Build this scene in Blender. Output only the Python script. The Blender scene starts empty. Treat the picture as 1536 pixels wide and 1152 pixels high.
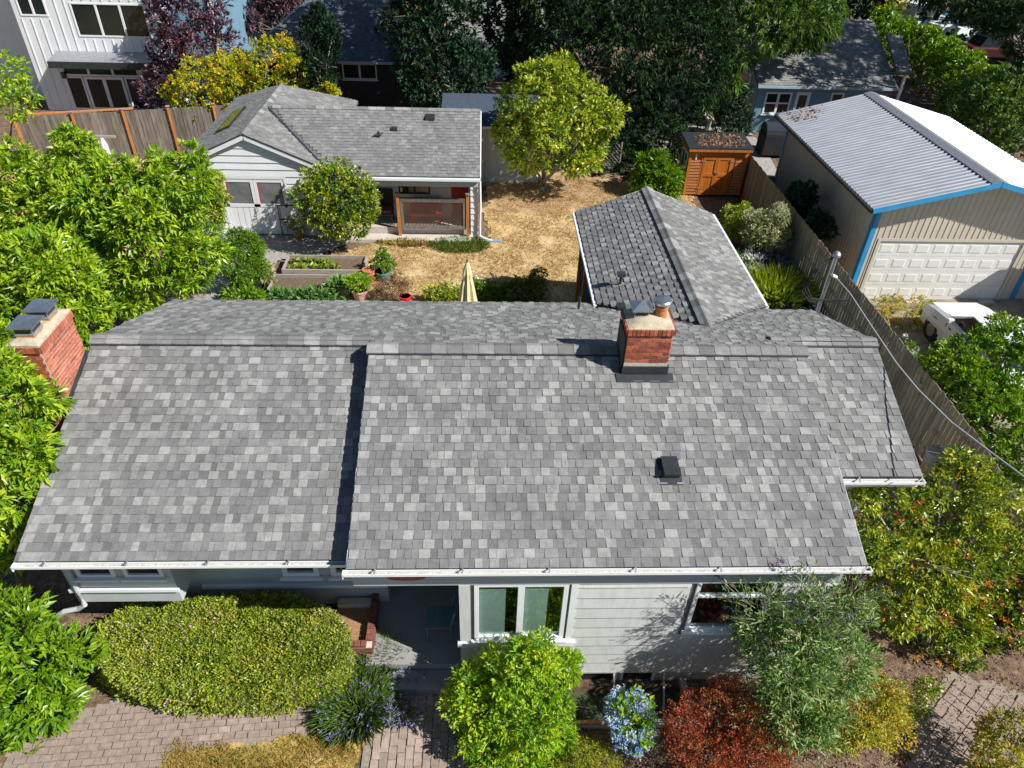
import bpy, math, random
import numpy as np
from mathutils import Vector, Matrix

S = bpy.context.scene
COL = S.collection
rnd = random.Random(7)
rad = math.radians

# ------------------------------------------------------------------ camera
CAM = np.array([0.0, 0.0, 11.5])
FPX = 1070.0
AX = np.array([[0.99918481, -0.02944525, 0.02761701],
               [0.00364999, -0.61540567, -0.7882021],
               [0.04020447, 0.78766036, -0.61479652]])
u_, s_, v_ = np.linalg.svd(AX)
AX = u_ @ v_
cd = bpy.data.cameras.new("camera")
cam = bpy.data.objects.new("camera", cd)
COL.objects.link(cam)
cd.sensor_fit = 'HORIZONTAL'
cd.sensor_width = 36.0
cd.lens = 36.0 * FPX / 1536.0
cd.clip_start = 0.1
cd.clip_end = 2000.0
mw = Matrix(((AX[0][0], -AX[1][0], -AX[2][0], CAM[0]),
             (AX[0][1], -AX[1][1], -AX[2][1], CAM[1]),
             (AX[0][2], -AX[1][2], -AX[2][2], CAM[2]),
             (0, 0, 0, 1)))
cam.matrix_world = mw
S.camera = cam


def ray(px, py):
    return AX.T @ np.array([px - 768.0, py - 576.0, FPX])


def az(px, py, z):           # survey: photo point on the level z
    r = ray(px, py)
    return CAM + r * ((z - CAM[2]) / r[2])


def ay(px, py, y):           # survey: photo point on the vertical plane at distance y
    r = ray(px, py)
    return CAM + r * (y / r[1])


def mpp(p):                  # metres for one photo pixel at a point
    return float((AX @ (np.array(p) - CAM))[2]) / FPX


# ------------------------------------------------------------------ world and sun
SUN_EL, SUN_AZ = rad(42), rad(25)      # azimuth from +X towards -Y
sdir = Vector((math.cos(SUN_EL) * math.cos(SUN_AZ), -math.cos(SUN_EL) * math.sin(SUN_AZ), math.sin(SUN_EL)))
W = bpy.data.worlds.new("World")
S.world = W
W.use_nodes = True
nt = W.node_tree
sky = nt.nodes.new("ShaderNodeTexSky")
sky.sky_type = 'NISHITA'
sky.sun_disc = False
sky.sun_elevation = SUN_EL
sky.sun_rotation = math.atan2(sdir.x, sdir.y)
sky.air_density = 1.0
sky.dust_density = 0.3
sky.ozone_density = 2.0
nt.links.new(sky.outputs[0], nt.nodes["Background"].inputs[0])
nt.nodes["Background"].inputs[1].default_value = 0.052
sl = bpy.data.lights.new("sun", 'SUN')
sl.energy = 5.0
sl.angle = rad(0.5)
sl.color = (1.0, 0.965, 0.91)
so = bpy.data.objects.new("sun", sl)
COL.objects.link(so)
so.rotation_euler = sdir.to_track_quat('Z', 'Y').to_euler()
so.location = (20, -10, 30)
S.view_settings.view_transform = 'Standard'
S.view_settings.look = 'None'
S.view_settings.gamma = 1.0
S.view_settings.exposure = 0.55
S.view_settings.use_curve_mapping = False
S.render.engine = 'CYCLES'
S.cycles.max_bounces = 5
S.cycles.transparent_max_bounces = 8
S.cycles.diffuse_bounces = 2
S.cycles.glossy_bounces = 2
S.cycles.transmission_bounces = 3


# ------------------------------------------------------------------ materials
def _mat(name):
    m = bpy.data.materials.new(name)
    m.use_nodes = True
    n = m.node_tree.nodes
    return m, n, m.node_tree.links, n["Principled BSDF"]


def surf(name, c1, c2=None, scale=8.0, rough=0.7, bump=0.0, bscale=60.0, detail=4, metal=0.0, spec=0.4,
         c3=None, stretch=(1, 1, 1), lo=0.35, hi=0.65, attr=None, vary=0.0):
    """procedural surface: noise between two or three colours, fine grain bump, per-object variation"""
    m, n, l, b = _mat(name)
    b.inputs["Roughness"].default_value = rough
    b.inputs["Metallic"].default_value = metal
    b.inputs["Specular IOR Level"].default_value = spec
    tc = n.new("ShaderNodeTexCoord")
    geo = n.new("ShaderNodeNewGeometry")
    mp = n.new("ShaderNodeMapping")
    mp.inputs["Scale"].default_value = stretch
    l.new(geo.outputs["Position"], mp.inputs["Vector"])
    if c2 is None:
        c2 = tuple(min(1, c * 1.12) for c in c1)
    nz = n.new("ShaderNodeTexNoise")
    nz.inputs["Scale"].default_value = scale
    nz.inputs["Detail"].default_value = detail
    nz.inputs["Roughness"].default_value = 0.65
    l.new(mp.outputs[0], nz.inputs["Vector"])
    r = n.new("ShaderNodeValToRGB")
    r.color_ramp.elements[0].position = lo
    r.color_ramp.elements[0].color = (*c1, 1)
    r.color_ramp.elements[1].position = hi
    r.color_ramp.elements[1].color = (*c2, 1)
    if c3:
        e = r.color_ramp.elements.new(min(0.98, hi + 0.1))
        e.color = (*c3, 1)
    l.new(nz.outputs["Fac"], r.inputs[0])
    out = r.outputs[0]
    if vary > 0:
        oi = n.new("ShaderNodeObjectInfo")
        mr = n.new("ShaderNodeMapRange")
        mr.inputs[3].default_value = 1 - vary
        mr.inputs[4].default_value = 1 + vary
        l.new(oi.outputs["Random"], mr.inputs[0])
        mx = n.new("ShaderNodeMix")
        mx.data_type = 'RGBA'
        mx.blend_type = 'MULTIPLY'
        mx.inputs[0].default_value = 1.0
        l.new(out, mx.inputs[6])
        l.new(mr.outputs[0], mx.inputs[7])
        out = mx.outputs[2]
    l.new(out, b.inputs["Base Color"])
    if bump > 0:
        nb = n.new("ShaderNodeTexNoise")
        nb.inputs["Scale"].default_value = bscale
        nb.inputs["Detail"].default_value = 3
        l.new(mp.outputs[0], nb.inputs["Vector"])
        bp = n.new("ShaderNodeBump")
        bp.inputs["Strength"].default_value = bump
        bp.inputs["Distance"].default_value = 0.02
        l.new(nb.outputs["Fac"], bp.inputs["Height"])
        l.new(bp.outputs[0], b.inputs["Normal"])
    return m


def ramp_attr(name, attr, stops, rough=0.85, grain=0.25, gscale=160.0, bump=0.3, spec=0.25, blotch=0.12):
    """colour from a face attribute through a ramp, with fine grain and weather blotches"""
    m, n, l, b = _mat(name)
    b.inputs["Roughness"].default_value = rough
    b.inputs["Specular IOR Level"].default_value = spec
    at = n.new("ShaderNodeAttribute")
    at.attribute_name = attr
    r = n.new("ShaderNodeValToRGB")
    els = r.color_ramp.elements
    els[0].position, els[0].color = stops[0][0], (*stops[0][1], 1)
    els[1].position, els[1].color = stops[-1][0], (*stops[-1][1], 1)
    for p, c in stops[1:-1]:
        e = els.new(p)
        e.color = (*c, 1)
    geo = n.new("ShaderNodeNewGeometry")
    nw = n.new("ShaderNodeTexNoise")
    nw.inputs["Scale"].default_value = 9.0
    nw.inputs["Detail"].default_value = 3
    l.new(geo.outputs["Position"], nw.inputs["Vector"])
    wv = n.new("ShaderNodeMath")
    wv.operation = 'MULTIPLY_ADD'
    wv.inputs[1].default_value = 0.75
    wv.inputs[2].default_value = -0.375
    l.new(nw.outputs["Fac"], wv.inputs[0])
    wa_ = n.new("ShaderNodeMath")
    wa_.operation = 'ADD'
    wa_.use_clamp = True
    l.new(at.outputs["Fac"], wa_.inputs[0])
    l.new(wv.outputs[0], wa_.inputs[1])
    l.new(wa_.outputs[0], r.inputs[0])
    nz = n.new("ShaderNodeTexNoise")
    nz.inputs["Scale"].default_value = gscale
    nz.inputs["Detail"].default_value = 2
    l.new(geo.outputs["Position"], nz.inputs["Vector"])
    nb = n.new("ShaderNodeTexNoise")
    nb.inputs["Scale"].default_value = 1.7
    nb.inputs["Detail"].default_value = 5
    l.new(geo.outputs["Position"], nb.inputs["Vector"])
    m1 = n.new("ShaderNodeMapRange")
    m1.inputs[1].default_value = 0.3
    m1.inputs[2].default_value = 0.7
    m1.inputs[3].default_value = 1 - grain
    m1.inputs[4].default_value = 1 + grain
    l.new(nz.outputs["Fac"], m1.inputs[0])
    m2 = n.new("ShaderNodeMapRange")
    m2.inputs[1].default_value = 0.3
    m2.inputs[2].default_value = 0.7
    m2.inputs[3].default_value = 1 - blotch
    m2.inputs[4].default_value = 1 + blotch
    l.new(nb.outputs["Fac"], m2.inputs[0])
    mu = n.new("ShaderNodeMath")
    mu.operation = 'MULTIPLY'
    l.new(m1.outputs[0], mu.inputs[0])
    l.new(m2.outputs[0], mu.inputs[1])
    mx = n.new("ShaderNodeMix")
    mx.data_type = 'RGBA'
    mx.blend_type = 'MULTIPLY'
    mx.inputs[0].default_value = 1
    l.new(r.outputs[0], mx.inputs[6])
    l.new(mu.outputs[0], mx.inputs[7])
    l.new(mx.outputs[2], b.inputs["Base Color"])
    if bump > 0:
        bp = n.new("ShaderNodeBump")
        bp.inputs["Strength"].default_value = bump
        bp.inputs["Distance"].default_value = 0.004
        l.new(nz.outputs["Fac"], bp.inputs["Height"])
        l.new(bp.outputs[0], b.inputs["Normal"])
    return m


def leafmat(name, stops, rough=0.42, trans=0.3, spec=0.5, tcol=None):
    m, n, l, b = _mat(name)
    b.inputs["Roughness"].default_value = rough
    b.inputs["Specular IOR Level"].default_value = spec
    at = n.new("ShaderNodeAttribute")
    at.attribute_name = "tint"
    r = n.new("ShaderNodeValToRGB")
    els = r.color_ramp.elements
    els[0].position, els[0].color = 0.0, (*stops[0], 1)
    els[1].position, els[1].color = 1.0, (*stops[-1], 1)
    for i, c in enumerate(stops[1:-1]):
        e = els.new((i + 1) / (len(stops) - 1))
        e.color = (*c, 1)
    l.new(at.outputs["Fac"], r.inputs[0])
    l.new(r.outputs[0], b.inputs["Base Color"])
    t = n.new("ShaderNodeBsdfTranslucent")
    hs = n.new("ShaderNodeHueSaturation")
    hs.inputs["Hue"].default_value = 0.485
    hs.inputs["Saturation"].default_value = 1.1
    hs.inputs["Value"].default_value = 1.5
    l.new(r.outputs[0], hs.inputs["Color"])
    l.new(hs.outputs[0], t.inputs["Color"])
    mx = n.new("ShaderNodeMixShader")
    mx.inputs[0].default_value = trans
    l.new(b.outputs[0], mx.inputs[1])
    l.new(t.outputs[0], mx.inputs[2])
    l.new(mx.outputs[0], n["Material Output"].inputs[0])
    return m


def glassmat(name, tint=(0.75, 0.85, 0.85), refl=0.12):
    m, n, l, b = _mat(name)
    n.remove(b)
    tr = n.new("ShaderNodeBsdfTransparent")
    tr.inputs[0].default_value = (*tint, 1)
    gl = n.new("ShaderNodeBsdfGlossy")
    gl.inputs["Roughness"].default_value = 0.03
    lw = n.new("ShaderNodeLayerWeight")
    pw_ = n.new("ShaderNodeMath")
    pw_.operation = 'POWER'
    pw_.inputs[1].default_value = 4.0
    l.new(lw.outputs["Facing"], pw_.inputs[0])
    ad = n.new("ShaderNodeMath")
    ad.operation = 'MULTIPLY_ADD'
    ad.use_clamp = True
    ad.inputs[1].default_value = 0.9
    ad.inputs[2].default_value = refl
    l.new(pw_.outputs[0], ad.inputs[0])
    mx = n.new("ShaderNodeMixShader")
    l.new(ad.outputs[0], mx.inputs[0])
    l.new(tr.outputs[0], mx.inputs[1])
    l.new(gl.outputs[0], mx.inputs[2])
    l.new(mx.outputs[0], n["Material Output"].inputs[0])
    return m


M = {}
M['shingle'] = ramp_attr("asphalt_shingle", "tone", [(0, (.135, .136, .135)), (.35, (.17, .171, .169)),
                         (.6, (.20, .201, .198)), (.8, (.243, .244, .239)), (1, (.302, .303, .295))], grain=.34, gscale=130, blotch=.16)
M['underlay'] = surf("roof_underlay", (.11, .11, .11), (.15, .15, .15), rough=.95)
M['old_shingle'] = ramp_attr("old_shingle", "tone", [(0, (.13, .135, .13)), (.5, (.20, .205, .195)), (1, (.31, .31, .295))], grain=.25)
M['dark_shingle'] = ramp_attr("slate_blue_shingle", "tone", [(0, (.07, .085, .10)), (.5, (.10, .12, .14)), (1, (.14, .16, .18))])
M['brick'] = surf("brick", (.27, .065, .035), (.42, .12, .06), scale=9, rough=.85, bump=.4, bscale=70, vary=.38, c3=(.20, .07, .06))
M['brick_dark'] = surf("dark_brick", (.15, .055, .04), (.24, .09, .065), scale=9, rough=.9, bump=.4, vary=.25)
M['brick_pink'] = surf("pale_brick", (.34, .10, .06), (.46, .16, .10), scale=9, rough=.85, bump=.4, bscale=70, vary=.3, c3=(.30, .10, .08))
M['mortar'] = surf("mortar", (.46, .42, .36), (.58, .54, .47), scale=20, rough=.95, bump=.3)
M['crown'] = surf("chimney_crown_mortar", (.36, .30, .21), (.52, .46, .36), scale=6, rough=.95, bump=.5, bscale=40, c3=(.25, .2, .15))
M['white'] = surf("white_paint", (.74, .76, .78), (.80, .81, .82), scale=3, rough=.5)
M['siding'] = surf("pale_grey_siding_paint", (.48, .49, .475), (.58, .59, .57), scale=3, rough=.6, vary=.05, stretch=(2.5, 1, .7), bump=.08, bscale=12, lo=.25, hi=.55)
M['siding_seam'] = surf("siding_backing", (.10, .10, .10), (.14, .14, .14), rough=.9)
M['grey_wall'] = surf("grey_wall_paint", (.42, .45, .46), (.47, .50, .51), scale=2, rough=.6)
M['trim_grey'] = surf("blue_grey_trim", (.36, .41, .46), (.42, .47, .52), scale=2, rough=.5)
M['gutter_in'] = surf("gutter_debris", (.30, .28, .22), (.62, .60, .52), scale=25, rough=.8, bump=.5)
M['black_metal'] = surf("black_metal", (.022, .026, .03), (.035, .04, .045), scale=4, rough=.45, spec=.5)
M['steel'] = surf("galvanised_steel", (.50, .53, .56), (.64, .66, .68), scale=10, rough=.28, metal=.9)
M['zinc'] = surf("dull_zinc", (.33, .35, .37), (.45, .46, .48), scale=12, rough=.45, metal=.6)
M['terracotta'] = surf("terracotta", (.40, .14, .06), (.52, .21, .10), scale=9, rough=.85, bump=.2)
M['rubber'] = surf("black_rubber", (.02, .02, .02), (.03, .03, .03), rough=.8)
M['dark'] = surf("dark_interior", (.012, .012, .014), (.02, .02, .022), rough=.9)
M['blind'] = surf("window_blind", (.55, .60, .58), (.62, .66, .64), rough=.8)
M['glass'] = glassmat("window_glass", (.84, .92, .90), .10)
M['grey_glass'] = surf("frosted_grey_glass", (.13, .135, .135), (.20, .205, .205), scale=2.5, rough=.12, spec=.5)
M['glass_dark'] = surf("dark_window_glass", (.010, .015, .016), (.016, .024, .024), scale=1.5, rough=.08, spec=.35)
M['concrete'] = surf("concrete", (.32, .31, .29), (.42, .40, .37), scale=3, rough=.9, bump=.25, bscale=90, c3=(.28, .26, .24))
M['pale_concrete'] = surf("pale_concrete", (.46, .42, .37), (.55, .50, .45), scale=3, rough=.9, bump=.2)
M['porch'] = surf("porch_paint", (.27, .26, .25), (.31, .30, .29), scale=2, rough=.7)
M['soil'] = surf("mulch_soil", (.09, .055, .036), (.22, .145, .095), scale=7, rough=1, bump=1.0, bscale=45, detail=10, c3=(.36, .26, .18), lo=.38, hi=.6)
M['gravel'] = surf("gravel_path", (.26, .24, .23), (.38, .36, .34), scale=7, rough=1, bump=.8, bscale=50, detail=8)
M['lawn'] = surf("dry_lawn", (.38, .25, .105), (.56, .415, .21), scale=1.6, rough=1, bump=1.0, bscale=35, detail=12, c3=(.62, .47, .25), lo=.34, hi=.56)
M['lawn_green'] = surf("half_dry_lawn", (.20, .17, .03), (.47, .33, .10), scale=1.6, rough=1, bump=1.0, bscale=35, detail=10, c3=(.55, .42, .17), lo=.36, hi=.56)
M['paver'] = surf("clay_paver", (.27, .205, .165), (.36, .285, .24), scale=10, rough=.95, bump=.4, bscale=60, vary=.2)
M['paver_joint'] = surf("sandy_joint", (.22, .18, .14), (.34, .285, .225), scale=20, rough=1, bump=.6)
M['fence'] = surf("weathered_fence_wood", (.19, .16, .115), (.32, .275, .20), scale=3, rough=.9, bump=.3, bscale=30, stretch=(6, 6, .6), vary=.22)
M['fence_old'] = surf("grey_brown_fence_wood", (.105, .09, .075), (.22, .19, .16), scale=3, rough=.9, bump=.3, bscale=30, stretch=(6, 6, .5), vary=.25)
M['cedar'] = surf("orange_cedar", (.40, .14, .035), (.56, .24, .07), scale=3, rough=.6, bump=.2, stretch=(5, 5, .6), vary=.12)
M['shed'] = surf("stained_shed_wood", (.42, .115, .012), (.54, .17, .022), scale=2.5, rough=.5, bump=.15, stretch=(6, 6, .5), vary=.10)
M['grey_wood'] = surf("silvered_wood", (.24, .21, .19), (.36, .32, .29), scale=3, rough=.9, bump=.3, stretch=(1, 5, 5), vary=.15)
M['lattice'] = surf("brown_lattice", (.15, .085, .055), (.22, .13, .09), scale=4, rough=.8, vary=.15)
M['bed_wood'] = surf("raised_bed_timber", (.27, .23, .19), (.38, .34, .30), scale=3, rough=.9, bump=.3, stretch=(1, 5, 5), vary=.1)
M['red'] = surf("red_door_paint", (.55, .022, .012), (.60, .03, .018), scale=2, rough=.35)
M['red_sign'] = surf("red_sign_paint", (.30, .02, .03), (.36, .03, .035), rough=.4)
M['corr'] = surf("ribbed_roof_metal", (.31, .33, .365), (.38, .40, .435), scale=1.2, rough=.45, metal=.2, spec=.5, stretch=(1, 3, 1))
M['corr_wall'] = surf("ribbed_wall_metal", (.53, .475, .385), (.59, .535, .44), scale=1.5, rough=.5)
M['blue_trim'] = surf("bright_blue_trim", (.03, .26, .52), (.04, .31, .58), scale=3, rough=.4)
M['gdoor'] = surf("garage_door_paint", (.70, .69, .67), (.76, .75, .73), scale=2, rough=.45)
M['carpaint'] = surf("white_car_paint", (.74, .75, .76), (.78, .79, .80), scale=2, rough=.2, spec=.6)
M['blue_house'] = surf("blue_house_paint", (.14, .26, .35), (.17, .30, .40), scale=2, rough=.6, vary=.05)
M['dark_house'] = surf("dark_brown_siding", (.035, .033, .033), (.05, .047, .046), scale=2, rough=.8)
M['white_wall'] = surf("white_board_siding", (.70, .72, .74), (.76, .78, .80), scale=1.5, rough=.6, vary=.03)
M['flat_roof'] = surf("white_flat_roof", (.62, .62, .63), (.74, .74, .74), scale=1.5, rough=.8)
M['umbrella'] = surf("cream_canvas", (.62, .52, .27), (.70, .60, .36), scale=5, rough=.9)
M['bark'] = surf("bark", (.14, .11, .085), (.24, .20, .16), scale=8, rough=.95, bump=.6, bscale=30, stretch=(3, 3, .7))
M['bark_pale'] = surf("pale_bark", (.30, .26, .22), (.42, .38, .33), scale=8, rough=.9, bump=.4, bscale=30, stretch=(3, 3, .7))
M['blue_plastic'] = surf("blue_plastic", (.02, .16, .55), (.03, .20, .60), rough=.4)
M['teal'] = surf("teal_plastic", (.07, .20, .19), (.10, .25, .24), rough=.5)
M['bin'] = surf("grey_bin_plastic", (.26, .26, .25), (.31, .31, .30), rough=.6)
M['pink_pot'] = surf("pink_clay_pot", (.50, .30, .25), (.58, .36, .30), scale=5, rough=.9)
M['red_pot'] = surf("red_pot_glaze", (.62, .02, .015), (.66, .03, .02), rough=.3)
M['cable'] = surf("pale_cable", (.42, .43, .44), (.50, .51, .52), rough=.5)
M['straw_duff'] = surf("straw_and_needles", (.27, .16, .085), (.46, .32, .165), scale=3, rough=1, bump=.8, bscale=40, detail=12, c3=(.52, .39, .22), lo=.36, hi=.58)
M['fl_litter'] = leafmat("dry_leaf_litter", [(.14, .09, .06), (.27, .19, .125), (.40, .31, .21)], rough=.9, trans=.1, spec=.1)
M['duff'] = surf("dry_needles", (.26, .13, .07), (.40, .23, .14), scale=25, rough=1, bump=.6)
M['skylight'] = surf("mossy_skylight_glass", (.17, .20, .03), (.20, .22, .05), scale=2, rough=.1, spec=.6)
M['pale_green_wall'] = surf("sage_wall_paint", (.27, .32, .22), (.32, .37, .26), rough=.7)
M['car_red'] = surf("dark_red_paint", (.06, .012, .016), (.08, .016, .02), rough=.3)

# leaves (dark -> light of one species)
M['lf_magnolia'] = leafmat("magnolia_leaf", [(.07, .16, .008), (.16, .30, .012), (.28, .43, .018), (.42, .54, .035)], rough=.38, trans=.3)
M['lf_laurel'] = leafmat("laurel_leaf", [(.06, .15, .008), (.14, .28, .012), (.27, .42, .02)], rough=.35, trans=.3)
M['lf_abelia'] = leafmat("abelia_leaf", [(.08, .14, .012), (.17, .26, .016), (.29, .38, .024), (.44, .47, .05), (.42, .30, .12)], rough=.4, trans=.25)
M['lf_arbutus'] = leafmat("arbutus_leaf", [(.04, .10, .010), (.12, .20, .014), (.25, .33, .018), (.42, .44, .03)], rough=.32, trans=.2, spec=.6)
M['lf_lime'] = leafmat("lime_leaf", [(.07, .19, .010), (.17, .35, .014), (.29, .47, .018), (.46, .55, .025)], rough=.5, trans=.35)
M['lf_gold'] = leafmat("golden_leaf", [(.12, .22, .010), (.27, .36, .012), (.45, .48, .014), (.58, .52, .016), (.60, .38, .02)], rough=.5, trans=.35)
M['lf_purple'] = leafmat("purple_leaf", [(.03, .014, .024), (.07, .028, .045), (.13, .055, .08), (.22, .12, .14)], rough=.45, trans=.2)
M['lf_red'] = leafmat("red_barberry_leaf", [(.07, .014, .012), (.22, .04, .02), (.42, .075, .03), (.46, .16, .04), (.12, .11, .02)], rough=.5, trans=.25)
M['lf_buddleia'] = leafmat("buddleia_leaf", [(.06, .14, .03), (.13, .24, .05), (.22, .35, .085), (.36, .45, .20)], rough=.5, trans=.22)
M['lf_camellia'] = leafmat("camellia_leaf", [(.04, .11, .008), (.11, .20, .010), (.22, .30, .016), (.40, .42, .03)], rough=.3, trans=.2, spec=.6)
M['lf_yellowgreen'] = leafmat("yellow_green_leaf", [(.08, .15, .012), (.20, .30, .018), (.34, .43, .024), (.52, .55, .08)], rough=.4, trans=.28)
M['lf_cedar'] = leafmat("cedar_spray", [(.010, .028, .012), (.018, .045, .018), (.03, .07, .022), (.05, .095, .03)], rough=.7, trans=.08, spec=.2)
M['lf_darkleaf'] = leafmat("dark_evergreen_leaf", [(.010, .03, .014), (.02, .055, .022), (.035, .085, .035)], rough=.5, trans=.12, spec=.3)
M['lf_fir'] = leafmat("fir_spray", [(.03, .07, .012), (.06, .13, .02), (.11, .21, .03), (.17, .27, .045)], rough=.55, trans=.2)
M['lf_spirea'] = leafmat("spirea_leaf", [(.10, .16, .012), (.26, .30, .018), (.46, .45, .022), (.56, .32, .06)], rough=.5, trans=.28)
M['lf_lavender'] = leafmat("lavender_foliage", [(.06, .13, .018), (.12, .22, .03), (.20, .32, .05)], rough=.7, trans=.2, spec=.2)
M['fl_lavender'] = leafmat("lavender_flower", [(.16, .13, .34), (.26, .23, .48), (.40, .36, .60)], rough=.8, trans=.2, spec=.1)
M['fl_blue'] = leafmat("blue_hydrangea_flower", [(.10, .20, .50), (.22, .36, .62), (.42, .54, .70), (.60, .64, .58)], rough=.8, trans=.2, spec=.1)
M['fl_white'] = leafmat("white_flower", [(.60, .60, .56), (.72, .72, .68)], rough=.8, trans=.2, spec=.1)
M['fl_pink'] = leafmat("pale_pink_flower", [(.50, .34, .36), (.66, .54, .54)], rough=.8, trans=.2, spec=.1)
M['fl_violet'] = leafmat("violet_flower", [(.035, .02, .13), (.07, .035, .22)], rough=.8, trans=.1, spec=.1)
M['fl_brown'] = leafmat("spent_flower", [(.16, .09, .05), (.26, .16, .10)], rough=.9, trans=.1, spec=.1)
M['fl_orange'] = leafmat("orange_leaf_tip", [(.45, .14, .02), (.55, .26, .03)], rough=.6, trans=.2, spec=.2)
M['lf_varieg'] = leafmat("variegated_leaf", [(.08, .14, .03), (.20, .25, .06), (.48, .48, .26), (.62, .60, .42)], rough=.45, trans=.25)
M['lf_chard'] = leafmat("vegetable_leaf", [(.06, .16, .04), (.13, .28, .065), (.22, .38, .12)], rough=.5, trans=.3)
M['lf_lettuce'] = leafmat("lettuce_leaf", [(.16, .26, .03), (.30, .40, .05), (.45, .50, .10)], rough=.5, trans=.35)
M['grass_dry'] = leafmat("dry_grass_blade", [(.32, .20, .07), (.46, .33, .14), (.56, .43, .22)], rough=.9, trans=.25, spec=.1)
M['grass_mix'] = leafmat("half_dry_grass_blade", [(.11, .14, .015), (.28, .23, .04), (.48, .34, .11), (.58, .44, .18)], rough=.9, trans=.25, spec=.1)
M['grass_green'] = leafmat("green_grass_blade", [(.045, .10, .015), (.09, .17, .02), (.15, .22, .03)], rough=.8, trans=.25, spec=.1)

# ------------------------------------------------------------------ mesh tools
WP = {}          # world position of every object made here


def wp(o):
    return WP.get(o.name, Vector((0, 0, 0))) if o else Vector((0, 0, 0))


def link(name, data, parent=None, loc=None):
    o = bpy.data.objects.new(name, data)
    COL.objects.link(o)
    loc = Vector(loc) if loc is not None else wp(parent).copy()
    o.location = loc - wp(parent)
    if parent:
        o.parent = parent
    WP[o.name] = loc
    return o


def root(name, label, cat, loc, group=None):
    o = link(name, None, None, loc)
    o.empty_display_size = 0.3
    o['label'] = label
    o['category'] = cat
    if group:
        o['group'] = group
    return o


def tag(o, label, cat, group=None):
    o['label'] = label
    o['category'] = cat
    if group:
        o['group'] = group
    return o


class MB:
    def __init__(s):
        s.v, s.f = [], []

    def add(s, vs, fs):
        k = len(s.v)
        s.v += [tuple(map(float, p)) for p in vs]
        s.f += [tuple(i + k for i in q) for q in fs]
        return s

    def box(s, x0, x1, y0, y1, z0, z1):
        return s.add([(x0, y0, z0), (x1, y0, z0), (x1, y1, z0), (x0, y1, z0), (x0, y0, z1), (x1, y0, z1), (x1, y1, z1), (x0, y1, z1)],
                     [(3, 2, 1, 0), (4, 5, 6, 7), (0, 1, 5, 4), (1, 2, 6, 5), (2, 3, 7, 6), (3, 0, 4, 7)])

    def slab(s, quad, off):
        """closed prism: polygon and the same polygon shifted by off"""
        n = len(quad)
        q = [Vector(p) for p in quad]
        o = Vector(off)
        fs = [tuple(range(n)), tuple(range(2 * n - 1, n - 1, -1))]
        fs += [(i, i + n, (i + 1) % n + n, (i + 1) % n) for i in range(n)]
        return s.add([tuple(p) for p in q] + [tuple(p + o) for p in q], fs)

    def beam(s, p0, p1, w, h, up=(0, 0, 1)):
        p0, p1, up = Vector(p0), Vector(p1), Vector(up)
        d = (p1 - p0).normalized()
        if abs(d.dot(up)) > .98:
            up = Vector((0, 1, 0))
        a = d.cross(up).normalized()
        b = a.cross(d).normalized()
        a *= w / 2
        b *= h / 2
        vs = [p0 - a - b, p0 + a - b, p0 + a + b, p0 - a + b, p1 - a - b, p1 + a - b, p1 + a + b, p1 - a + b]
        return s.add(vs, [(3, 2, 1, 0), (4, 5, 6, 7), (0, 1, 5, 4), (1, 2, 6, 5), (2, 3, 7, 6), (3, 0, 4, 7)])

    def tube(s, pts, rs, n=8, cap=True):
        pts = [Vector(p) for p in pts]
        if not hasattr(rs, '__len__'):
            rs = [rs] * len(pts)
        vs, fs = [], []
        for i, p in enumerate(pts):
            d = (pts[min(i + 1, len(pts) - 1)] - pts[max(i - 1, 0)]).normalized()
            u = d.cross(Vector((0, 0, 1)))
            if u.length < .05:
                u = d.cross(Vector((1, 0, 0)))
            u.normalize()
            w = d.cross(u).normalized()
            for k in range(n):
                t = 2 * math.pi * k / n
                vs.append(p + u * (rs[i] * math.cos(t)) + w * (rs[i] * math.sin(t)))
        for i in range(len(pts) - 1):
            for k in range(n):
                a, b = i * n + k, i * n + (k + 1) % n
                fs.append((a, b, b + n, a + n))
        if cap:
            fs.append(tuple(range(n - 1, -1, -1)))
            fs.append(tuple(range((len(pts) - 1) * n, len(pts) * n)))
        return s.add(vs, fs)

    def lathe(s, c, prof, n=16):
        return s.tube([(c[0], c[1], c[2] + z) for r, z in prof], [r for r, z in prof], n)

    def build(s, name, mat, parent=None, loc=None, bevel=0.0, smooth=False):
        me = bpy.data.meshes.new(name)
        L = Vector(loc) if loc is not None else wp(parent)
        me.from_pydata([(a - L.x, b - L.y, c - L.z) for a, b, c in s.v], [], s.f)
        me.materials.append(M[mat] if isinstance(mat, str) else mat)
        if smooth:
            for p in me.polygons:
                p.use_smooth = True
        me.update()
        o = link(name, me, parent, L)
        if bevel > 0:
            b = o.modifiers.new("bevel", 'BEVEL')
            b.width = bevel
            b.segments = 2
            b.limit_method = 'ANGLE'
        return o


def box_part(name, mat, parent, x0, x1, y0, y1, z0, z1, bevel=0.0):
    return MB().box(x0, x1, y0, y1, z0, z1).build(name, mat, parent, bevel=bevel)


def struct(o):
    o['kind'] = 'structure'
    return o


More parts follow.
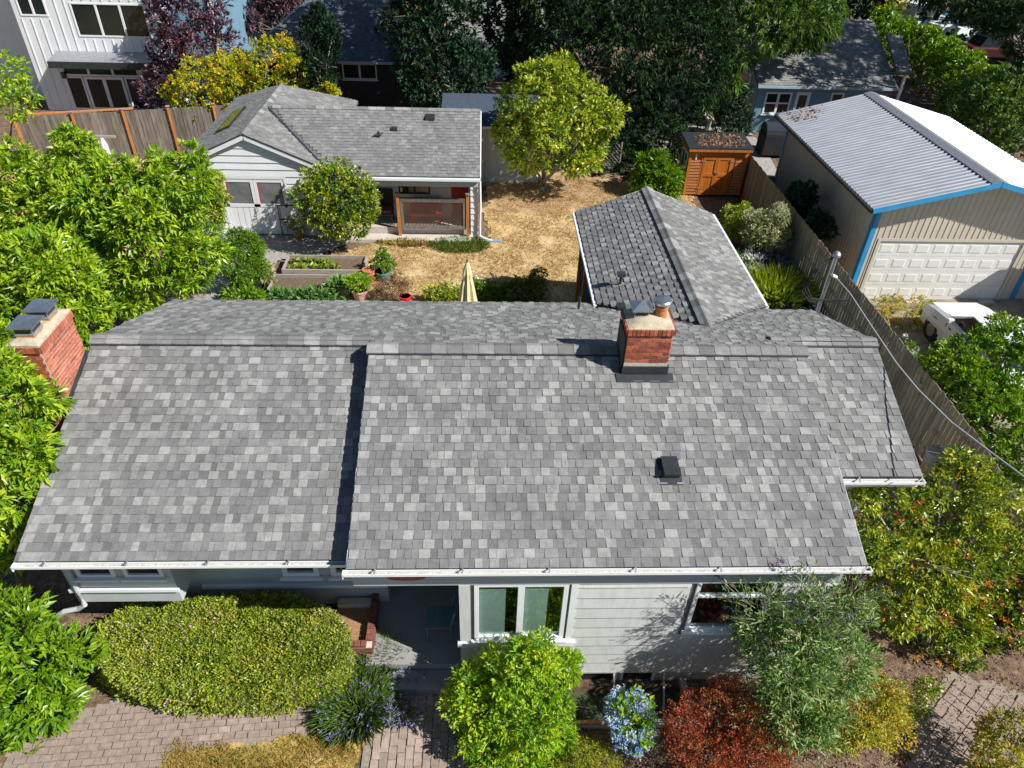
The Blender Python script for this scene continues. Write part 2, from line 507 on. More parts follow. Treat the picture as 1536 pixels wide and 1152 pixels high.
def np_mesh(name, V, F, mat, parent=None, attrs=None, loc=None):
    """V (n,3) world, F (m,k) indices of equal length k"""
    L = np.array(loc if loc is not None else wp(parent))
    me = bpy.data.meshes.new(name)
    V = np.asarray(V, dtype=np.float32) - L.astype(np.float32)
    F = np.asarray(F, dtype=np.int32)
    k = F.shape[1]
    me.vertices.add(len(V))
    me.vertices.foreach_set("co", V.ravel())
    me.loops.add(F.size)
    me.loops.foreach_set("vertex_index", F.ravel())
    me.polygons.add(len(F))
    me.polygons.foreach_set("loop_start", np.arange(0, F.size, k, dtype=np.int32))
    if attrs:
        for an, val in attrs.items():
            a = me.attributes.new(an, 'FLOAT', 'FACE')
            a.data.foreach_set("value", np.asarray(val, dtype=np.float32))
    me.polygons.foreach_set("use_smooth", np.zeros(len(F), dtype=bool))
    me.materials.append(M[mat] if isinstance(mat, str) else mat)
    me.update(calc_edges=True)
    return link(name, me, parent, tuple(L))


def unit_box(name, mat, tone=None, jit=0.0, seed=0):
    """1x1x1 box mesh centred on the origin, slightly irregular, shared by many pieces"""
    r = random.Random(seed)
    vs = []
    for x, y, z in [(-.5, -.5, -.5), (.5, -.5, -.5), (.5, .5, -.5), (-.5, .5, -.5), (-.5, -.5, .5), (.5, -.5, .5), (.5, .5, .5), (-.5, .5, .5)]:
        vs.append((x + r.uniform(-jit, jit), y + r.uniform(-jit, jit), z + r.uniform(-jit, jit)))
    me = bpy.data.meshes.new(name)
    me.from_pydata(vs, [], [(3, 2, 1, 0), (4, 5, 6, 7), (0, 1, 5, 4), (1, 2, 6, 5), (2, 3, 7, 6), (3, 0, 4, 7)])
    me.materials.append(M[mat])
    return me


def piece(name, me, parent, mat4):
    """a repeated piece: shared mesh, own transform (world matrix, translation-only parents)"""
    o = bpy.data.objects.new(name, me)
    COL.objects.link(o)
    o.parent = parent
    m = mat4.copy()
    m.translation = m.translation - wp(parent)
    o.matrix_local = m
    WP[o.name] = mat4.translation.copy()
    return o


def TRS(c, s, ex=(1, 0, 0), ey=(0, 1, 0), ez=(0, 0, 1)):
    ex, ey, ez = Vector(ex), Vector(ey), Vector(ez)
    m = Matrix((ex * s[0], ey * s[1], ez * s[2])).transposed().to_4x4()
    m.translation = Vector(c)
    return m


# ------------------------------------------------------------------ the ground's height
def sst(a, b, t):
    t = np.clip((np.asarray(t, float) - a) / (b - a), 0, 1)
    return t * t * (3 - 2 * t)


def G(x, y):
    x = np.asarray(x, float)
    y = np.asarray(y, float)
    front = -0.2 - 0.2 * sst(-0.2, 1.2, x)
    front = front + 0.3 * sst(-2.4, -3.2, x) * sst(6.9, 7.6, y)
    h = front * (1 - sst(8.2, 11.0, y))
    right = -0.35 - 0.1 * sst(14, 18, y)
    side = sst(10.35, 10.9, x)
    h = h * (1 - side) + side * right * (1 - sst(29, 33, y))
    return h


def g(x, y):
    return float(G(x, y))

# ================================================================== GROUND
def grid_mesh(name, xs, ys, zf, mat, mask=None, parent=None):
    X, Y = np.meshgrid(xs, ys)
    Z = zf(X, Y)
    V = np.stack([X, Y, Z], -1).reshape(-1, 3)
    nx, ny = len(xs), len(ys)
    i = np.arange(nx - 1)
    j = np.arange(ny - 1)
    I, J = np.meshgrid(i, j)
    a = (J * nx + I)
    F = np.stack([a, a + 1, a + 1 + nx, a + nx], -1).reshape(-1, 4)
    if mask is not None:
        cx = (X[:-1, :-1] + X[1:, 1:]) / 2
        cy = (Y[:-1, :-1] + Y[1:, 1:]) / 2
        F = F[mask(cx, cy).ravel()]
        used = np.unique(F)
        remap = np.zeros(len(V), int)
        remap[used] = np.arange(len(used))
        V, F = V[used], remap[F]
    return np_mesh(name, V, F, mat, parent)


def inpoly(px, py, poly):
    px, py = np.asarray(px, float), np.asarray(py, float)
    c = np.zeros(px.shape, bool)
    n = len(poly)
    for i in range(n):
        x0, y0 = poly[i]
        x1, y1 = poly[(i + 1) % n]
        if y0 == y1:
            continue
        k = ((y0 > py) != (y1 > py)) & (px < (x1 - x0) * (py - y0) / (y1 - y0) + x0)
        c ^= k
    return c


def wob(x, y, a=0.12):
    return a * (np.sin(x * 5.1 + y * 2.3) + np.sin(x * 11.7 - y * 7.9 + 1.3) * .6 + np.sin(x * 23 + y * 19) * .35)


def sheet(name, poly, dz, mat, step=0.1, edge=0.12):
    xs = [p[0] for p in poly]
    ys = [p[1] for p in poly]
    gx = np.arange(min(xs) - .3, max(xs) + .3 + step, step)
    gy = np.arange(min(ys) - .3, max(ys) + .3 + step, step)
    o = grid_mesh(name, gx, gy, lambda X, Y: G(X, Y) + dz, mat,
                  lambda X, Y: inpoly(X + wob(X, Y, edge), Y + wob(Y, X, edge), poly))
    return struct(o)


WELL = (1.55, 3.5, 5.95, 6.6)


def gz(X, Y):
    Z = G(X, Y)
    w = (X > WELL[0]) & (X < WELL[1]) & (Y > WELL[2]) & (Y < WELL[3])
    return np.where(w, -1.25, Z + 0.02 * np.sin(X * 3.1) * np.sin(Y * 2.7 + X) - .02)


gxs = np.unique(np.concatenate([np.arange(-30, -9, .5), np.arange(-9, 10, .13), np.arange(10, 34, .5), [WELL[0], WELL[0] + .01, WELL[1], WELL[1] - .01]]))
gys = np.unique(np.concatenate([np.arange(0.5, 9, .13), np.arange(9, 52, .4), [WELL[2], WELL[2] + .01, WELL[3], WELL[3] - .01]]))
struct(grid_mesh("ground", gxs, gys, gz, 'soil'))
MB().add([(-600, -300, -.6), (600, -300, -.6), (600, 900, -.6), (-600, 900, -.6)], [(0, 1, 2, 3)]).build("far_ground", surf("far_ground", (.05, .07, .03), (.12, .11, .07), scale=.3, rough=1))['kind'] = 'structure'

# back lawn, garden path, front lawn strip, drive
sheet("back_lawn", [(-5.2, 21.9), (-5.0, 18.4), (-3.4, 17.4), (3.2, 17.0), (3.2, 14.5), (6.2, 14.5), (7.2, 19), (8.6, 23), (8.3, 27.0), (5.4, 28.2), (1.2, 29.2), (.1, 27.0), (0.1, 22.7), (-2.6, 22.35), (-3.6, 22.6)], .02, 'lawn', .12, .1)
sheet("side_lawn", [(-17, 29.5), (-12.6, 30.6), (-10.6, 24), (-11.0, 20.5), (-16, 20)], .02, 'lawn', .2, .1)
sheet("garden_path", [(-9.6, 23.4), (-6.0, 23.4), (-4.6, 22.7), (-5.6, 21.6), (-6.7, 21.4), (-7.1, 18.6), (-7.0, 14), (-10.5, 14), (-9.4, 19)], .024, 'gravel', .1, .05)
sheet("patio", [(-6.9, 14.3), (-6.9, 18.0), (-1.5, 18.0), (2.3, 17.6), (2.3, 14.3)], .03, 'concrete', .12, .02)
sheet("front_lawn", [(-6.2, 1.0), (-5.6, 4.3), (-5.0, 5.42), (-3.9, 5.62), (-2.75, 5.72), (-1.95, 5.66), (-1.9, 1.0)], .02, 'lawn_green', .05, .05)
sheet("left_yard", [(-29, 6), (-29, 29), (-19, 29.4), (-16.2, 28.8), (-12, 20), (-11.0, 14), (-9.6, 10.5), (-9.5, 6)], .02, 'lawn_green', .3, .2)
sheet("driveway", [(11.2, 15.6), (11.5, 19.9), (24, 19.9), (24, 6), (12.6, 6)], .02, surf("worn_drive", (.17, .15, .11), (.34, .29, .20), scale=1.3, rough=1, bump=.6, c3=(.2, .2, .06)), .25, .1)
sheet("neighbour_yard", [(10.6, 30), (13, 30), (13, 36), (8, 36), (8.5, 30)], .02, 'gravel', .3, .05)

sheet("mulch_patch", [(.2, 24.5), (1.6, 25.2), (3.6, 25.6), (5.2, 26.6), (6.4, 28.4), (4, 29.5), (.2, 29.5)], .03, 'straw_duff', .1, .3)
sheet("bare_soil_patch", [(7.2, 24.6), (8.7, 24.8), (10.2, 26.4), (10.2, 23.5), (8.8, 22.6), (7.6, 23)], .028, 'soil', .1, .25)
# clay paver path in front: pavers laid one by one
rp = random.Random(11)
sheet("paver_path_bed", [(-7.9, 1.0), (-7.4, 5.9), (-6.0, 6.35), (-4.6, 6.3), (-2.7, 6.55), (-1.9, 6.75), (-.3, 6.55), (.15, 5.8), (.1, 1.0), (-1.85, 1.0), (-1.9, 5.6), (-2.75, 5.66), (-3.9, 5.57), (-5.0, 5.37), (-5.7, 4.2), (-6.2, 1.0)], .006, 'paver_joint', .06, .02)
path_o = link("paver_path", None)
path_o['kind'] = 'structure'
pvm = [unit_box("paver", 'paver', jit=.03, seed=i) for i in range(5)]
walk = [(-1.82, 2.2), (-1.82, 6.5), (-.28, 6.5), (.1, 5.8), (.1, 2.2)]
curve = [(-7.6, 2.2), (-7.2, 5.85), (-6.0, 6.25), (-4.6, 6.22), (-2.7, 6.45), (-1.9, 6.5), (-1.9, 5.72), (-2.75, 5.72), (-3.9, 5.63), (-5.0, 5.42), (-5.7, 4.3), (-6.1, 2.2)]
pav = []


def lay(poly, ang, lx, ly, off):
    ca, sa = math.cos(ang), math.sin(ang)
    cx, cy = sum(p[0] for p in poly) / len(poly), sum(p[1] for p in poly) / len(poly)
    for r in range(-60, 60):
        for k in range(-60, 60):
            u = (k + (.5 if r % 2 else 0) * off) * lx
            v = r * ly
            x, y = cx + u * ca - v * sa, cy + u * sa + v * ca
            if inpoly(np.array([x]), np.array([y]), poly)[0] and y > 2.2:
                pav.append((x, y, ang, lx, ly))


lay(walk, rad(90), .215, .135, 1)
lay(curve, rad(4), .19, .115, 1)
lay([(6.5, 4.6), (7.35, 5.65), (7.7, 6.05), (8.4, 6.6), (9.6, 6.2), (9.4, 2.6), (6.0, 2.6)], rad(38), .19, .17, 0)
pav.sort(key=lambda p: (p[0] - 0) ** 2 * .2 + (p[1] - 5.2) ** 2)
PN = len(pav)
allpav = pav
rest = MB()
for i, (x, y, a, lx, ly) in enumerate(allpav):
    th = a + rp.uniform(-.03, .03)
    c = (x + rp.uniform(-.006, .006), y + rp.uniform(-.006, .006), g(x, y) + .004 + rp.uniform(-.006, .006))
    ex, ey = (math.cos(th), math.sin(th), rp.uniform(-.02, .02)), (-math.sin(th), math.cos(th), rp.uniform(-.02, .02))
    s = (lx - .014, ly - .014, .05)
    if i < 298:
        piece("paver", pvm[i % 5], path_o, TRS(c, s, ex, ey))
    else:
        ex, ey = Vector(ex) * s[0] / 2, Vector(ey) * s[1] / 2
        c = Vector(c)
        top = Vector((0, 0, .025))
        rest.slab([c - ex - ey - top, c + ex - ey - top, c + ex + ey - top, c - ex + ey - top], (0, 0, .05))
ro = rest.build("paver_field", 'paver', path_o)
ro['kind'] = 'stuff'
sheet("side_patio_bed", [(6.4, 4.4), (7.3, 5.7), (7.7, 6.15), (8.5, 6.75), (9.8, 6.3), (9.6, 2.4), (5.8, 2.4)], .004, 'paver_joint', .06, .04)

# ================================================================== SHINGLED ROOFS
TN = 8
sh_mesh = []


def wedge_verts(w, L, t0, t1):
    return [(0, 0, 0), (w, 0, 0), (w, L, 0), (0, L, 0), (0, 0, t0), (w, 0, t0), (w, L, t1), (0, L, t1)]


WF = [(4, 5, 6, 7), (0, 1, 5, 4), (1, 2, 6, 5), (3, 0, 4, 7)]
for k in range(TN):
    me = bpy.data.meshes.new("shingle")
    me.from_pydata(wedge_verts(1, 1, 1, .25), [], WF)
    a = me.attributes.new("tone", 'FLOAT', 'FACE')
    a.data.foreach_set("value", [(k + .5) / TN] * 4)
    me.materials.append(M['shingle'])
    sh_mesh.append(me)
house_tabs = []      # candidates for being single pieces


def tone(r, dark=0.0):
    q = r.random()
    if q < .17:
        t = r.uniform(.82, 1)
    elif q < .42:
        t = r.uniform(.05, .3)
    else:
        t = r.uniform(.38, .72)
    return max(0, t - dark)


def shingle_slope(O, U, V, rows, expo, lim, seed, part=None, mat='shingle', name="shingle_field", wmin=.10, wmax=.205, keep=None, soft=1.0):
    """O origin at the eave, U along it, V up the slope (unit), lim(v)->(u0,u1). Tabs are wedges, thick at the lower edge"""
    r = random.Random(seed)
    O, U, V = Vector(O), Vector(U).normalized(), Vector(V).normalized()
    N = U.cross(V).normalized()
    if N.z < 0:
        N = -N
    tabs = []
    tooth = True
    for i in range(rows):
        v = i * expo
        u0, u1 = lim(v + expo * .5)
        u = u0 - r.uniform(0, .1)
        while u < u1 - .02:
            tooth = not tooth
            w = r.uniform(wmin, wmax) * (1.0 if tooth else .8)
            a, b = max(u, u0), min(u + w, u1)
            if u1 - b < .05:
                b = u1
            u += w
            if b - a < .02:
                continue
            th = r.choice((.019, .023)) if tooth else .011
            q = r.random()
            if tooth:
                t = r.uniform(.84, 1) if q < .27 else (r.uniform(.55, .8) if q < .72 else r.uniform(.3, .5))
            else:
                t = r.uniform(.04, .3) if q < .45 else (r.uniform(.3, .6) if q < .9 else r.uniform(.7, .95))  # lower layer between the teeth: its shade put in as darker tones
            t = t * soft + .5 * (1 - soft)
            p = O + U * a + V * v
            if keep is None or keep(p):
                tabs.append((p, b - a - .004, expo * r.uniform(1.0, 1.02), th, t, U, V, N))
    if part is not None:
        house_tabs.extend((tb, part) for tb in tabs)
    return tabs


def tabs_mesh(name, tabs, mat, parent, kind='stuff'):
    Vs, Ts = [], []
    for p, w, L, th, t, U, V, N in tabs:
        p = np.array(p)
        U, V, N = np.array(U), np.array(V), np.array(N)
        for (a, b, c) in wedge_verts(w, L, th, th * .25):
            Vs.append(p + U * a + V * b + N * c)
        Ts += [t] * 4
    n = len(tabs)
    F = (np.array(WF)[None] + (np.arange(n) * 8)[:, None, None]).reshape(-1, 4)
    o = np_mesh(name, np.array(Vs), F, mat, parent, {"tone": Ts})
    if kind:
        o['kind'] = kind
    return o


def cap_run(name, p0, p1, da, db, step, wid, parent, seed, mat_list=None, far=False):
    """ridge caps: bent shingles laid along p0->p1; da, db are the unit directions down the two slopes"""
    r = random.Random(seed)
    p0, p1 = Vector(p0), Vector(p1)
    d = (p1 - p0)
    n = max(1, int(d.length / step))
    d.normalize()
    da, db = Vector(da), Vector(db)
    up = -(da + db).normalized()
    out = []
    for i in range(n):
        a = p0 + d * (i * (p1 - p0).length / n)
        b = p0 + d * ((i + 1.08) * (p1 - p0).length / n)
        lift0, lift1 = up * .062, up * .054
        vs = []
        for q, lf in ((a, lift1), (b, lift0)):
            for k in (wid, wid * .5, .02):
                vs.append(q + da * k + lf + up * (.016 if k < .03 else 0))
            for k in (.02, wid * .5, wid):
                vs.append(q + db * k + lf + up * (.012 if k < .03 else 0))
        lo = [x - up * .03 for x in vs]
        fs = [(j, j + 1, j + 7, j + 6) for j in range(5)]
        fs += [(j + 1 + 12, j + 12, j + 18, j + 19) for j in range(5)]
        fs += [(6 + j, 7 + j, 19 + j, 18 + j) for j in range(5)] + [(j + 1, j, j + 12, j + 13) for j in range(5)]
        fs += [(0, 6, 18, 12), (11, 5, 17, 23)]
        out.append((vs + lo, fs, max(0, min(1, r.choice((.12, .3, .5, .6, .75, .95)) + r.uniform(-.05, .05)))))
    return out


def ridge_vent_shade(p0, p1, da, db, wid, parent):
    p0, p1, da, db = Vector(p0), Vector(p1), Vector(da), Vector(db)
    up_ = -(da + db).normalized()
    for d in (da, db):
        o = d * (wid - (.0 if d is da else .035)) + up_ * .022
        MB().beam(p0 + o, p1 + o, .035, .042, up=d.cross(p1 - p0)).build("ridge_vent_shade", 'black_metal', parent)  # black strip puts in the dark shadow line of the vent gap below the caps


def caps_build(runs, parent, single=True):
    for vs, fs, t in runs:
        L = vs[0]
        me = bpy.data.meshes.new("ridge_cap")
        me.from_pydata([tuple(v - L) for v in vs], [], fs)
        at = me.attributes.new("tone", 'FLOAT', 'FACE')
        at.data.foreach_set("value", [t] * len(fs))
        me.materials.append(M['shingle'])
        link("ridge_cap", me, parent, tuple(L))


# ================================================================== THE HOUSE
T = math.tan(rad(20))
cT, sT = math.cos(rad(20)), math.sin(rad(20))
RY, RZ = 10.117, 4.388
zback = lambda y: RZ - (y - RY) * T
LYR = 10.60
RYR = 10.75
LZ, RZ2 = zback(LYR), zback(RYR)
XL, XM, XR, XE = -6.84, -1.95, 5.66, 7.27
house = root("house", "single storey grey shingled house with two brick chimneys filling the foreground", "house", (0, 9, 0))

zmain = lambda y: 3.05 + (y - 6.44) * T
zleft = lambda y: LZ - (LYR - y) * T
zright = lambda y: RZ2 - (RYR - y) * T


def deck(name, quad, th=.10):
    return MB().slab(quad, (0, 0, -th)).build(name, 'underlay', house)


r_main = deck("front_roof", [(XM, 6.495, zmain(6.495)), (XR, 6.495, zmain(6.495)), (XR, RY, RZ), (XM, RY, RZ)])
r_left = deck("left_roof", [(XL, 6.84, zleft(6.84)), (XM + .02, 6.84, zleft(6.84)), (XM + .02, LYR, LZ), (XL, LYR, LZ)])
r_right = deck("right_roof", [(XR - .02, 8.17, zright(8.17)), (XE, 8.17, zright(8.17)), (XE, RYR, RZ2), (XR - .02, RYR, RZ2)])
WX, WZ, WY0, WY1 = 4.47, 3.80, 11.73, 18.6
WHALF = 1.92
BY = 13.78
r_back = MB()
r_back.slab([(XM, RY + .003, RZ), (XR, RY + .003, RZ), (XR, LYR, LZ), (XM, LYR, LZ)], (0, 0, -.10))
r_back.slab([(XL, LYR + .003, LZ - .001), (WX - WHALF - .13, LYR + .003, LZ - .001), (WX - WHALF - .13, BY, zback(BY)), (XL, BY, zback(BY))], (0, 0, -.10))
r_back.slab([(WX - WHALF - .13, LYR + .003, LZ - .001), (XR, LYR + .003, LZ - .001), (XR, 13.3, zback(13.3)), (WX - WHALF - .13, 13.3, zback(13.3))], (0, 0, -.10))
r_back.slab([(XR, RYR + .003, RZ2 - .002), (XE, RYR + .003, RZ2 - .002), (XE, 13.3, zback(13.3)), (XR, 13.3, zback(13.3))], (0, 0, -.10))
r_back = r_back.build("back_roof", 'underlay', house)
r_wing = MB()
wz = lambda x: WZ - abs(x - WX) * T
xl, xr_ = WX - WHALF, WX + WHALF
r_wing.slab([(WX, WY0, WZ), (WX, WY1, WZ), (xl, WY1 - .05, wz(xl)), (xl, WY0 + WHALF, wz(xl))][::-1], (0, 0, -.10))
r_wing.slab([(WX, WY0, WZ), (WX, WY1, WZ), (xr_, WY1 - .05, wz(xr_)), (xr_, WY0 + WHALF, wz(xr_))], (0, 0, -.10))
r_wing = r_wing.build("wing_roof", 'underlay', house)

EXPO = .1448
VF = (0, cT, sT)
VB = (0, -cT, sT)
rows_m = int(round((RY - 6.48) / cT / EXPO))
lo_w = .012
up = lambda p, k=lo_w: (p[0], p[1], p[2] + k)
t_main = shingle_slope(up((XM, 6.475, zmain(6.475))), (1, 0, 0), VF, rows_m, EXPO, lambda v: (0, XR - XM), 1, r_main)
rows_l = int(round((LYR - 6.82) / cT / EXPO))
t_left = shingle_slope(up((XL, 6.82, zleft(6.82))), (1, 0, 0), VF, rows_l, EXPO, lambda v: (0, XM - XL - .005), 2, r_left)
rows_r = int(round((RYR - 8.15) / cT / EXPO))
t_right = shingle_slope(up((XR + .01, 8.15, zright(8.15))), (1, 0, 0), VF, rows_r, EXPO, lambda v: (0, XE - XR - .01), 3, r_right)


def back_keep(p):
    x, y = p.x, p.y
    if y < LYR and not (XM - .02 < x < XR):
        return False
    if y < RYR and x > XR:
        return False
    if abs(x + .09 - WX) < (y - WY0) + .04 and abs(x - WX) < WHALF + .2:
        return False
    if y > 13.3 and x > WX - WHALF - .15:
        return False
    return True


rows_b = int((BY - RY) / cT / EXPO)
t_back = shingle_slope(up((XE, BY + .01, zback(BY + .01))), (-1, 0, 0), VB, rows_b, EXPO, lambda v: (0, XE - XL), 4, r_back, keep=back_keep)
rows_w = int(round(WHALF / cT / EXPO))
t_wl = shingle_slope(up((xl, WY1 - .03, wz(xl))), (0, -1, 0), (cT, 0, sT), rows_w, EXPO,
                     lambda v: (0, (WY1 - .03) - (WY0 + (WHALF - v * cT)) - .08), 5, r_wing)
t_wr = shingle_slope(up((xr_, WY0, wz(xr_))), (0, 1, 0), (-cT, 0, sT), rows_w, EXPO,
                     lambda v: ((WHALF - v * cT) + .08, (WY1 - .03) - WY0), 6, r_wing)
campos = Vector(CAM)
house_tabs.sort(key=lambda tp: (tp[0][0] - campos).length - tp[0][1] * 2)
byp = {}
for i, ((p, w, L, th, t, U, V, N), part) in enumerate(house_tabs):
    if i < 300:
        m4 = Matrix((U * w, V * L, N * th)).transposed().to_4x4()
        m4.translation = p
        piece("shingle", sh_mesh[min(TN - 1, int(t * TN))], part, m4)
    else:
        byp.setdefault(part.name, (part, []))[1].append((p, w, L, th, t, U, V, N))
for nm, (part, tabs) in byp.items():
    tabs_mesh("shingle_field", tabs, 'shingle', part)
dF, dB = Vector((0, -cT, -sT)), Vector((0, cT, -sT))
caps_build(cap_run("c", (XR + .03, RY, RZ), (XM - .02, RY, RZ), dF, dB, .27, .165, None, 21), r_main)
caps_build(cap_run("c", (XM - .06, LYR, LZ), (XL - .02, LYR, LZ), dF, dB, .27, .165, None, 22), r_left)
caps_build(cap_run("c", (XE + .02, RYR, RZ2), (XR - .35, RYR, RZ2), dF, dB, .27, .165, None, 23), r_right)
caps_build(cap_run("c", (WX, WY1 + .02, WZ), (WX, WY0 - .1, WZ), Vector((-cT, 0, -sT)), Vector((cT, 0, -sT)), .27, .17, None, 24), r_wing)
ridge_vent_shade((XR, RY, RZ), (XM, RY, RZ), dF, dB, .165, r_main)
ridge_vent_shade((XM - .05, LYR, LZ), (XL, LYR, LZ), dF, dB, .165, r_left)
ridge_vent_shade((XE, RYR, RZ2), (XR, RYR, RZ2), dF, dB, .165, r_right)
ridge_vent_shade((WX, WY1, WZ), (WX, WY0, WZ), Vector((-cT, 0, -sT)), Vector((cT, 0, -sT)), .17, r_wing)
# dark strips along the valleys where the wing roof runs into the back slope
vm = MB()
for sgn in (-1, 1):
    a = Vector((WX, WY0, WZ + .035))
    b = Vector((WX + sgn * WHALF, WY0 + WHALF, WZ - WHALF * T + .035))
    d = (b - a).normalized()
    vm.slab([a + Vector((0, -.03, 0.012)), b + Vector((0, -.07, 0.012)), b + Vector((sgn * .09, 0, .012)), a + Vector((sgn * .06, 0.0, .012))], (0, 0, -.01))
vm.build("valley_strip", 'black_metal', r_wing)
# drip edges on the rakes
de = MB()
de.beam((XM - .006, 6.49, zmain(6.49) - .045), (XM - .006, RY, RZ - .045), .012, .10)
de.build("rake_edge", 'trim_grey', r_main)
MB().beam((XR + .006, 6.49, zmain(6.49) - .045), (XR + .006, 8.17, zmain(8.17) - .045), .012, .10).build("rake_edge", 'trim_grey', r_main)
de = MB()
de.beam((XL - .006, 6.83, zleft(6.83) - .055), (XL - .006, LYR, LZ - .055), .012, .10)
de.beam((XL - .006, LYR, LZ - .055), (XL - .006, BY, zback(BY) - .055), .012, .10)
de.build("rake_edge", 'trim_grey', r_left)
de = MB()
de.beam((XE + .006, 8.17, zright(8.17) - .055), (XE + .006, RYR, RZ2 - .055), .012, .10)
de.beam((XE + .006, RYR, RZ2 - .055), (XE + .006, 13.3, zback(13.3) - .055), .012, .10)
de.build("rake_edge", 'trim_grey', r_right)
de = MB()
de.beam((xl, WY1 - .06, wz(xl) - .05), (WX, WY1 - .02, WZ - .05), .03, .13)
de.beam((xr_, WY1 - .06, wz(xr_) - .05), (WX, WY1 - .02, WZ - .05), .03, .13)
de.build("rake_board", 'white', r_wing)


# gutters
def gutter(x0, x1, y, z, step=.95, cap=True, mat_in='gutter_in'):
    """y = back face against the fascia, z = top lip"""
    m = MB()
    w, h = .092, .095
    m.box(x0, x1, y - w, y - w + .010, z - .045, z + .004)               # front lip
    m.slab([(x0, y - w, z - .045), (x1, y - w, z - .045), (x1, y - w + .045, z - h), (x0, y - w + .045, z - h)], (0, .012, 0.0))   # leaning front
    m.box(x0, x1, y - w + .045, y, z - h - .012, z - h)
    m.box(x0, x1, y - .012, y, z - h, z - .005)
    if cap:
        for x in (x0 - .006, x1 - .006):
            m.box(x, x + .012, y - w, y, z - h - .006, z - .002)
    go = m.build("gutter", 'white', house)
    MB().box(x0 + .01, x1 - .01, y - w + .05, y - .013, z - h + .002, z - .05).build("gutter_debris", mat_in, go)
    k = x0 + .45
    while k < x1:
        b = MB()
        b.beam((k, y - w + .004, z + .008), (k + .02, y + .05, z + .045), .022, .008)
        b.beam((k - .07, y - w + .05, z - .03), (k - .02, y, z + .0), .012, .01)
        b.build("gutter_hanger", 'zinc', go)
        k += step * 1.12
    return go


gutter(XM - .05, XR + .06, 6.485, 3.045, step=1.12)
gutter(XL - .02, XM - .06, 6.83, zleft(6.83) - .02, step=1.05)
gutter(XR + .08, XE + .03, 8.15, zright(8.15) - .035)
# fascia boards and soffits
box_part("fascia", 'trim_grey', house, XM, XR, 6.487, 6.51, 2.87, 2.96)
box_part("fascia", 'trim_grey', house, XL, XM - .02, 6.832, 6.855, 2.66, 2.74)
box_part("fascia", 'white', house, XR + .02, XE, 8.155, 8.18, 2.98, 3.11)
box_part("fascia", 'white', house, XL, xl - .15, BY - .03, BY, 2.82, zback(BY) - .1)
box_part("soffit", 'trim_grey', house, XM, XR, 6.512, 6.628, 2.92, 2.945)
MB().slab([(XL + .02, 6.86, 2.66), (XM - .02, 6.86, 2.66), (XM - .02, 8.0, 2.66), (XL + .02, 8.0, 2.66)], (0, 0, .03)).build("soffit", 'trim_grey', house)
MB().beam((xl - .045, WY0 + WHALF, wz(xl) - .05), (xl - .045, WY1 - .05, wz(xl) - .05), .07, .09).build("gutter", 'white', house)
MB().beam((xr_ + .045, WY0 + WHALF, wz(xr_) - .05), (xr_ + .045, WY1 - .05, wz(xr_) - .05), .07, .09).build("gutter", 'white', house)


# walls --------------------------------------------------------------
def boards_wall(part, x0, x1, y, z0, z1, expo, holes, mat='siding', seed=0, joints=(), maxlen=3.7, th=.032):
    """lap siding facing -Y: every board a piece, lower edge proud"""
    r = random.Random(seed)
    z = z0
    k = 0
    while z < z1 - .02:
        zt = min(z + expo, z1)
        spans = [(x0, x1)]
        for hx0, hx1, hz0, hz1 in holes:
            if hz0 < zt - .01 and hz1 > z + .01:
                ns = []
                for a, b in spans:
                    if hx1 <= a or hx0 >= b:
                        ns.append((a, b))
                    else:
                        if hx0 - a > .03:
                            ns.append((a, hx0))
                        if b - hx1 > .03:
                            ns.append((hx1, b))
                spans = ns
        for a, b in spans:
            cuts = [a]
            if b - a > maxlen:
                cuts.append(a + (b - a) * r.uniform(.35, .65))
            cuts.append(b)
            for c0, c1 in zip(cuts, cuts[1:]):
                m = MB()
                vs = [(c0 + .002, y, z), (c1 - .002, y, z), (c1 - .002, y, zt), (c0 + .002, y, zt),
                      (c0 + .002, y - th, z), (c1 - .002, y - th, z), (c1 - .002, y - .005, zt + .006), (c0 + .002, y - .005, zt + .006)]
                m.add(vs, [(0, 1, 2, 3), (4, 7, 6, 5)[::-1], (0, 4, 5, 1), (3, 2, 6, 7), (0, 3, 7, 4), (1, 5, 6, 2)])
                m.build("siding_board", mat, part, loc=(c0, y, z))
        z += expo
        k += 1


def holed(mb, x0, x1, y0, y1, z0, z1, holes):
    xs = sorted({x0, x1, *[h[0] for h in holes], *[h[1] for h in holes]})
    for a, b in zip(xs, xs[1:]):
        zz = z0
        for h in sorted([h for h in holes if h[0] <= a and h[1] >= b], key=lambda h: h[2]):
            if h[2] > zz:
                mb.box(a, b, y0, y1, zz, h[2])
            zz = max(zz, h[3])
        if z1 > zz:
            mb.box(a, b, y0, y1, zz, z1)


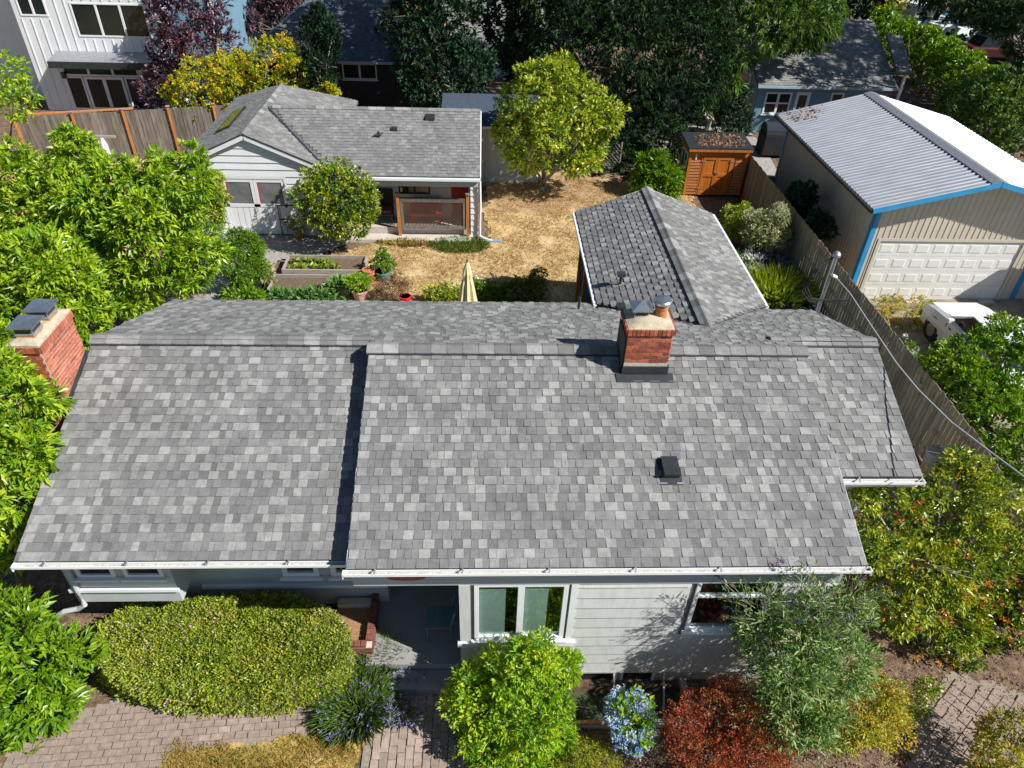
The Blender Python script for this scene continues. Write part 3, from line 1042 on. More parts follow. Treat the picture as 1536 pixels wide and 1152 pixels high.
def window(parent, x0, x1, z0, z1, y, n=1, fw=.05, frame='white', glass='glass', room=True, blinds=(), hbars=(), depth=.06, name="window", proud=.025, sill=True, roommat='dark'):
    m = MB()
    ya, yb = y - proud, y + depth
    m.box(x0, x1, ya, yb, z1 - fw, z1)
    m.box(x0, x1, ya, yb, z0, z0 + fw)
    m.box(x0, x0 + fw, ya, yb, z0 + fw, z1 - fw)
    m.box(x1 - fw, x1, ya, yb, z0 + fw, z1 - fw)
    ws = (x1 - x0 - 2 * fw)
    edges = [x0 + fw]
    for i in range(1, n):
        c = x0 + fw + ws * i / n
        m.box(c - fw * .7, c + fw * .7, ya + .003, yb - .003, z0 + fw, z1 - fw)
        edges += [c - fw * .7, c + fw * .7]
    edges.append(x1 - fw)
    for hb in hbars:
        zc = z0 + (z1 - z0) * hb
        for i in range(n):
            m.box(edges[2 * i], edges[2 * i + 1], ya + .008, yb - .008, zc - fw * .4, zc + fw * .4)
    wo = m.build(name, frame, parent, bevel=.004)
    for i in range(n):
        box_part("pane", glass, wo, edges[2 * i] + .001, edges[2 * i + 1] - .001, y + .012, y + .018, z0 + fw + .001, z1 - fw - .001)
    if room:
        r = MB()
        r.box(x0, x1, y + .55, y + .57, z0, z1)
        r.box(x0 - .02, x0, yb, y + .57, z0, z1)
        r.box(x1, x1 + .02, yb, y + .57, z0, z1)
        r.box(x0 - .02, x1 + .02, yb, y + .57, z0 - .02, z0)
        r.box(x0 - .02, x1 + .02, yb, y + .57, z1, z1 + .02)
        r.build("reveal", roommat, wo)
        for bx0, bx1, bz0, bz1 in blinds:
            box_part("blind", 'blind', wo, bx0, bx1, y + .035, y + .043, bz0, bz1)
    if sill:
        box_part("sill", frame, wo, x0 - .05, x1 + .05, y - proud - .06, y - proud + .003, z0 - .05, z0 - .002)
    return wo


WY = 6.66            # main front wall
W1 = (-.13, 1.32, 1.02, 2.48)      # bay pair
W2 = (3.30, 4.55, 1.22, 2.52)
mw_ = MB()
holes = [W1, W2]
holed(mw_, -.36, 5.5, WY, WY + .12, .03, 2.92, holes)
wall_f = mw_.build("front_wall", 'siding_seam', house)
boards_wall(wall_f, -.18, 5.5, WY, .02, 2.46, .262, [(W1[0] - .12, W1[1] + .13, W1[2] - .14, 3), (W2[0] - .09, W2[1] + .09, W2[2] - .10, 3)], seed=3)
box_part("frieze_board", 'trim_grey', house, -1.93, 5.5, WY - .03, WY - .001, 2.47, 2.915)
window(house, *W1[:2], W1[2], W1[3], WY, n=2, fw=.075, blinds=[(.66, 1.02, 1.1, 2.3), (-.05, .36, 1.1, 2.28)])
MB().box(-.36, -.19, WY - .035, WY + .3, .95, 2.465).build("corner_post", 'siding', house)
MB().box(-.40, 1.52, WY - .07, WY - .012, .86, .97).build("window_ledge", 'white', house)
MB().box(1.36, 1.46, WY - .03, WY - .001, .98, 2.465).build("window_casing", 'white', house)
MB().box(-.36, 1.5, WY - .032, WY - .002, .02, .858).build("apron_panel", 'siding', house)
window(house, *W2[:2], W2[2], W2[3], WY, n=1, fw=.065, hbars=(.68,), blinds=[])
box_part("sill_board", 'siding', house, 1.5, 5.5, WY - .035, WY + .0, -.04, .018)
# foundation and basement windows in the well
fm = MB()
BW = [(1.62, 2.38, -.95, -.10), (2.44, 3.05, -.95, -.10)]
holed(fm, -.36, 5.5, WY + .05, WY + .2, -1.3, -.0, [(a, b, c, d) for a, b, c, d in BW])
found = fm.build("foundation", 'concrete', house)
for b in BW:
    window(house, *b, WY + .06, n=1, fw=.045, glass='glass_dark', room=False, name="basement_window", sill=False)
# side walls and the porch recess
MB().box(-.36, -.24, WY + .12, 8.9, .1, 2.9).build("porch_side_wall", 'grey_wall', house)
MB().box(-1.72, -.36, 8.9, 9.0, .1, 2.9).build("porch_back_wall", 'grey_wall', house)
pd = MB().box(-1.6, -.75, 8.86, 8.9, .32, 2.35).build("front_door", 'white', house)
MB().box(-.98, -.93, 8.80, 8.86, 1.2, 1.3).build("door_handle", 'steel', pd)
MB().box(-1.45, -.6, 8.45, 8.9, .15, .31).build("door_step", 'concrete', house)
MB().box(-1.84, -1.72, 8.122, 9.0, .1, 2.65).build("porch_left_wall", 'grey_wall', house)
# left section wall, in the deep shade of its eave
LW = 8.0
LH = [(-3.53, -2.89, .93, 2.3), (-2.68, -2.12, .93, 2.3)]
lm = MB()
holed(lm, -6.5, -1.72, LW, LW + .12, .08, 2.66, LH)
lm.build("left_wall", 'grey_wall', house)
for i, b in enumerate(LH):
    window(house, *b, LW, n=1, fw=.09, frame='white', room=True, hbars=())
lb = MB().box(-5.0, -1.71, LW - .05, LW - .001, .62, .70).build("wall_ledge", 'white', house)
# box bay with two windows under the deep eave
BYY = 7.35
BH = [(-6.50, -5.90, 1.80, 2.45), (-5.76, -5.14, 1.80, 2.45)]
bm = MB()
holed(bm, -6.72, -5.02, BYY, BYY + .1, 1.12, 2.655, BH)
bm.box(-6.72, -6.62, BYY + .1, LW - .002, 1.12, 2.655)
bm.box(-5.12, -5.02, BYY + .1, LW - .002, 1.12, 2.655)
bm.box(-6.62, -5.12, BYY + .1, LW - .002, 1.12, 1.2)
bay = bm.build("box_bay", 'grey_wall', house)
for b in BH:
    window(house, *b, BYY, n=1, fw=.06, frame='white', glass='glass_dark', room=False, depth=.05)
MB().box(-6.75, -4.99, BYY - .05, BYY - .002, 1.43, 1.50).build("bay_ledge", 'white', house)
MB().box(-6.45, -5.3, 7.9, 7.99, .0, .30).build("brick_edging", 'brick', house)
# back and end walls, wing walls
bw = MB()
bw.box(XL + .25, XL + .37, 8.0, 13.4, 0, 3.0)
bw.box(XL + .25, 2.6, 13.28, 13.4, 0, 2.85)
bw.box(XE - .4, XE - .28, 8.9, 13.0, -.3, 2.85)
bw.box(5.5, XE - .28, 8.78, 8.9, -.4, 2.95)
bw.box(5.38, 5.5, WY + .12, 8.9, -.4, 2.85)
bw.build("outer_wall", 'siding', house)
ww = MB()
ww.box(WX - 1.62, WX - 1.52, 13.4, 18.3, 0, .75)
ww.box(WX - 1.62, WX - 1.52, 13.4, 18.3, 2.6, 3.1)
for y in (13.4, 14.6, 15.8, 17.0, 18.2):
    ww.box(WX - 1.63, WX - 1.50, y, y + .12, .75, 2.6)
ww.box(WX + 1.52, WX + 1.62, 13.0, 18.3, 0, 3.1)
ww.box(WX - 1.62, WX + 1.62, 18.3, 18.4, 0, 3.1)
ww.build("wing_wall", 'blue_house', house)
for i, y in enumerate((13.52, 14.72, 15.92, 17.12)):
    box_part("wing_window", 'glass_dark', house, WX - 1.58, WX - 1.56, y, y + 1.08, .75, 2.6)
for y in (14.62, 17.02, 18.22):
    MB().box(WX - 1.75, WX - 1.64, y, y + .1, 0, 3.02).build("wing_post", 'cedar', house)
# downspout elbow by the left corner
MB().tube([(-6.55, 7.28, 2.6), (-6.6, 7.3, 1.5), (-6.62, 7.3, 1.1), (-6.75, 7.3, 1.0), (-7.0, 7.28, .95), (-7.12, 7.27, .86)], .045, 8).build("downspout", 'grey_wall', house)

pchr = root("porch_chair", "teal metal chair in the shadow at the right side of the porch", "chair", (-.75, 7.4, .15))
sm_ = MB()
for x in (-.95, -.55):
    for y in (7.15, 7.55):
        sm_.tube([(x, y, .15), (x, y, .58)], .014, 6)
for y in (7.15, 7.55):
    sm_.tube([(-.55, y, .58), (-.47, y, 1.0)], .014, 6)
sm_.build("frame", 'teal', pchr)
for i in range(5):
    MB().box(-.97 + i * .088, -.90 + i * .088, 7.13, 7.57, .58, .60).build("slat", 'teal', pchr)
for i in range(3):
    MB().box(-.52 + i * .02, -.50 + i * .02, 7.13, 7.57, .70 + i * .11, .78 + i * .11).build("back_slat", 'teal', pchr)
# house number plate on the frieze
sg = MB()
px_ = [(-1.13 + .30 * math.cos(t) * (1.0 if abs(math.cos(t)) < .92 else .97), 2.70 + .075 * math.sin(t)) for t in [i * math.pi / 12 for i in range(24)]]
sg.slab([(x, WY - .055, z) for x, z in px_], (0, .022, 0))
sgo = sg.build("number_sign", 'red_sign', house)


def text(name, s, size, mat, parent, loc, rot=(rad(90), 0, 0), ext=.003):
    c = bpy.data.curves.new(name, 'FONT')
    c.body = s
    c.size = size
    c.extrude = ext
    c.align_x = 'CENTER'
    c.align_y = 'CENTER'
    c.resolution_u = 2
    c.materials.append(M[mat])
    tmp = bpy.data.objects.new(name, c)
    COL.objects.link(tmp)
    bpy.context.view_layer.update()
    me = bpy.data.meshes.new_from_object(tmp.evaluated_get(bpy.context.evaluated_depsgraph_get()))
    bpy.data.objects.remove(tmp)
    me.name = name
    o = link(name, me, parent, loc)
    o.rotation_euler = rot
    return o


text("numerals", "3026", .11, 'fl_pink', sgo, (-1.13, WY - .06, 2.70))

# brick planter beside the porch: its own little walls of bricks
# chimneys -----------------------------------------------------------
bricks = [unit_box("brick", 'brick', jit=.02, seed=40 + i) for i in range(4)]
bricks_d = [unit_box("brick", 'brick_dark', jit=.02, seed=60 + i) for i in range(4)]
bricks_p = [unit_box("brick", 'brick_pink', jit=.02, seed=50 + i) for i in range(4)]


def brick_face(part, O, U, n, length, z0, z1, zcut=None, seed=0, mesh=None, inset=.0, bh=.055, joint=.0135, bl=.196, skip=None):
    """lay a running bond on a vertical face; O a corner, U along it, n outward normal"""
    r = random.Random(seed)
    O, U, n = Vector(O), Vector(U), Vector(n)
    ms = mesh or bricks
    z = z1 + .006 - int((z1 - z0) / (bh + joint)) * (bh + joint)
    row = 0
    cnt = 0
    while z + bh <= z1 + .004:
        u = 0 if row % 2 == 0 else -bl / 2
        while u < length - .02:
            a, b = max(0, u), min(length, u + bl)
            u += bl + joint
            if b - a < .03:
                continue
            uc = (a + b) / 2
            if zcut and z < zcut(uc):
                continue
            if skip and skip(uc, z):
                continue
            p = O + U * uc + Vector((0, 0, z + bh / 2)) + n * (.001 + r.uniform(-.003, .003))
            piece("brick", ms[r.randrange(4)], part, TRS(p, (b - a, .03, bh), U, n, (0, 0, 1)))
            cnt += 1
        z += bh + joint
        row += 1
    return cnt


def soldier(part, O, U, n, length, z0, h, seed=0, w=.066, mesh=None):
    r = random.Random(seed)
    O, U, n = Vector(O), Vector(U), Vector(n)
    k = int(length / w)
    for i in range(k):
        p = O + U * ((i + .5) * length / k) + Vector((0, 0, z0 + h / 2)) + n * r.uniform(.0, .005)
        piece("brick", (mesh or bricks)[r.randrange(4)], part, TRS(p, (length / k - .009, .04, h - .012), U, n))


# centre chimney through the ridge
cx0, cx1, cy0, cy1, cz1 = 2.37, 3.10, 9.62, 10.22, 5.02
ch = MB().box(cx0 - .007, cx1 + .007, cy0 - .007, cy1 + .007, 3.9, cz1).build("chimney", 'mortar', house)
zs = lambda y: zmain(y) if y < RY else zback(y)
brick_face(ch, (cx0, cy0, 0), (1, 0, 0), (0, -1, 0), cx1 - cx0, zs(cy0) + .20, cz1 - .004, seed=1)
brick_face(ch, (cx0, cy1, 0), (0, -1, 0), (-1, 0, 0), cy1 - cy0, 4.1, cz1 - .004, zcut=lambda u: zs(cy1 - u) + .02, seed=2)
brick_face(ch, (cx1, cy0, 0), (0, 1, 0), (1, 0, 0), cy1 - cy0, 4.1, cz1 - .004, zcut=lambda u: zs(cy0 + u) + .02, seed=3)
e = .022
MB().box(cx0 - e + .01, cx1 + e - .01, cy0 - e + .01, cy1 + e - .01, cz1, cz1 + .115).build("brick_collar", 'mortar', ch)
soldier(ch, (cx0 - e, cy0 - e, 0), (1, 0, 0), (0, -1, 0), cx1 - cx0 + 2 * e, cz1, .115, 5)
soldier(ch, (cx0 - e, cy1 + e, 0), (0, -1, 0), (-1, 0, 0), cy1 - cy0 + 2 * e, cz1, .115, 6)
soldier(ch, (cx1 + e, cy0 - e, 0), (0, 1, 0), (1, 0, 0), cy1 - cy0 + 2 * e, cz1, .115, 7)
# mortar crown, lumpy
cr = MB()
nn = 9
rr = random.Random(3)
vs, fs = [], []
for j in range(nn):
    for i in range(nn):
        u, w = i / (nn - 1), j / (nn - 1)
        edge = min(u, 1 - u, w, 1 - w)
        vs.append((cx0 - .015 + u * (cx1 - cx0 + .03), cy0 - .015 + w * (cy1 - cy0 + .03), cz1 + .112 + (.085 * min(1, edge * 3.4) + rr.uniform(-.012, .018)) * (1 if edge > 0 else .12)))
for j in range(nn - 1):
    for i in range(nn - 1):
        a = j * nn + i
        fs.append((a, a + 1, a + nn + 1, a + nn))
cr.add(vs, fs).build("mortar_crown", 'crown', ch, smooth=True)
# clay flue with its metal cap
fx, fy = 2.93, 9.95
MB().lathe((fx, fy, cz1 + .12), [(.105, 0), (.10, .2), (.115, .21), (.115, .25), (.085, .26), (.085, .22)], 20).build("clay_flue", 'terracotta', ch, smooth=False)
MB().lathe((fx, fy, cz1 + .36), [(.09, 0), (.092, .05), (.145, .055), (.15, .10), (.13, .125), (.05, .14), (.001, .145)], 24).build("flue_cap", 'steel', ch)


def pyramid_cap(part, cx, cy, z, w, d, h=.075, leg=.12, mat='steel'):
    m = MB()
    for sx in (-1, 1):
        for sy in (-1, 1):
            m.beam((cx + sx * w * .33, cy + sy * d * .33, z), (cx + sx * w * .33, cy + sy * d * .33, z + leg), .012, .012)
    m.box(cx - w * .36, cx + w * .36, cy - d * .36, cy + d * .36, z - .03, z + .012)
    m.build("cap_base", 'zinc', part)
    me = MB()
    me.box(cx - w * .33, cx + w * .33, cy - d * .33, cy + d * .33, z + .015, z + leg - .005)
    me.build("spark_mesh", 'black_metal', part)
    m = MB()
    a = [(cx - w / 2, cy - d / 2, z + leg), (cx + w / 2, cy - d / 2, z + leg), (cx + w / 2, cy + d / 2, z + leg), (cx - w / 2, cy + d / 2, z + leg)]
    m.add(a + [(p[0], p[1], p[2] - .018) for p in a] + [(cx, cy, z + leg + h)], [(0, 1, 8), (1, 2, 8), (2, 3, 8), (3, 0, 8), (0, 4, 5, 1), (1, 5, 6, 2), (2, 6, 7, 3), (3, 7, 4, 0), (7, 6, 5, 4)])
    m.build("rain_cap", mat, part)


pyramid_cap(ch, 2.60, 10.0, cz1 + .20, .34, .36, h=.09)
# black flashing round its foot
fl = MB()
z0 = zs(cy0)
fl.box(cx0 - .03, cx1 + .03, cy0 - .04, cy0 - .022, z0 - .02, z0 + .19)
fl.slab([(cx0 - .12, cy0 - .17, zmain(cy0 - .17) + .034), (cx1 + .12, cy0 - .17, zmain(cy0 - .17) + .034), (cx1 + .12, cy0 - .012, zmain(cy0 - .012) + .045), (cx0 - .12, cy0 - .012, zmain(cy0 - .012) + .045)], (0, 0, -.012))
for x, s in ((cx0 - .05, -1), (cx1 + .03, 1)):
    fl.add([(x, cy0 - .014, zs(cy0)), (x, RY, RZ), (x, cy1, zs(cy1)), (x, cy1, zs(cy1) + .16), (x, RY, RZ + .17), (x, cy0 - .014, zs(cy0) + .19)], [(0, 1, 4, 5), (1, 2, 3, 4)])
fl.build("step_flashing", 'black_metal', ch)
MB().box(cx0 - .045, cx0 - .03, cy0 + .02, cy1, zs(cy1) + .02, cz1 - .06).build("metal_cladding", surf("sooty_cladding", (.05, .045, .042), (.10, .085, .075), scale=6, rough=.8), ch)

# end chimney outside the left gable
lx0, lx1, ly0, ly1, lz1 = -7.30, -6.87, 9.24, 10.26, 4.87
ch2 = MB().box(lx0 - .007, lx1 + .007, ly0 - .007, ly1 + .007, 0, lz1).build("chimney", 'mortar', house)
zl = lambda y: zleft(y) if y < LYR else zback(y)
brick_face(ch2, (lx0, ly0, 0), (1, 0, 0), (0, -1, 0), lx1 - lx0, 2.55, lz1 - .004, seed=11)
brick_face(ch2, (lx1, ly0, 0), (0, 1, 0), (1, 0, 0), ly1 - ly0, 3.3, lz1 - .004, zcut=lambda u: zl(ly0 + u) + .03, seed=12, mesh=bricks_p)
MB().box(lx0 - e + .01, lx1 + e - .01, ly0 - e + .01, ly1 + e - .01, lz1, lz1 + .115).build("brick_collar", 'mortar', ch2)
soldier(ch2, (lx0 - e, ly0 - e, 0), (1, 0, 0), (0, -1, 0), lx1 - lx0 + 2 * e, lz1, .115, 15)
soldier(ch2, (lx1 + e, ly0 - e, 0), (0, 1, 0), (1, 0, 0), ly1 - ly0 + 2 * e, lz1, .115, 16, mesh=bricks_p)
m = MB()
a = [(lx0 - .03, ly0 - .03), (lx1 + .03, ly0 - .03), (lx1 + .03, ly1 + .03), (lx0 - .03, ly1 + .03)]
m.slab([(x, y, lz1 + .113) for x, y in a], (0, 0, .035))
ins = .10
b = [(lx0 + ins, ly0 + ins), (lx1 - ins, ly0 + ins), (lx1 - ins, ly1 - ins), (lx0 + ins, ly1 - ins)]
m.add([(x, y, lz1 + .148) for x, y in a] + [(x, y, lz1 + .20) for x, y in b], [(0, 1, 5, 4), (1, 2, 6, 5), (2, 3, 7, 6), (3, 0, 4, 7), (4, 5, 6, 7)])
m.build("mortar_crown", 'crown', ch2)
for yy in (9.5, 9.98):
    pyramid_cap(ch2, (lx0 + lx1) / 2, yy, lz1 + .26, .40, .40, h=.012, leg=.14)
    MB().box((lx0 + lx1) / 2 - .14, (lx0 + lx1) / 2 + .14, yy - .14, yy + .14, lz1 + .18, lz1 + .25).build("clay_flue", 'terracotta', ch2)
fl = MB()
x = lx1 + .024
ys = [ly0 - .02, 9.6, 9.95, ly1]
for a_, b_ in zip(ys, ys[1:]):
    fl.slab([(x, a_, zl(a_) - .05), (x, b_, zl(b_) - .05), (x, b_, zl(b_) + .12), (x, a_, zl(a_) + .12)], (.014, 0, 0))
fl.box(lx1 - .16, lx1 + .03, ly0 - .045, ly0 - .026, zl(ly0) - .10, zl(ly0) + .10)
fl.box(lx1 + .0, lx1 + .05, ly0 - .08, ly0 - .0, zl(ly0) - .16, zl(ly0) + .14)
fl.build("step_flashing", 'black_metal', ch2)
# roof vents
vt = MB()
vy0, vy1, vx0, vx1 = 7.74, 8.0, 2.80, 3.06
vt.slab([(vx0 - .05, vy0 - .06, zmain(vy0 - .06) + .03), (vx1 + .05, vy0 - .06, zmain(vy0 - .06) + .03), (vx1 + .05, vy1 + .12, zmain(vy1 + .12) + .02), (vx0 - .05, vy1 + .12, zmain(vy1 + .12) + .02)], (0, 0, -.008))
vt.add([(vx0, vy0, zmain(vy0) + .19), (vx1, vy0, zmain(vy0) + .19), (vx1, vy1 + .1, zmain(vy1 + .1) + .09), (vx0, vy1 + .1, zmain(vy1 + .1) + .09),
        (vx0, vy0 + .06, zmain(vy0) + .03), (vx1, vy0 + .06, zmain(vy0) + .03), (vx1, vy1 + .1, zmain(vy1) + .03), (vx0, vy1 + .1, zmain(vy1) + .03), (vx0, vy0, zmain(vy0) + .155), (vx1, vy0, zmain(vy0) + .155)],
       [(0, 1, 2, 3), (0, 8, 9, 1), (8, 4, 5, 9), (0, 3, 7, 4, 8), (1, 9, 5, 6, 2)])
vt.build("roof_vent", 'black_metal', house, bevel=.004)
p = (2.06, 13.15)
MB().tube([(p[0], p[1], zback(p[1])), (p[0], p[1], zback(p[1]) + .32)], .028, 10).build("vent_pipe", 'black_metal', house)
MB().box(2.98 - .09, 2.98 + .09, 13.05, 13.25, zback(13.2), zback(13.1) + .12).build("roof_vent", 'black_metal', house)
pw = (3.0, 14.15)
MB().tube([(WX - 1.35, 14.2, wz(WX - 1.35)), (WX - 1.35, 14.2, wz(WX - 1.35) + .28)], .03, 10).build("vent_pipe", 'black_metal', house)
MB().box(WX - 1.44, WX - 1.26, 14.12, 14.28, wz(WX - 1.35) + .24, wz(WX - 1.35) + .31).build("vent_cap", 'black_metal', house)
for (x, y) in ((-4.0, LYR - .14), (.75, RY - .17)):
    zz = (zleft(y) if x < XM else zmain(y)) + .035
    MB().tube([(x + .03 * math.cos(t), y + .03 * math.sin(t), zz + .02 * math.sin(t)) for t in [i * .7 for i in range(9)]], .008, 6).build("anchor_ring", 'black_metal', house)
# porch slab and steps, brick planter
pslab = tag(MB().slab([(-2.0, 6.72, -.3), (-.37, 6.72, -.3), (-.37, 8.88, -.3), (-2.0, 8.88, -.3)], (0, 0, .45)).build("porch_slab", 'porch', None, loc=(-1.5, 7.8, 0)),
            "painted grey concrete porch slab in front of the recessed front door", "porch")
st1 = tag(MB().box(-2.0, -.38, 6.36, 6.715, -.35, .0).build("porch_step", 'porch', None, loc=(-1.2, 6.5, -.2), bevel=.01), "single concrete step between the paver walk and the porch", "step")

pl = root("brick_planter", "low red brick planter box of dry mulch beside the porch", "planter", (-2.5, 7.4, 0))
x0, x1, y0, y1, zt = -2.62, -1.9, 6.93, 7.94, .40
MB().box(x0, x1, y0, y0 + .11, -.2, zt - .06).build("planter_wall", 'mortar', pl)
MB().box(x1 - .11, x1, y0 + .11, y1, -.2, zt - .06).build("planter_wall", 'mortar', pl)
MB().box(x0, x1 - .11, y1 - .15, y1, -.2, zt - .06).build("planter_wall", 'mortar', pl)
MB().box(x0, x1 - .11, y0 + .11, y1 - .15, -.1, zt - .16).build("mulch_fill", 'duff', pl)
brick_face(pl, (x0, y0, 0), (1, 0, 0), (0, -1, 0), x1 - x0, -.18, zt - .06, seed=31, mesh=bricks_d)
brick_face(pl, (x1, y0, 0), (0, 1, 0), (1, 0, 0), y1 - y0, -.18, zt - .06, seed=32, mesh=bricks_d)
n_ = 10
for i in range(6):
    piece("brick", bricks_d[i % 4], pl, TRS((x0 + .06 + i * .104, y0 + .055, zt - .032), (.09, .115, .05)))
for i in range(9):
    piece("brick", bricks_d[i % 4], pl, TRS((x1 - .055, y0 + .17 + i * .112, zt - .032), (.115, .098, .05)))

# window-well curb
wc = root("window_well", "concrete window well with rusty metal edge under the siding", "window well", (2.4, 6.1, -.4))
MB().box(WELL[0] - .1, WELL[0], WELL[2] - .1, WELL[3] + .1, -1.3, -.30).build("curb", 'pale_concrete', wc)
MB().box(WELL[1], WELL[1] + .1, WELL[2] - .1, WELL[3] + .1, -1.3, -.30).build("curb", 'pale_concrete', wc)
MB().box(WELL[0], WELL[1], WELL[2] - .1, WELL[2], -1.3, -.32).build("curb", 'pale_concrete', wc)
MB().box(WELL[0], 2.3, WELL[2] - .085, WELL[2] - .02, -.318, -.29).build("rusty_edge", 'terracotta', wc)
for x in (2.25, 3.12):
    MB().beam((x, WELL[2], -.6), (x + .05, WELL[3] + .1, -.02), .03, .06).build("divider", 'zinc', wc)

# ================================================================== FOLIAGE
def unit(a):
    return a / np.maximum(np.linalg.norm(a, axis=-1, keepdims=True), 1e-9)


def leaf_arrays(r, P, D, k, L, W, spread=1.0, up=.25, droop=.15, lift=.18, tint=(0, 1), jitter=.03, lvar=.5, ctint=None):
    """k leaves from each point P, fanned about direction D -> verts, tris, tints"""
    n = len(P)
    D = unit(D)
    dirs = D[:, None, :] + spread * r.normal(size=(n, k, 3)) * .62 + np.array([0, 0, up])
    dirs = unit(dirs).reshape(-1, 3)
    base = (P[:, None, :] + r.normal(size=(n, k, 3)) * jitter).reshape(-1, 3)
    N = n * k
    l = L * (1 + lvar * r.uniform(-1, 1, (N, 1)))
    w = W * (1 + lvar * r.uniform(-1, 1, (N, 1)))
    ref = np.array([0, 0, 1.0]) + r.normal(size=(N, 3)) * .45
    side = unit(np.cross(dirs, ref))
    nrm = np.cross(side, dirs)
    mid = base + dirs * l * .5
    v0 = base
    v1 = mid + side * w * .5 + nrm * w * lift
    v2 = base + dirs * l - np.array([0, 0, 1.0]) * l * droop * r.uniform(0, 1.5, (N, 1))
    v3 = mid - side * w * .5 + nrm * w * lift
    V = np.stack([v0, v1, v2, v3], 1).reshape(-1, 3)
    i = np.arange(N)[:, None] * 4
    F = np.concatenate([i + np.array([0, 1, 2]), i + np.array([0, 2, 3])], 1).reshape(-1, 3)
    if ctint is None:
        ctint = r.uniform(tint[0], tint[1], n)
    tt = np.clip(np.repeat(ctint, k) + r.normal(size=N) * .13, 0.01, .99)
    return V, F, np.repeat(tt, 2)


def blob_points(r, blobs, n, rough=.16, inner=.22, cull=.72, floor=None, gaps=.0, freq=2.6, lobes=0):
    """points near the surfaces of a union of ellipsoids, lumpy; returns points and outward directions"""
    C = np.array([b[0] for b in blobs], float)
    R = np.array([b[1] if hasattr(b[1], '__len__') else (b[1],) * 3 for b in blobs], float)
    if lobes:
        k = lobes
        dd = unit(r.normal(size=(len(C), k, 3)) + np.array([0, -.15, .35]))
        sub = C[:, None] + dd * R[:, None] * r.uniform(.62, .92, (len(C), k, 1))
        sr = R[:, None] * r.uniform(.26, .46, (len(C), k, 1)) * np.array([1, 1, .85])
        C = np.concatenate([C, sub.reshape(-1, 3)])
        R = np.concatenate([R * .80, sr.reshape(-1, 3)])
    area = (R[:, 0] * R[:, 1] + R[:, 0] * R[:, 2] + R[:, 1] * R[:, 2])
    idx = r.choice(len(C), size=int(n * 1.6), p=area / area.sum())
    d = unit(r.normal(size=(len(idx), 3)))
    q = np.where(r.random(len(idx)) < inner, r.uniform(.45, .85, len(idx)), 1 - np.abs(r.normal(size=len(idx))) * .10)
    P0 = C[idx] + d * R[idx]
    ph = np.array([1.7, 4.1, 2.9])
    f = freq / max(.3, float(R.mean()))
    lump = np.sin(P0[:, 0] * f + ph[0] + 1.3 * np.sin(P0[:, 2] * f)) * np.sin(P0[:, 1] * f + ph[1]) + .6 * np.sin(P0[:, 2] * f * 1.9 + P0[:, 0] * f * 1.3 + ph[2])
    lump = lump + .9 * r.normal(size=len(C))[idx]
    q = np.where(r.random(len(idx)) < .035, r.uniform(1.08, 1.32, len(idx)), q)
    s = q * (1 + rough * lump * .7 + rough * .4 * r.normal(size=len(idx)))
    P = C[idx] + d * R[idx] * s[:, None]
    keep = np.ones(len(P), bool)
    for c, rr in zip(C, R):
        e = np.linalg.norm((P - c) / rr, axis=1)
        keep &= (e > cull * (0.55 + .45 * (q > .86))) | (e > cull)
    own = np.linalg.norm((P - C[idx]) / R[idx], axis=1)
    for j, (c, rr) in enumerate(zip(C, R)):
        e = np.linalg.norm((P - c) / rr, axis=1)
        keep &= ~((e < cull) & (idx != j))
    if gaps > 0:
        keep &= (lump > -1.2 + gaps * 1.5) | (r.random(len(P)) < .25)
    if floor is not None:
        keep &= P[:, 2] > floor
    P, d, lump = P[keep][:n], (d / R[idx])[keep][:n], lump[keep][:n]
    return P, unit(d), lump


LEAFN = [0]


def crown(parent, blobs, n, k, L, W, mat, seed, name="crown", tint=(0.05, .95), tlump=.25, up=.25, spread=1.0, droop=.15,
          rough=.16, inner=.22, floor=None, gaps=0.0, jitter=.03, lift=.18, cull=.72, freq=2.6, lobes=9):
    r = np.random.default_rng(seed)
    P, D, lump = blob_points(r, blobs, n, rough, inner, cull, floor, gaps, freq, lobes)
    ct = np.clip(r.uniform(tint[0], tint[1], len(P)) + tlump * lump * .4, 0, 1)
    V, F, t = leaf_arrays(r, P, D, k, L, W, spread, up, droop, lift, jitter=jitter, ctint=ct)
    LEAFN[0] += len(F)
    return np_mesh(name, V, F, mat, parent, {"tint": t})


def flowers(parent, P, D, petals, L, W, mat, seed, name="flowers", spread=1.3, up=.3):
    r = np.random.default_rng(seed)
    V, F, t = leaf_arrays(r, P, D, petals, L, W, spread, up, .05, .1, jitter=L * .4)
    LEAFN[0] += len(F)
    o = np_mesh(name, V, F, mat, parent, {"tint": t})
    o['kind'] = 'stuff'
    return o


def stems(parent, base, targets, r0, mat='bark', name="trunk", seed=0, split=.35, wig=.06, n=6):
    """tapered trunk with limbs reaching for the targets"""
    r = random.Random(seed)
    m = MB()
    base = Vector(base)
    mean = Vector((0, 0, 0))
    for t in targets:
        mean += Vector(t)
    mean /= len(targets)
    fork = base + (mean - base) * split
    m.tube([base + Vector((0, 0, -.15)), base + (fork - base) * .5 + Vector((r.uniform(-wig, wig), r.uniform(-wig, wig), 0)), fork], [r0, r0 * .8, r0 * .65], n)
    for t in targets:
        t = Vector(t)
        mid = fork + (t - fork) * .5 + Vector((r.uniform(-wig, wig) * 3, r.uniform(-wig, wig) * 3, r.uniform(0, wig) * 2))
        m.tube([fork, mid, t], [r0 * .5, r0 * .33, r0 * .12], n)
        for q in range(4):
            e = mid + Vector((r.uniform(-1, 1), r.uniform(-1, 1), r.uniform(0, .8))) * (t - fork).length * .28
            m.tube([mid, e], [r0 * .25, r0 * .06], 5)
    return m.build(name, mat, parent, smooth=True)


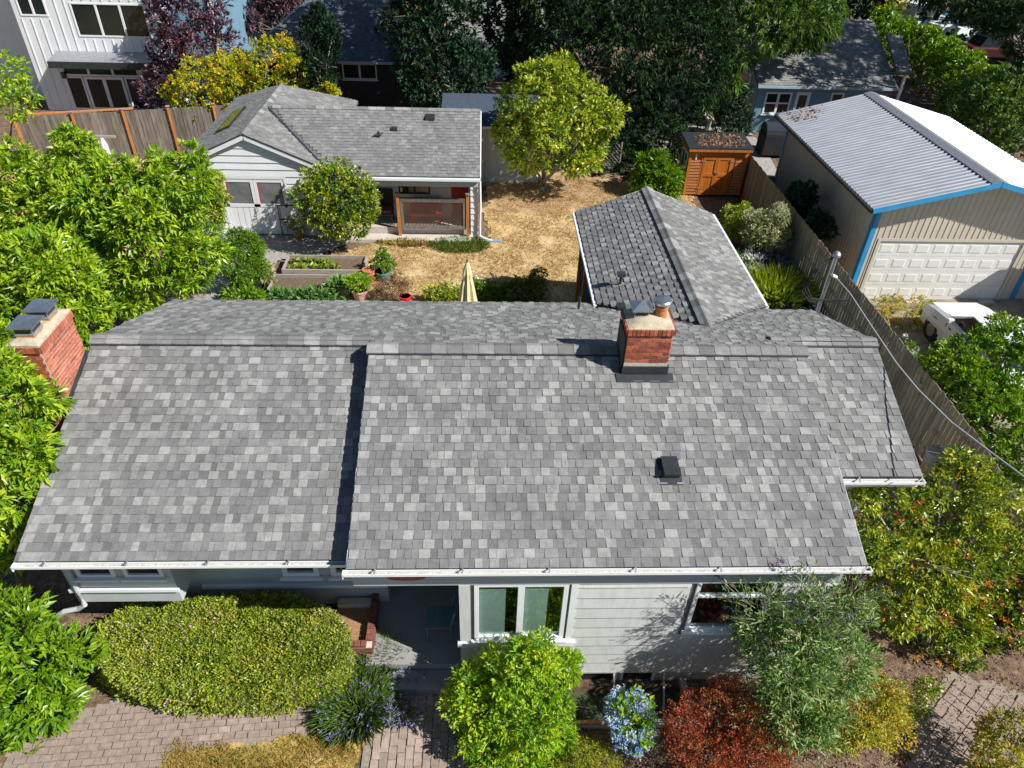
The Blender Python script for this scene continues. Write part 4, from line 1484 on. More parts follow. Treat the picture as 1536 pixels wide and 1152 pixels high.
def B(px, py, y, rpx, rz=None, ry=None):
    """an ellipsoid surveyed from the photo: centre on the plane at distance y, radius in photo pixels"""
    c = ay(px, py, y)
    m = mpp(c)
    return (tuple(c), (rpx * m, (ry or rpx) * m, (rz or rpx) * m))


def plant(name, label, cat, base, blobs, n, k, L, W, mat, seed, trunk=.06, tmat='bark', group=None, split=.35, ntarget=5, **kw):
    rt = root(name, label, cat, (base[0], base[1], base[2]), group)
    if trunk > 0:
        r = random.Random(seed)
        tg = [b[0] for b in blobs]
        if len(tg) < ntarget:
            for b in blobs:
                for q in range(max(1, ntarget // len(blobs))):
                    rr = b[1] if hasattr(b[1], '__len__') else (b[1],) * 3
                    tg = tg + [(b[0][0] + r.uniform(-.5, .5) * rr[0], b[0][1] + r.uniform(-.5, .5) * rr[1], b[0][2] + r.uniform(0, .6) * rr[2])]
        stems(rt, base, tg, trunk, tmat, seed=seed, split=split)
    crown(rt, blobs, n, k, L, W, mat, seed, **kw)
    return rt


def gb(px, py, z=None):
    """ground point under a photo pixel"""
    z_ = 0.0 if z is None else z
    for _ in range(6):
        p = az(px, py, z_)
        z_ = g(p[0], p[1]) if z is None else z
    return (float(p[0]), float(p[1]), float(z_))


# --- left-hand trees with long rosetted leaves
LM = dict(L=.175, W=.068, k=8, up=.35, spread=1.05, tlump=.25, gaps=.34, rough=.24, inner=.14)
plant("broadleaf_tree", "light green broadleaf tree beside the end of the house, nearest the white double doors", "tree", gb(159, 480),
      [B(250, 300, 17, 62), B(215, 372, 16.6, 72), B(285, 380, 17, 44), B(175, 300, 17, 58), B(195, 438, 16.3, 48), B(275, 262, 17.3, 40), B(120, 380, 16.2, 52)], 3300, mat='lf_magnolia', seed=101, trunk=.11, **LM)
plant("broadleaf_tree", "light green broadleaf tree on the left edge in front of the board fence", "tree", (-13.2, 17.5, 0),
      [B(90, 270, 18, 52), B(55, 320, 17.5, 66), B(120, 320, 17.5, 52), B(20, 265, 18, 46), B(112, 232, 18.4, 34), B(10, 370, 17, 55), B(150, 345, 17, 40)], 2700, mat='lf_magnolia', seed=102, trunk=.11, **LM)
plant("broadleaf_tree", "light green broadleaf tree directly behind the end chimney", "tree", (-9.6, 13.6, 0),
      [B(70, 410, 14.2, 60), B(20, 460, 13.8, 56), B(112, 448, 14.2, 46), B(30, 400, 14.5, 50), B(85, 480, 13.6, 40), B(10, 520, 13.0, 40), B(130, 490, 14.0, 34)], 2300, mat='lf_magnolia', seed=103, trunk=.10, **LM)
plant("broadleaf_tree", "bright green tree overhanging the left end of the roof below the chimney", "tree", (-8.6, 8.1, -.2),
      [B(25, 600, 8.7, 48), B(38, 680, 8.3, 44), B(28, 745, 8.1, 50), B(5, 640, 8.6, 60), B(6, 815, 7.8, 36), B(50, 745, 7.95, 28), B(-20, 720, 8.2, 60), B(5, 560, 8.9, 30)], 1500, mat='lf_magnolia', seed=104, trunk=.09,
      L=.15, W=.056, k=8, up=.35, tlump=.25, gaps=.25, rough=.22)
plant("laurel_bush", "bright green laurel bush in the bottom left corner of the front yard", "bush", (-7.2, 6.3, -.2),
      [B(45, 985, 6.4, 62), B(20, 1050, 6.1, 66), B(70, 1050, 6.15, 52), B(95, 990, 6.5, 42), B(40, 1105, 5.8, 42), B(10, 940, 6.8, 50), B(-20, 1000, 6.4, 70)], 1500, 8, .155, .054, 'lf_laurel', 105, trunk=.05, up=.4, tlump=.25, gaps=.2, rough=.22)
plant("young_maple", "thin sapling with airy leaves at the far left by the board fence", "tree", gb(12, 210),
      [B(15, 105, 26, 26), B(25, 130, 26, 22), B(20, 155, 25.5, 30), B(40, 140, 25.6, 18)], 260, 5, .15, .08, 'lf_lime', 106, trunk=.05, gaps=.4)
plant("feathery_shrub", "feathery dark green shrub between the left trees and the rounded bush", "shrub", gb(305, 440),
      [B(300, 350, 18.4, 30), B(305, 385, 18.3, 32), B(292, 415, 18.0, 28), B(275, 330, 18.5, 26)], 2200, 5, .09, .022, 'lf_lavender', 107, trunk=.04, tint=(.1, .7))
plant("rounded_shrub", "rounded mid green shrub with white flowers at its foot beside the garden path", "shrub", gb(365, 418),
      [B(365, 378, 19.6, 30), B(362, 396, 19.4, 32), B(372, 388, 19.5, 26)], 2400, 6, .075, .036, 'lf_laurel', 108, trunk=.03, tint=(.0, .6))
plant("small_tree", "yellow green conifer peeking past the left trees beside the white double doors", "tree", gb(322, 345),
      [B(318, 275, 21.5, 17), B(325, 300, 21.3, 18), B(318, 320, 21.2, 20)], 900, 5, .10, .05, 'lf_yellowgreen', 109, trunk=.04)

# --- cottage yard
plant("camellia_bush", "round glossy dark green bush in front of the cottage's white wall", "bush", gb(505, 352),
      [B(490, 292, 22.2, 42), B(525, 296, 22.0, 40), B(505, 275, 22.3, 36), B(510, 318, 21.9, 44), B(476, 312, 22.0, 28), B(548, 305, 22.0, 24)], 2600, 6, .11, .055, 'lf_camellia', 110, trunk=.06, tlump=.3, gaps=.05)
plant("rounded_tree", "big rounded yellow green tree standing alone behind the dry lawn", "tree", gb(812, 286),
      [B(795, 155, 27.0, 48), B(850, 150, 27.2, 52), B(880, 190, 27, 48), B(835, 210, 26.7, 62), B(775, 205, 26.8, 36), B(830, 120, 27.3, 38), B(870, 230, 26.6, 36), B(790, 235, 26.6, 32), B(905, 185, 27, 26)], 3600, 6, .15, .085, 'lf_yellowgreen', 111, trunk=.10, tmat='bark_pale', split=.12, tlump=.35, gaps=.12)
plant("rhododendron", "leafy green rhododendron beside the orange garden shed", "shrub", gb(985, 292),
      [B(982, 250, 27.4, 24), B(992, 268, 27.1, 28), B(968, 270, 27.0, 22), B(1000, 285, 26.8, 20)], 900, 7, .20, .065, 'lf_laurel', 112, trunk=.04, tint=(.05, .7))
# ground cover by the cottage deck
r_ = np.random.default_rng(5)


def tuft_patch(name, label, cat, cx, cy, rx, ry, n, h, w, mat, seed, lean=.5, fl=None, flmat=None, k=1, stuff=False, nfl=0, zoff=0.0):
    r = np.random.default_rng(seed)
    a = r.uniform(0, 2 * np.pi, n)
    q = np.sqrt(r.random(n))
    x, y = cx + rx * q * np.cos(a), cy + ry * q * np.sin(a)
    P = np.stack([x, y, G(x, y) + zoff], -1)
    D = np.stack([np.cos(a) * q * lean, np.sin(a) * q * lean, np.ones(n)], -1)
    rt = root(name, label, cat, (cx, cy, g(cx, cy) + zoff))
    V, F, t = leaf_arrays(r, P, D, k, h, w, .45, .1, .25, .1, jitter=.02)
    np_mesh("foliage", V, F, mat, rt, {"tint": t})
    LEAFN[0] += len(F)
    if nfl:
        i = r.choice(n, nfl)
        PF = P[i] + unit(D[i]) * h * r.uniform(.75, 1.15, (nfl, 1))
        V, F, t = leaf_arrays(r, PF, D[i], 6, fl, fl * .55, 1.2, .3, .05, .1, jitter=fl * .5)
        np_mesh("flowers", V, F, flmat, rt, {"tint": t})['kind'] = 'stuff'
        LEAFN[0] += len(F)
    return rt


p = gb(690, 370)
tuft_patch("ground_cover", "low dark green mat of grass in front of the cottage's lattice screen", "ground cover", p[0], p[1], 1.0, .55, 2600, .16, .02, 'grass_green', 6, .4)['kind'] = 'stuff'
p = gb(610, 366)
tuft_patch("dry_plant", "straggly half dry plants at the edge of the cottage deck", "plant", p[0], p[1], .95, .2, 700, .18, .03, 'grass_mix', 7)

# --- shrubs along the side fence
plant("boxwood", "round lime green boxwood nearest the orange shed", "shrub", gb(1106, 352),
      [B(1105, 325, 23.0, 21), B(1104, 338, 22.9, 22)], 1500, 5, .07, .035, 'lf_yellowgreen', 120, trunk=.03, tint=(.2, .8))
plant("variegated_shrub", "cream variegated shrub between the round boxwood and the side fence", "shrub", gb(1150, 378),
      [B(1135, 335, 22.0, 22), B(1165, 330, 22.0, 24), B(1150, 352, 21.7, 26), B(1130, 355, 21.6, 20), B(1170, 350, 21.8, 20)], 1900, 6, .085, .042, 'lf_varieg', 121, trunk=.04, tlump=.4)
p = gb(1150, 400)
tuft_patch("lavender", "patch of violet flowering lavender along the side fence", "plant", p[0], p[1], .6, .9, 700, .42, .02, 'lf_lavender', 122, .4, .05, 'fl_lavender', nfl=260)
p = gb(1120, 410)
tuft_patch("white_phlox", "white flowering clump beside the wing roof's gutter", "plant", p[0], p[1], .35, .6, 400, .5, .05, 'lf_chard', 123, .5, .07, 'fl_white', nfl=90)
p = gb(1165, 445)
tuft_patch("daylily_clump", "tall bright green grassy clump against the side fence", "plant", p[0], p[1], .75, .7, 1600, .75, .03, 'lf_yellowgreen', 124, .7)
p = gb(1175, 462)
tuft_patch("yellow_daylily", "small clump with yellow flowers at the corner of the roof", "plant", p[0], p[1], .4, .25, 300, .3, .03, 'lf_lime', 125, .6, .06, 'fl_orange', nfl=25)
p = gb(1198, 468)
tuft_patch("daisy_patch", "white daisies on dark leaves below the power mast", "plant", p[0], p[1], .5, .5, 500, .3, .04, 'lf_darkleaf', 126, .4, .07, 'fl_white', nfl=26)
for i, (px_, py_, lb) in enumerate(((1345, 560, "white flowering shrub squeezed between the roof edge and the side fence"), (1350, 600, "green leafy shrub at the fence foot beside the right roof edge"))):
    p = gb(px_, py_)
    plant("fence_shrub", lb, "shrub", p, [((p[0], p[1], p[2] + .45), (.4, .5, .45)), ((p[0] - .1, p[1] + .35, p[2] + .4), (.35, .4, .35))], 500, 5, .12, .05, 'lf_laurel', 127 + i, trunk=.03, tint=(.05, .6))
    rr0 = np.random.default_rng(900 + i)
    pts = np.array(p) + np.stack([rr0.uniform(-.4, .3, 7), rr0.uniform(-.4, .6, 7), rr0.uniform(.7, 1.0, 7)], -1)
    if i == 0:
        flowers(bpy.data.objects[[o.name for o in COL.objects if o.get('label') == lb][0]], pts, np.tile([0, 0, 1.], (7, 1)), 14, .09, .06, 'fl_white', 930)

# --- right side trees
plant("side_tree", "bushy green tree over the fence, in front of the parked white car", "tree", (12.6, 12.6, -.35),
      [B(1430, 555, 13.2, 40), B(1480, 535, 13.3, 42), B(1520, 560, 13.0, 60), B(1455, 590, 12.8, 62), B(1410, 590, 13.0, 30), B(1500, 640, 12.2, 56), B(1540, 690, 11.6, 56), B(1405, 560, 13.2, 20), B(1510, 512, 13.6, 36), B(1450, 522, 13.5, 28)], 4600, 6, .10, .058, 'lf_laurel', 130, trunk=.10, tint=(.05, .8), tlump=.35, gaps=.3)
arb = plant("strawberry_tree", "large glossy shrub tree with orange tips at the front right corner of the house", "tree", (8.35, 7.3, -.4),
      [B(1330, 755, 8.3, 48), B(1415, 740, 8.6, 58), B(1375, 850, 7.9, 74), B(1455, 830, 8.1, 74), B(1500, 920, 7.7, 62), B(1420, 930, 7.5, 66), B(1345, 910, 7.3, 46), B(1310, 820, 7.6, 36), B(1480, 750, 8.6, 40), B(1530, 850, 8.2, 50), B(1440, 700, 9.0, 22), B(1300, 745, 8.2, 24)], 5800, 6, .095, .046, 'lf_arbutus', 131, trunk=.09, tmat='bark_pale', tint=(.1, .9), tlump=.4, gaps=.2, rough=.26)
r2 = np.random.default_rng(77)
P, D, _ = blob_points(r2, [B(1375, 850, 7.9, 74), B(1455, 830, 8.1, 74), B(1500, 920, 7.7, 62), B(1420, 930, 7.5, 66), B(1415, 740, 8.6, 58), B(1345, 910, 7.3, 46), B(1330, 755, 8.3, 48)], 190, .2, 0)
flowers(arb, P, D, 9, .075, .03, 'fl_orange', 78, name="orange_tips")['kind'] = 'stuff'

bud = plant("butterfly_bush", "tall grey green butterfly bush with violet flower spikes in front of the siding", "shrub", (5.0, 5.85, -.4),
      [B(1205, 945, 6.15, 50), B(1180, 1000, 5.9, 60), B(1250, 990, 6.0, 56), B(1215, 1060, 5.6, 58), B(1150, 950, 6.2, 40), B(1265, 920, 6.3, 36), B(1170, 1070, 5.5, 40)], 2500, 5, .125, .03, 'lf_buddleia', 132, trunk=.05, up=.6, spread=1.2, tlump=.3, gaps=.2, rough=.36, tint=(.2, 1))
r2 = np.random.default_rng(79)
sp = MB()
sprig = []
for i in range(120):
    b = [B(1205, 900, 6.2, 30), B(1150, 930, 6.2, 40), B(1265, 905, 6.3, 36), B(1210, 960, 6.0, 60), B(1130, 915, 6.25, 25), B(1240, 960, 6.0, 50)][i % 6]
    d = unit(r2.normal(size=3) * [.7, .5, .35] + [-.05, -.1, .95])
    p0 = np.array(b[0]) + d * np.array(b[1]) * .7
    p1 = p0 + d * r2.uniform(.2, .5)
    sp.tube([p0, p1], [.006, .003], 4)
    sprig.append((p0, p1, d))
sp.build("twigs", 'bark_pale', bud)
P = np.array([a + (b - a) * q for a, b, d in sprig for q in (.35, .6, .85)])
D = np.array([d for a, b, d in sprig for q in range(3)])
flowers(bud, P, D, 4, .11, .018, 'lf_buddleia', 83, name="shoots", spread=1.1)
P = np.array([s[1] for s in sprig[:60]])
D = np.array([s[2] for s in sprig[:60]])
PV = np.concatenate([P[:26] + D[:26] * q for q in np.linspace(0, .16, 6)])
flowers(bud, PV, np.concatenate([D[:26]] * 6), 6, .026, .014, 'fl_violet', 80, name="flower_spikes")
PV = np.concatenate([P[26:] + D[26:] * q for q in np.linspace(0, .15, 6)])
flowers(bud, PV, np.concatenate([D[26:]] * 6), 6, .022, .012, 'fl_brown', 81, name="spent_spikes")

plant("spirea", "yellow and orange spirea mound at the foot of the butterfly bush", "shrub", gb(1300, 1115),
      [B(1290, 1070, 5.55, 46), B(1320, 1045, 5.75, 40), B(1265, 1095, 5.4, 36), B(1335, 1090, 5.5, 34), B(1240, 1090, 5.4, 30)], 2600, 5, .045, .024, 'lf_spirea', 133, trunk=.02, tlump=.4)
plant("red_barberry", "mound of dark red and orange barberry below the siding", "shrub", gb(1085, 1120),
      [B(1075, 1090, 5.35, 62), B(1135, 1105, 5.3, 56), B(1030, 1080, 5.5, 40), B(1090, 1060, 5.6, 40), B(1040, 1130, 5.15, 50), B(1120, 1145, 5.1, 50), B(1165, 1120, 5.2, 30)], 4200, 6, .05, .018, 'lf_red', 134, trunk=.03, up=.7, tlump=.35, gaps=.25, rough=.22)
hyd = plant("hydrangea", "blue flowering hydrangea between the window well and the red shrub", "shrub", gb(945, 1120),
      [B(945, 1082, 5.55, 30, rz=22), B(938, 1068, 5.7, 28, rz=20), B(955, 1094, 5.47, 28, rz=18)], 200, 4, .12, .08, 'lf_lime', 135, trunk=.02, tint=(0, .6))
r2 = np.random.default_rng(82)
P, D, _ = blob_points(r2, [B(945, 1082, 5.55, 35, rz=26), B(940, 1066, 5.72, 32, rz=23), B(948, 1096, 5.46, 32, rz=21)], 150, .06, 0, floor=-.12)
P = P + D * .03
PC = np.repeat(P, 9, 0) + r2.normal(size=(len(P) * 9, 3)) * .034
flowers(hyd, PC, np.repeat(D, 9, 0), 5, .032, .024, 'fl_blue', 84, name="flower_heads", spread=1.4)
plant("lime_shrub", "tall yellow green shrub in front of the double window", "shrub", gb(775, 1120),
      [B(760, 1010, 6.0, 44), B(800, 1000, 6.0, 44), B(775, 1065, 5.7, 66), B(730, 1060, 5.75, 48), B(835, 1030, 5.85, 36), B(770, 1120, 5.45, 66), B(720, 1110, 5.5, 44), B(820, 1100, 5.55, 44), B(815, 962, 6.2, 20), B(850, 1000, 6.0, 22), B(705, 1030, 5.9, 28)], 4200, 7, .085, .036, 'lf_lime', 136, trunk=.04, up=.35, tlump=.45, gaps=.28, rough=.22)
plant("spirea", "small rounded yellow green shrub at the bottom edge under the hydrangea", "shrub", gb(880, 1150),
      [B(880, 1140, 5.2, 36), B(855, 1150, 5.15, 28), B(905, 1148, 5.15, 26)], 1500, 5, .04, .014, 'lf_spirea', 137, trunk=.02, tint=(.1, .6))
plant("corner_shrub", "loose yellow flowering shrub in the bottom right corner", "shrub", (8.6, 4.95, -.4),
      [B(1510, 1125, 5.0, 40), B(1480, 1145, 4.9, 28), B(1540, 1095, 5.2, 40)], 800, 5, .07, .03, 'lf_spirea', 138, trunk=.03, gaps=.2)
plant("weed_clump", "small weedy plant at the corner of the side paving", "plant", gb(1372, 1070),
      [B(1375, 1060, 6.0, 16), B(1390, 1030, 6.2, 16)], 200, 4, .06, .03, 'lf_arbutus', 139, trunk=0)
plant("weed_clump", "yellow green weeds where the paver path bends at the laurel bush", "plant", gb(125, 1085),
      [B(125, 1080, 6.15, 30, rz=12), B(160, 1070, 6.25, 24, rz=9), B(105, 1095, 6.0, 24, rz=12)], 700, 5, .06, .02, 'lf_abelia', 140, trunk=0, tint=(.2, .7))

# --- clipped hedge
hb = root("flowering_hedge", "broad clipped hedge dotted with tiny pale pink flowers below the left windows", "hedge", (-4.3, 7.0, -.2))
hr = np.random.default_rng(141)
OUT = [az(x, y, .72)[:2] for x, y in ((135, 975), (150, 935), (205, 905), (260, 895), (330, 898), (400, 889), (455, 900), (500, 918), (517, 945), (520, 985), (495, 1010), (420, 1025), (330, 1030), (235, 1025), (165, 1005))]
OUT = np.array(OUT)
cen = OUT.mean(0)


def hedge_pts(n, top):
    if top:
        m = int(n * 2.4)
        x = hr.uniform(OUT[:, 0].min(), OUT[:, 0].max(), m)
        y = hr.uniform(OUT[:, 1].min(), OUT[:, 1].max(), m)
        k = inpoly(x, y, OUT.tolist())
        x, y = x[k][:n], y[k][:n]
        d = np.hypot(x - cen[0], (y - cen[1]) * 3) / 2.3
        z = .80 - .14 * np.clip(d, 0, 1.3) ** 4 + .07 * np.sin(x * 4.1 + y * 2) * np.sin(y * 5.3 - x) + .05 * np.sin(x * 9 + y * 7) * np.sin(y * 11 - x * 3)
        z = z - np.abs(hr.normal(size=len(x))) * .06 + np.where(hr.random(len(x)) < .03, hr.uniform(.04, .14, len(x)), 0)
        return np.stack([x, y, z], -1), np.tile([0, -.1, 1.0], (len(x), 1))
    i = hr.integers(0, len(OUT), n)
    t = hr.random((n, 1))
    q = OUT[i] * (1 - t) + OUT[(i + 1) % len(OUT)] * t
    o = unit(q - cen)
    h = hr.random(n)
    bul = .07 * np.sin(h * np.pi) + .05 * np.sin(q[:, 0] * 5 + h * 6) - np.abs(hr.normal(size=n)) * .05
    q = q + o * bul[:, None]
    return np.stack([q[:, 0], q[:, 1], -.2 + h * .95], -1), np.concatenate([o, np.full((n, 1), .35)], 1)


Pa, Da = hedge_pts(11000, True)
Pb, Db = hedge_pts(5200, False)
P, D = np.concatenate([Pa, Pb]), np.concatenate([Da, Db])
lump = np.sin(P[:, 0] * 3.3 + 1) * np.sin(P[:, 1] * 4.1)
V, F, t = leaf_arrays(hr, P, D, 6, .050, .026, 1.1, .3, .1, .15, jitter=.03, ctint=np.clip(hr.uniform(.05, .8, len(P)) + .12 * lump, 0, 1))
LEAFN[0] += len(F)
np_mesh("crown", V, F, 'lf_abelia', hb, {"tint": t})
i = hr.choice(len(P), 2600)
i = i[(np.sin(P[i, 0] * 2.1 + .5) + np.sin(P[i, 1] * 3.7) - (P[i, 1] - 7) * 1.2 + hr.normal(size=len(i)) * .5) > .1]
flowers(hb, P[i] + unit(D[i]) * .035, D[i], 4, .026, .018, 'fl_pink', 142)
core = MB()
core.slab([(c[0] + (p_[0] - c[0]) * .9, c[1] + (p_[1] - c[1]) * .86, -.3) for p_ in OUT for c in [cen]][::-1], (0, 0, .88))
core.build("branches", 'bark', hb)

# --- lavenders by the step
p = gb(570, 985)
tuft_patch("lavender", "green lavender mound beside the brick planter, flowers leaning over the porch step", "plant", p[0], p[1] - .05, .30, .26, 2600, .40, .014, 'lf_lavender', 143, .8, .028, 'fl_lavender', nfl=60, k=2)
p = gb(535, 1060)
tuft_patch("lavender", "sprawling lavender with violet spikes at the end of the hedge", "plant", p[0], p[1] + .05, .36, .40, 3400, .42, .014, 'lf_lavender', 144, .9, .028, 'fl_lavender', nfl=190, k=2)
# loose purple spikes leaning out to the path
for (x0, y0, dx, dy, n) in ((610, 1010, .22, .16, 150), (600, 1075, .2, .14, 170), (520, 1100, .3, .08, 130)):
    p = gb(x0, y0)
    tuft_patch("lavender", "loose lavender flower stems leaning over the path at %s" % {610: "the porch step", 600: "the paver walk", 520: "the corner of the front lawn"}[x0], "plant", p[0], p[1], dx, dy, 220, .26, .006, 'lf_lavender', x0 + y0, .8, .026, 'fl_lavender', nfl=n)
# --- grass blades on the lawns: uncountable


def blades(name, label, poly, n, h, w, mat, seed, dz=.02):
    r = np.random.default_rng(seed)
    xs, ys = [p[0] for p in poly], [p[1] for p in poly]
    x = r.uniform(min(xs), max(xs), n * 2)
    y = r.uniform(min(ys), max(ys), n * 2)
    k = inpoly(x + wob(x, y), y + wob(y, x), poly)
    k &= (np.sin(x * 3 + y) * np.sin(y * 2.6 - x * .7) + r.normal(size=len(x)) * .5) > -.5
    x, y = x[k][:n], y[k][:n]
    P = np.stack([x, y, G(x, y) + dz - .01], -1)
    ct = np.clip(.55 - .35 * np.sin(x * 1.9 + 2 * np.sin(y * 1.1)) * np.sin(y * 2.3) + r.normal(size=len(x)) * .15, 0, 1)
    V, F, t = leaf_arrays(r, P, np.tile([0, 0, 1.], (len(P), 1)), 3, h, w, .9, .1, .4, .05, jitter=.02, ctint=ct)
    LEAFN[0] += len(F)
    o = np_mesh(name, V, F, mat, None, {"tint": t})
    o['kind'] = 'stuff'
    o['label'] = label
    o['category'] = "grass"
    return o


blades("dry_grass", "straw coloured dry grass covering the back lawn", [(-5.2, 21.9), (-5.0, 18.4), (-3.4, 17.6), (3.2, 17.2), (6.2, 17.5), (7.2, 19), (8.6, 23), (8.3, 27.0), (5.4, 28.2), (1.2, 29.2), (.1, 27.0), (0.1, 22.7), (-2.6, 22.35), (-3.6, 22.6)], 34000, .085, .013, 'grass_dry', 150)
blades("lawn_grass", "half dry grass on the little front lawn beside the paver path", [(-5.9, 3.4), (-5.0, 5.42), (-3.9, 5.62), (-2.75, 5.72), (-1.95, 5.66), (-1.9, 3.4)], 24000, .055, .007, 'grass_mix', 151)
# fallen leaves and twigs on the mulch: litter
lr = np.random.default_rng(160)
n = 16000
x = lr.uniform(-7.5, 10.2, n)
y = np.where(lr.random(n) < .55, lr.uniform(4.8, 6.7, n), lr.uniform(4.8, 9, n))
k = ((x > .3) & ((y < 6.6) | (x > 5.7))) | ((x < -5.2) & (y > 6.4) & (y < 8)) 
k &= ~((x > WELL[0] - .1) & (x < WELL[1] + .1) & (y > WELL[2] - .1))
x, y = x[k], y[k]
P = np.stack([x, y, G(x, y) + .004], -1)
V, F, t = leaf_arrays(lr, P, np.concatenate([lr.normal(size=(len(P), 2)), np.full((len(P), 1), .15)], 1), 2, .045, .02, .6, 0, .1, .1, jitter=.04)
lo = np_mesh("leaf_litter", V, F, 'fl_litter', None, {"tint": t})
lo['kind'] = 'stuff'
lo['label'] = "dry leaf litter scattered over the front garden beds"
lo['category'] = "litter"

# ================================================================== BACK YARD AND NEIGHBOURS
def gable_boards(part, y, z0, ztop, expo, lim, holes, mat, seed=0, th=.032):
    z = z0
    while z < ztop - .03:
        zt = min(z + expo, ztop)
        a0, b0 = lim(zt)
        a1, b1 = lim(z)
        spans = [(a1, b1, a0, b0)]
        for hx0, hx1, hz0, hz1 in holes:
            if hz0 < zt - .02 and hz1 > z + .02:
                ns = []
                for (p, q, p2, q2) in spans:
                    if hx1 <= p or hx0 >= q:
                        ns.append((p, q, p2, q2))
                        continue
                    if hx0 - p > .05:
                        ns.append((p, hx0, p2, hx0))
                    if q - hx1 > .05:
                        ns.append((hx1, q, hx1, q2))
                spans = ns
        for (p, q, p2, q2) in spans:
            if q - p < .04 or q2 - p2 < .01:
                q2 = p2 + .01
            m = MB()
            m.add([(p, y, z), (q, y, z), (q2, y, zt), (p2, y, zt), (p, y - th, z), (q, y - th, z), (q2, y - .005, zt), (p2, y - .005, zt)],
                  [(0, 1, 2, 3), (4, 7, 6, 5)[::-1], (0, 4, 5, 1), (3, 2, 6, 7), (0, 3, 7, 4), (1, 5, 6, 2)])
            m.build("siding_board", mat, part, loc=(p, y, z))
        z += expo


def roof_plane(name, quad, parent, mat='underlay', th=.1):
    return MB().slab(quad, (0, 0, -th)).build(name, mat, parent)


# ---------------- cottage
cot = root("garden_cottage", "small white sided cottage with double doors and porch at the back of the lawn", "cottage", (-5, 26, 0))
CX, CZ = -7.70, 3.55
CS = .44
CYF, CYR = 23.05, 28.6
cxl, cxr = -10.1, -5.2
czl, czr = CZ - (CX - cxl) * CS, CZ - (cxr - CX) * CS
WYE, WZE, WYR = 22.8, 2.35, 26.0
WSL = .369
WZR = WZE + (WYR - WYE) * WSL
hl = (cxl, CYR + 1.9)
gl = roof_plane("gable_roof", [(cxl, CYF, czl), (CX, CYF, CZ), (CX, CYR, CZ), (cxl, CYR + 1.9, czl)], cot)
gr = roof_plane("gable_roof", [(CX, CYF, CZ - .001), (cxr, CYF, czr), (cxr, CYR + 1.9, czr), (CX, CYR, CZ - .001)], cot)
roof_plane("hip_roof", [(CX, CYR, CZ - .002), (cxr, CYR + 1.9, czr), (cxl, CYR + 1.9, czl)], cot)
wr = roof_plane("wing_roof", [(-5.08, WYE, WZE), (-.13, WYE, WZE), (-.13, WYR, WZR), (-7.6, WYR, WZR)], cot, th=.09)
wb = roof_plane("wing_roof", [(-7.6, WYR, WZR - .001), (-.13, WYR, WZR - .001), (-.13, WYR + 3.2, WZE), (-5.08, WYR + 3.2, WZE)], cot, th=.09)
ca = math.atan(CS)
wa = math.atan(WSL)
zgab = lambda x: CZ - abs(x - CX) * CS
zwing = lambda y: WZE + (y - WYE) * WSL
tb = []
rws = int((CX - cxl) / math.cos(ca) / .15)
tb += shingle_slope((cxl, CYR + 1.9, czl + .012), (0, -1, 0), (math.cos(ca), 0, math.sin(ca)), rws, .15, lambda v: (1.9 * v / 2.73, CYR + 1.9 - CYF), 61, wmin=.13, wmax=.28, soft=.6)
tb += shingle_slope((cxr, CYF, czr + .012), (0, 1, 0), (-math.cos(ca), 0, math.sin(ca)), rws + 1, .15, lambda v: (0, CYR + 1.9 - CYF - 1.9 * v / 2.73), 62, wmin=.13, wmax=.28, soft=.6,
                    keep=lambda p: zgab(p.x) > (zwing(p.y) if p.y < WYR else WZR - (p.y - WYR) * WSL) - .02)
rww = int(round((WYR - WYE) / math.cos(wa) / .15))
tw = shingle_slope((-7.6, WYE - .02, WZE + .012), (1, 0, 0), (0, math.cos(wa), math.sin(wa)), rww, .15, lambda v: (0, 7.47), 63, wmin=.13, wmax=.28, soft=.6,
                   keep=lambda p: zwing(p.y) > (zgab(p.x) if p.x < cxr else 0) - .01)
tabs_mesh("shingle_field", tb, 'shingle', gl)
tabs_mesh("shingle_field", tw, 'shingle', wr)
dW, dE = Vector((-math.cos(ca), 0, -math.sin(ca))), Vector((math.cos(ca), 0, -math.sin(ca)))
caps_build(cap_run("c", (CX, CYR, CZ), (CX, CYF - .02, CZ), dW, dE, .3, .14, None, 64), gl)
caps_build(cap_run("c", (-.13, WYR, WZR), (CX + .3, WYR, WZR), Vector((0, -math.cos(wa), -math.sin(wa))), Vector((0, math.cos(wa), -math.sin(wa))), .3, .14, None, 65), wr)
# valley
va, vb = Vector((CX + .02, WYR - .02, CZ + .03)), Vector((-5.06, WYE + .02, WZE + .05))
MB().slab([va + Vector((-.05, -.03, .0)), vb + Vector((-.06, -.02, 0)), vb + Vector((.10, 0, 0)), va + Vector((.07, .02, 0))], (0, 0, -.02)).build("valley_strip", 'black_metal', wr)
MB().beam((cxl, CYF - .012, czl - .07), (CX, CYF - .012, CZ - .07), .03, .16).build("barge_board", 'white', cot)
MB().beam((cxr + .0, CYF - .012, czr - .07), (CX + .01, CYF - .012, CZ - .075), .03, .16).build("barge_board", 'white', cot)
MB().beam((-.115, WYE, WZE - .06), (-.115, WYR, WZR - .06), .03, .14).build("barge_board", 'white', cot)
MB().beam((cxl, CYF - .03, czl + .02), (CX, CYF - .03, CZ + .02), .03, .03).build("drip_edge", 'black_metal', cot)
MB().beam((cxr, CYF - .03, czr + .02), (CX + .01, CYF - .03, CZ + .015), .03, .03).build("drip_edge", 'black_metal', cot)
gm = MB()
gm.box(-4.95, -.12, WYE - .12, WYE - .02, WZE - .10, WZE - .02)
gm.build("gutter", 'white', cot)
MB().box(-4.95, -.2, WYE + .02, WYE + .05, WZE - .34, WZE - .10).build("fascia", 'grey_wall', cot)
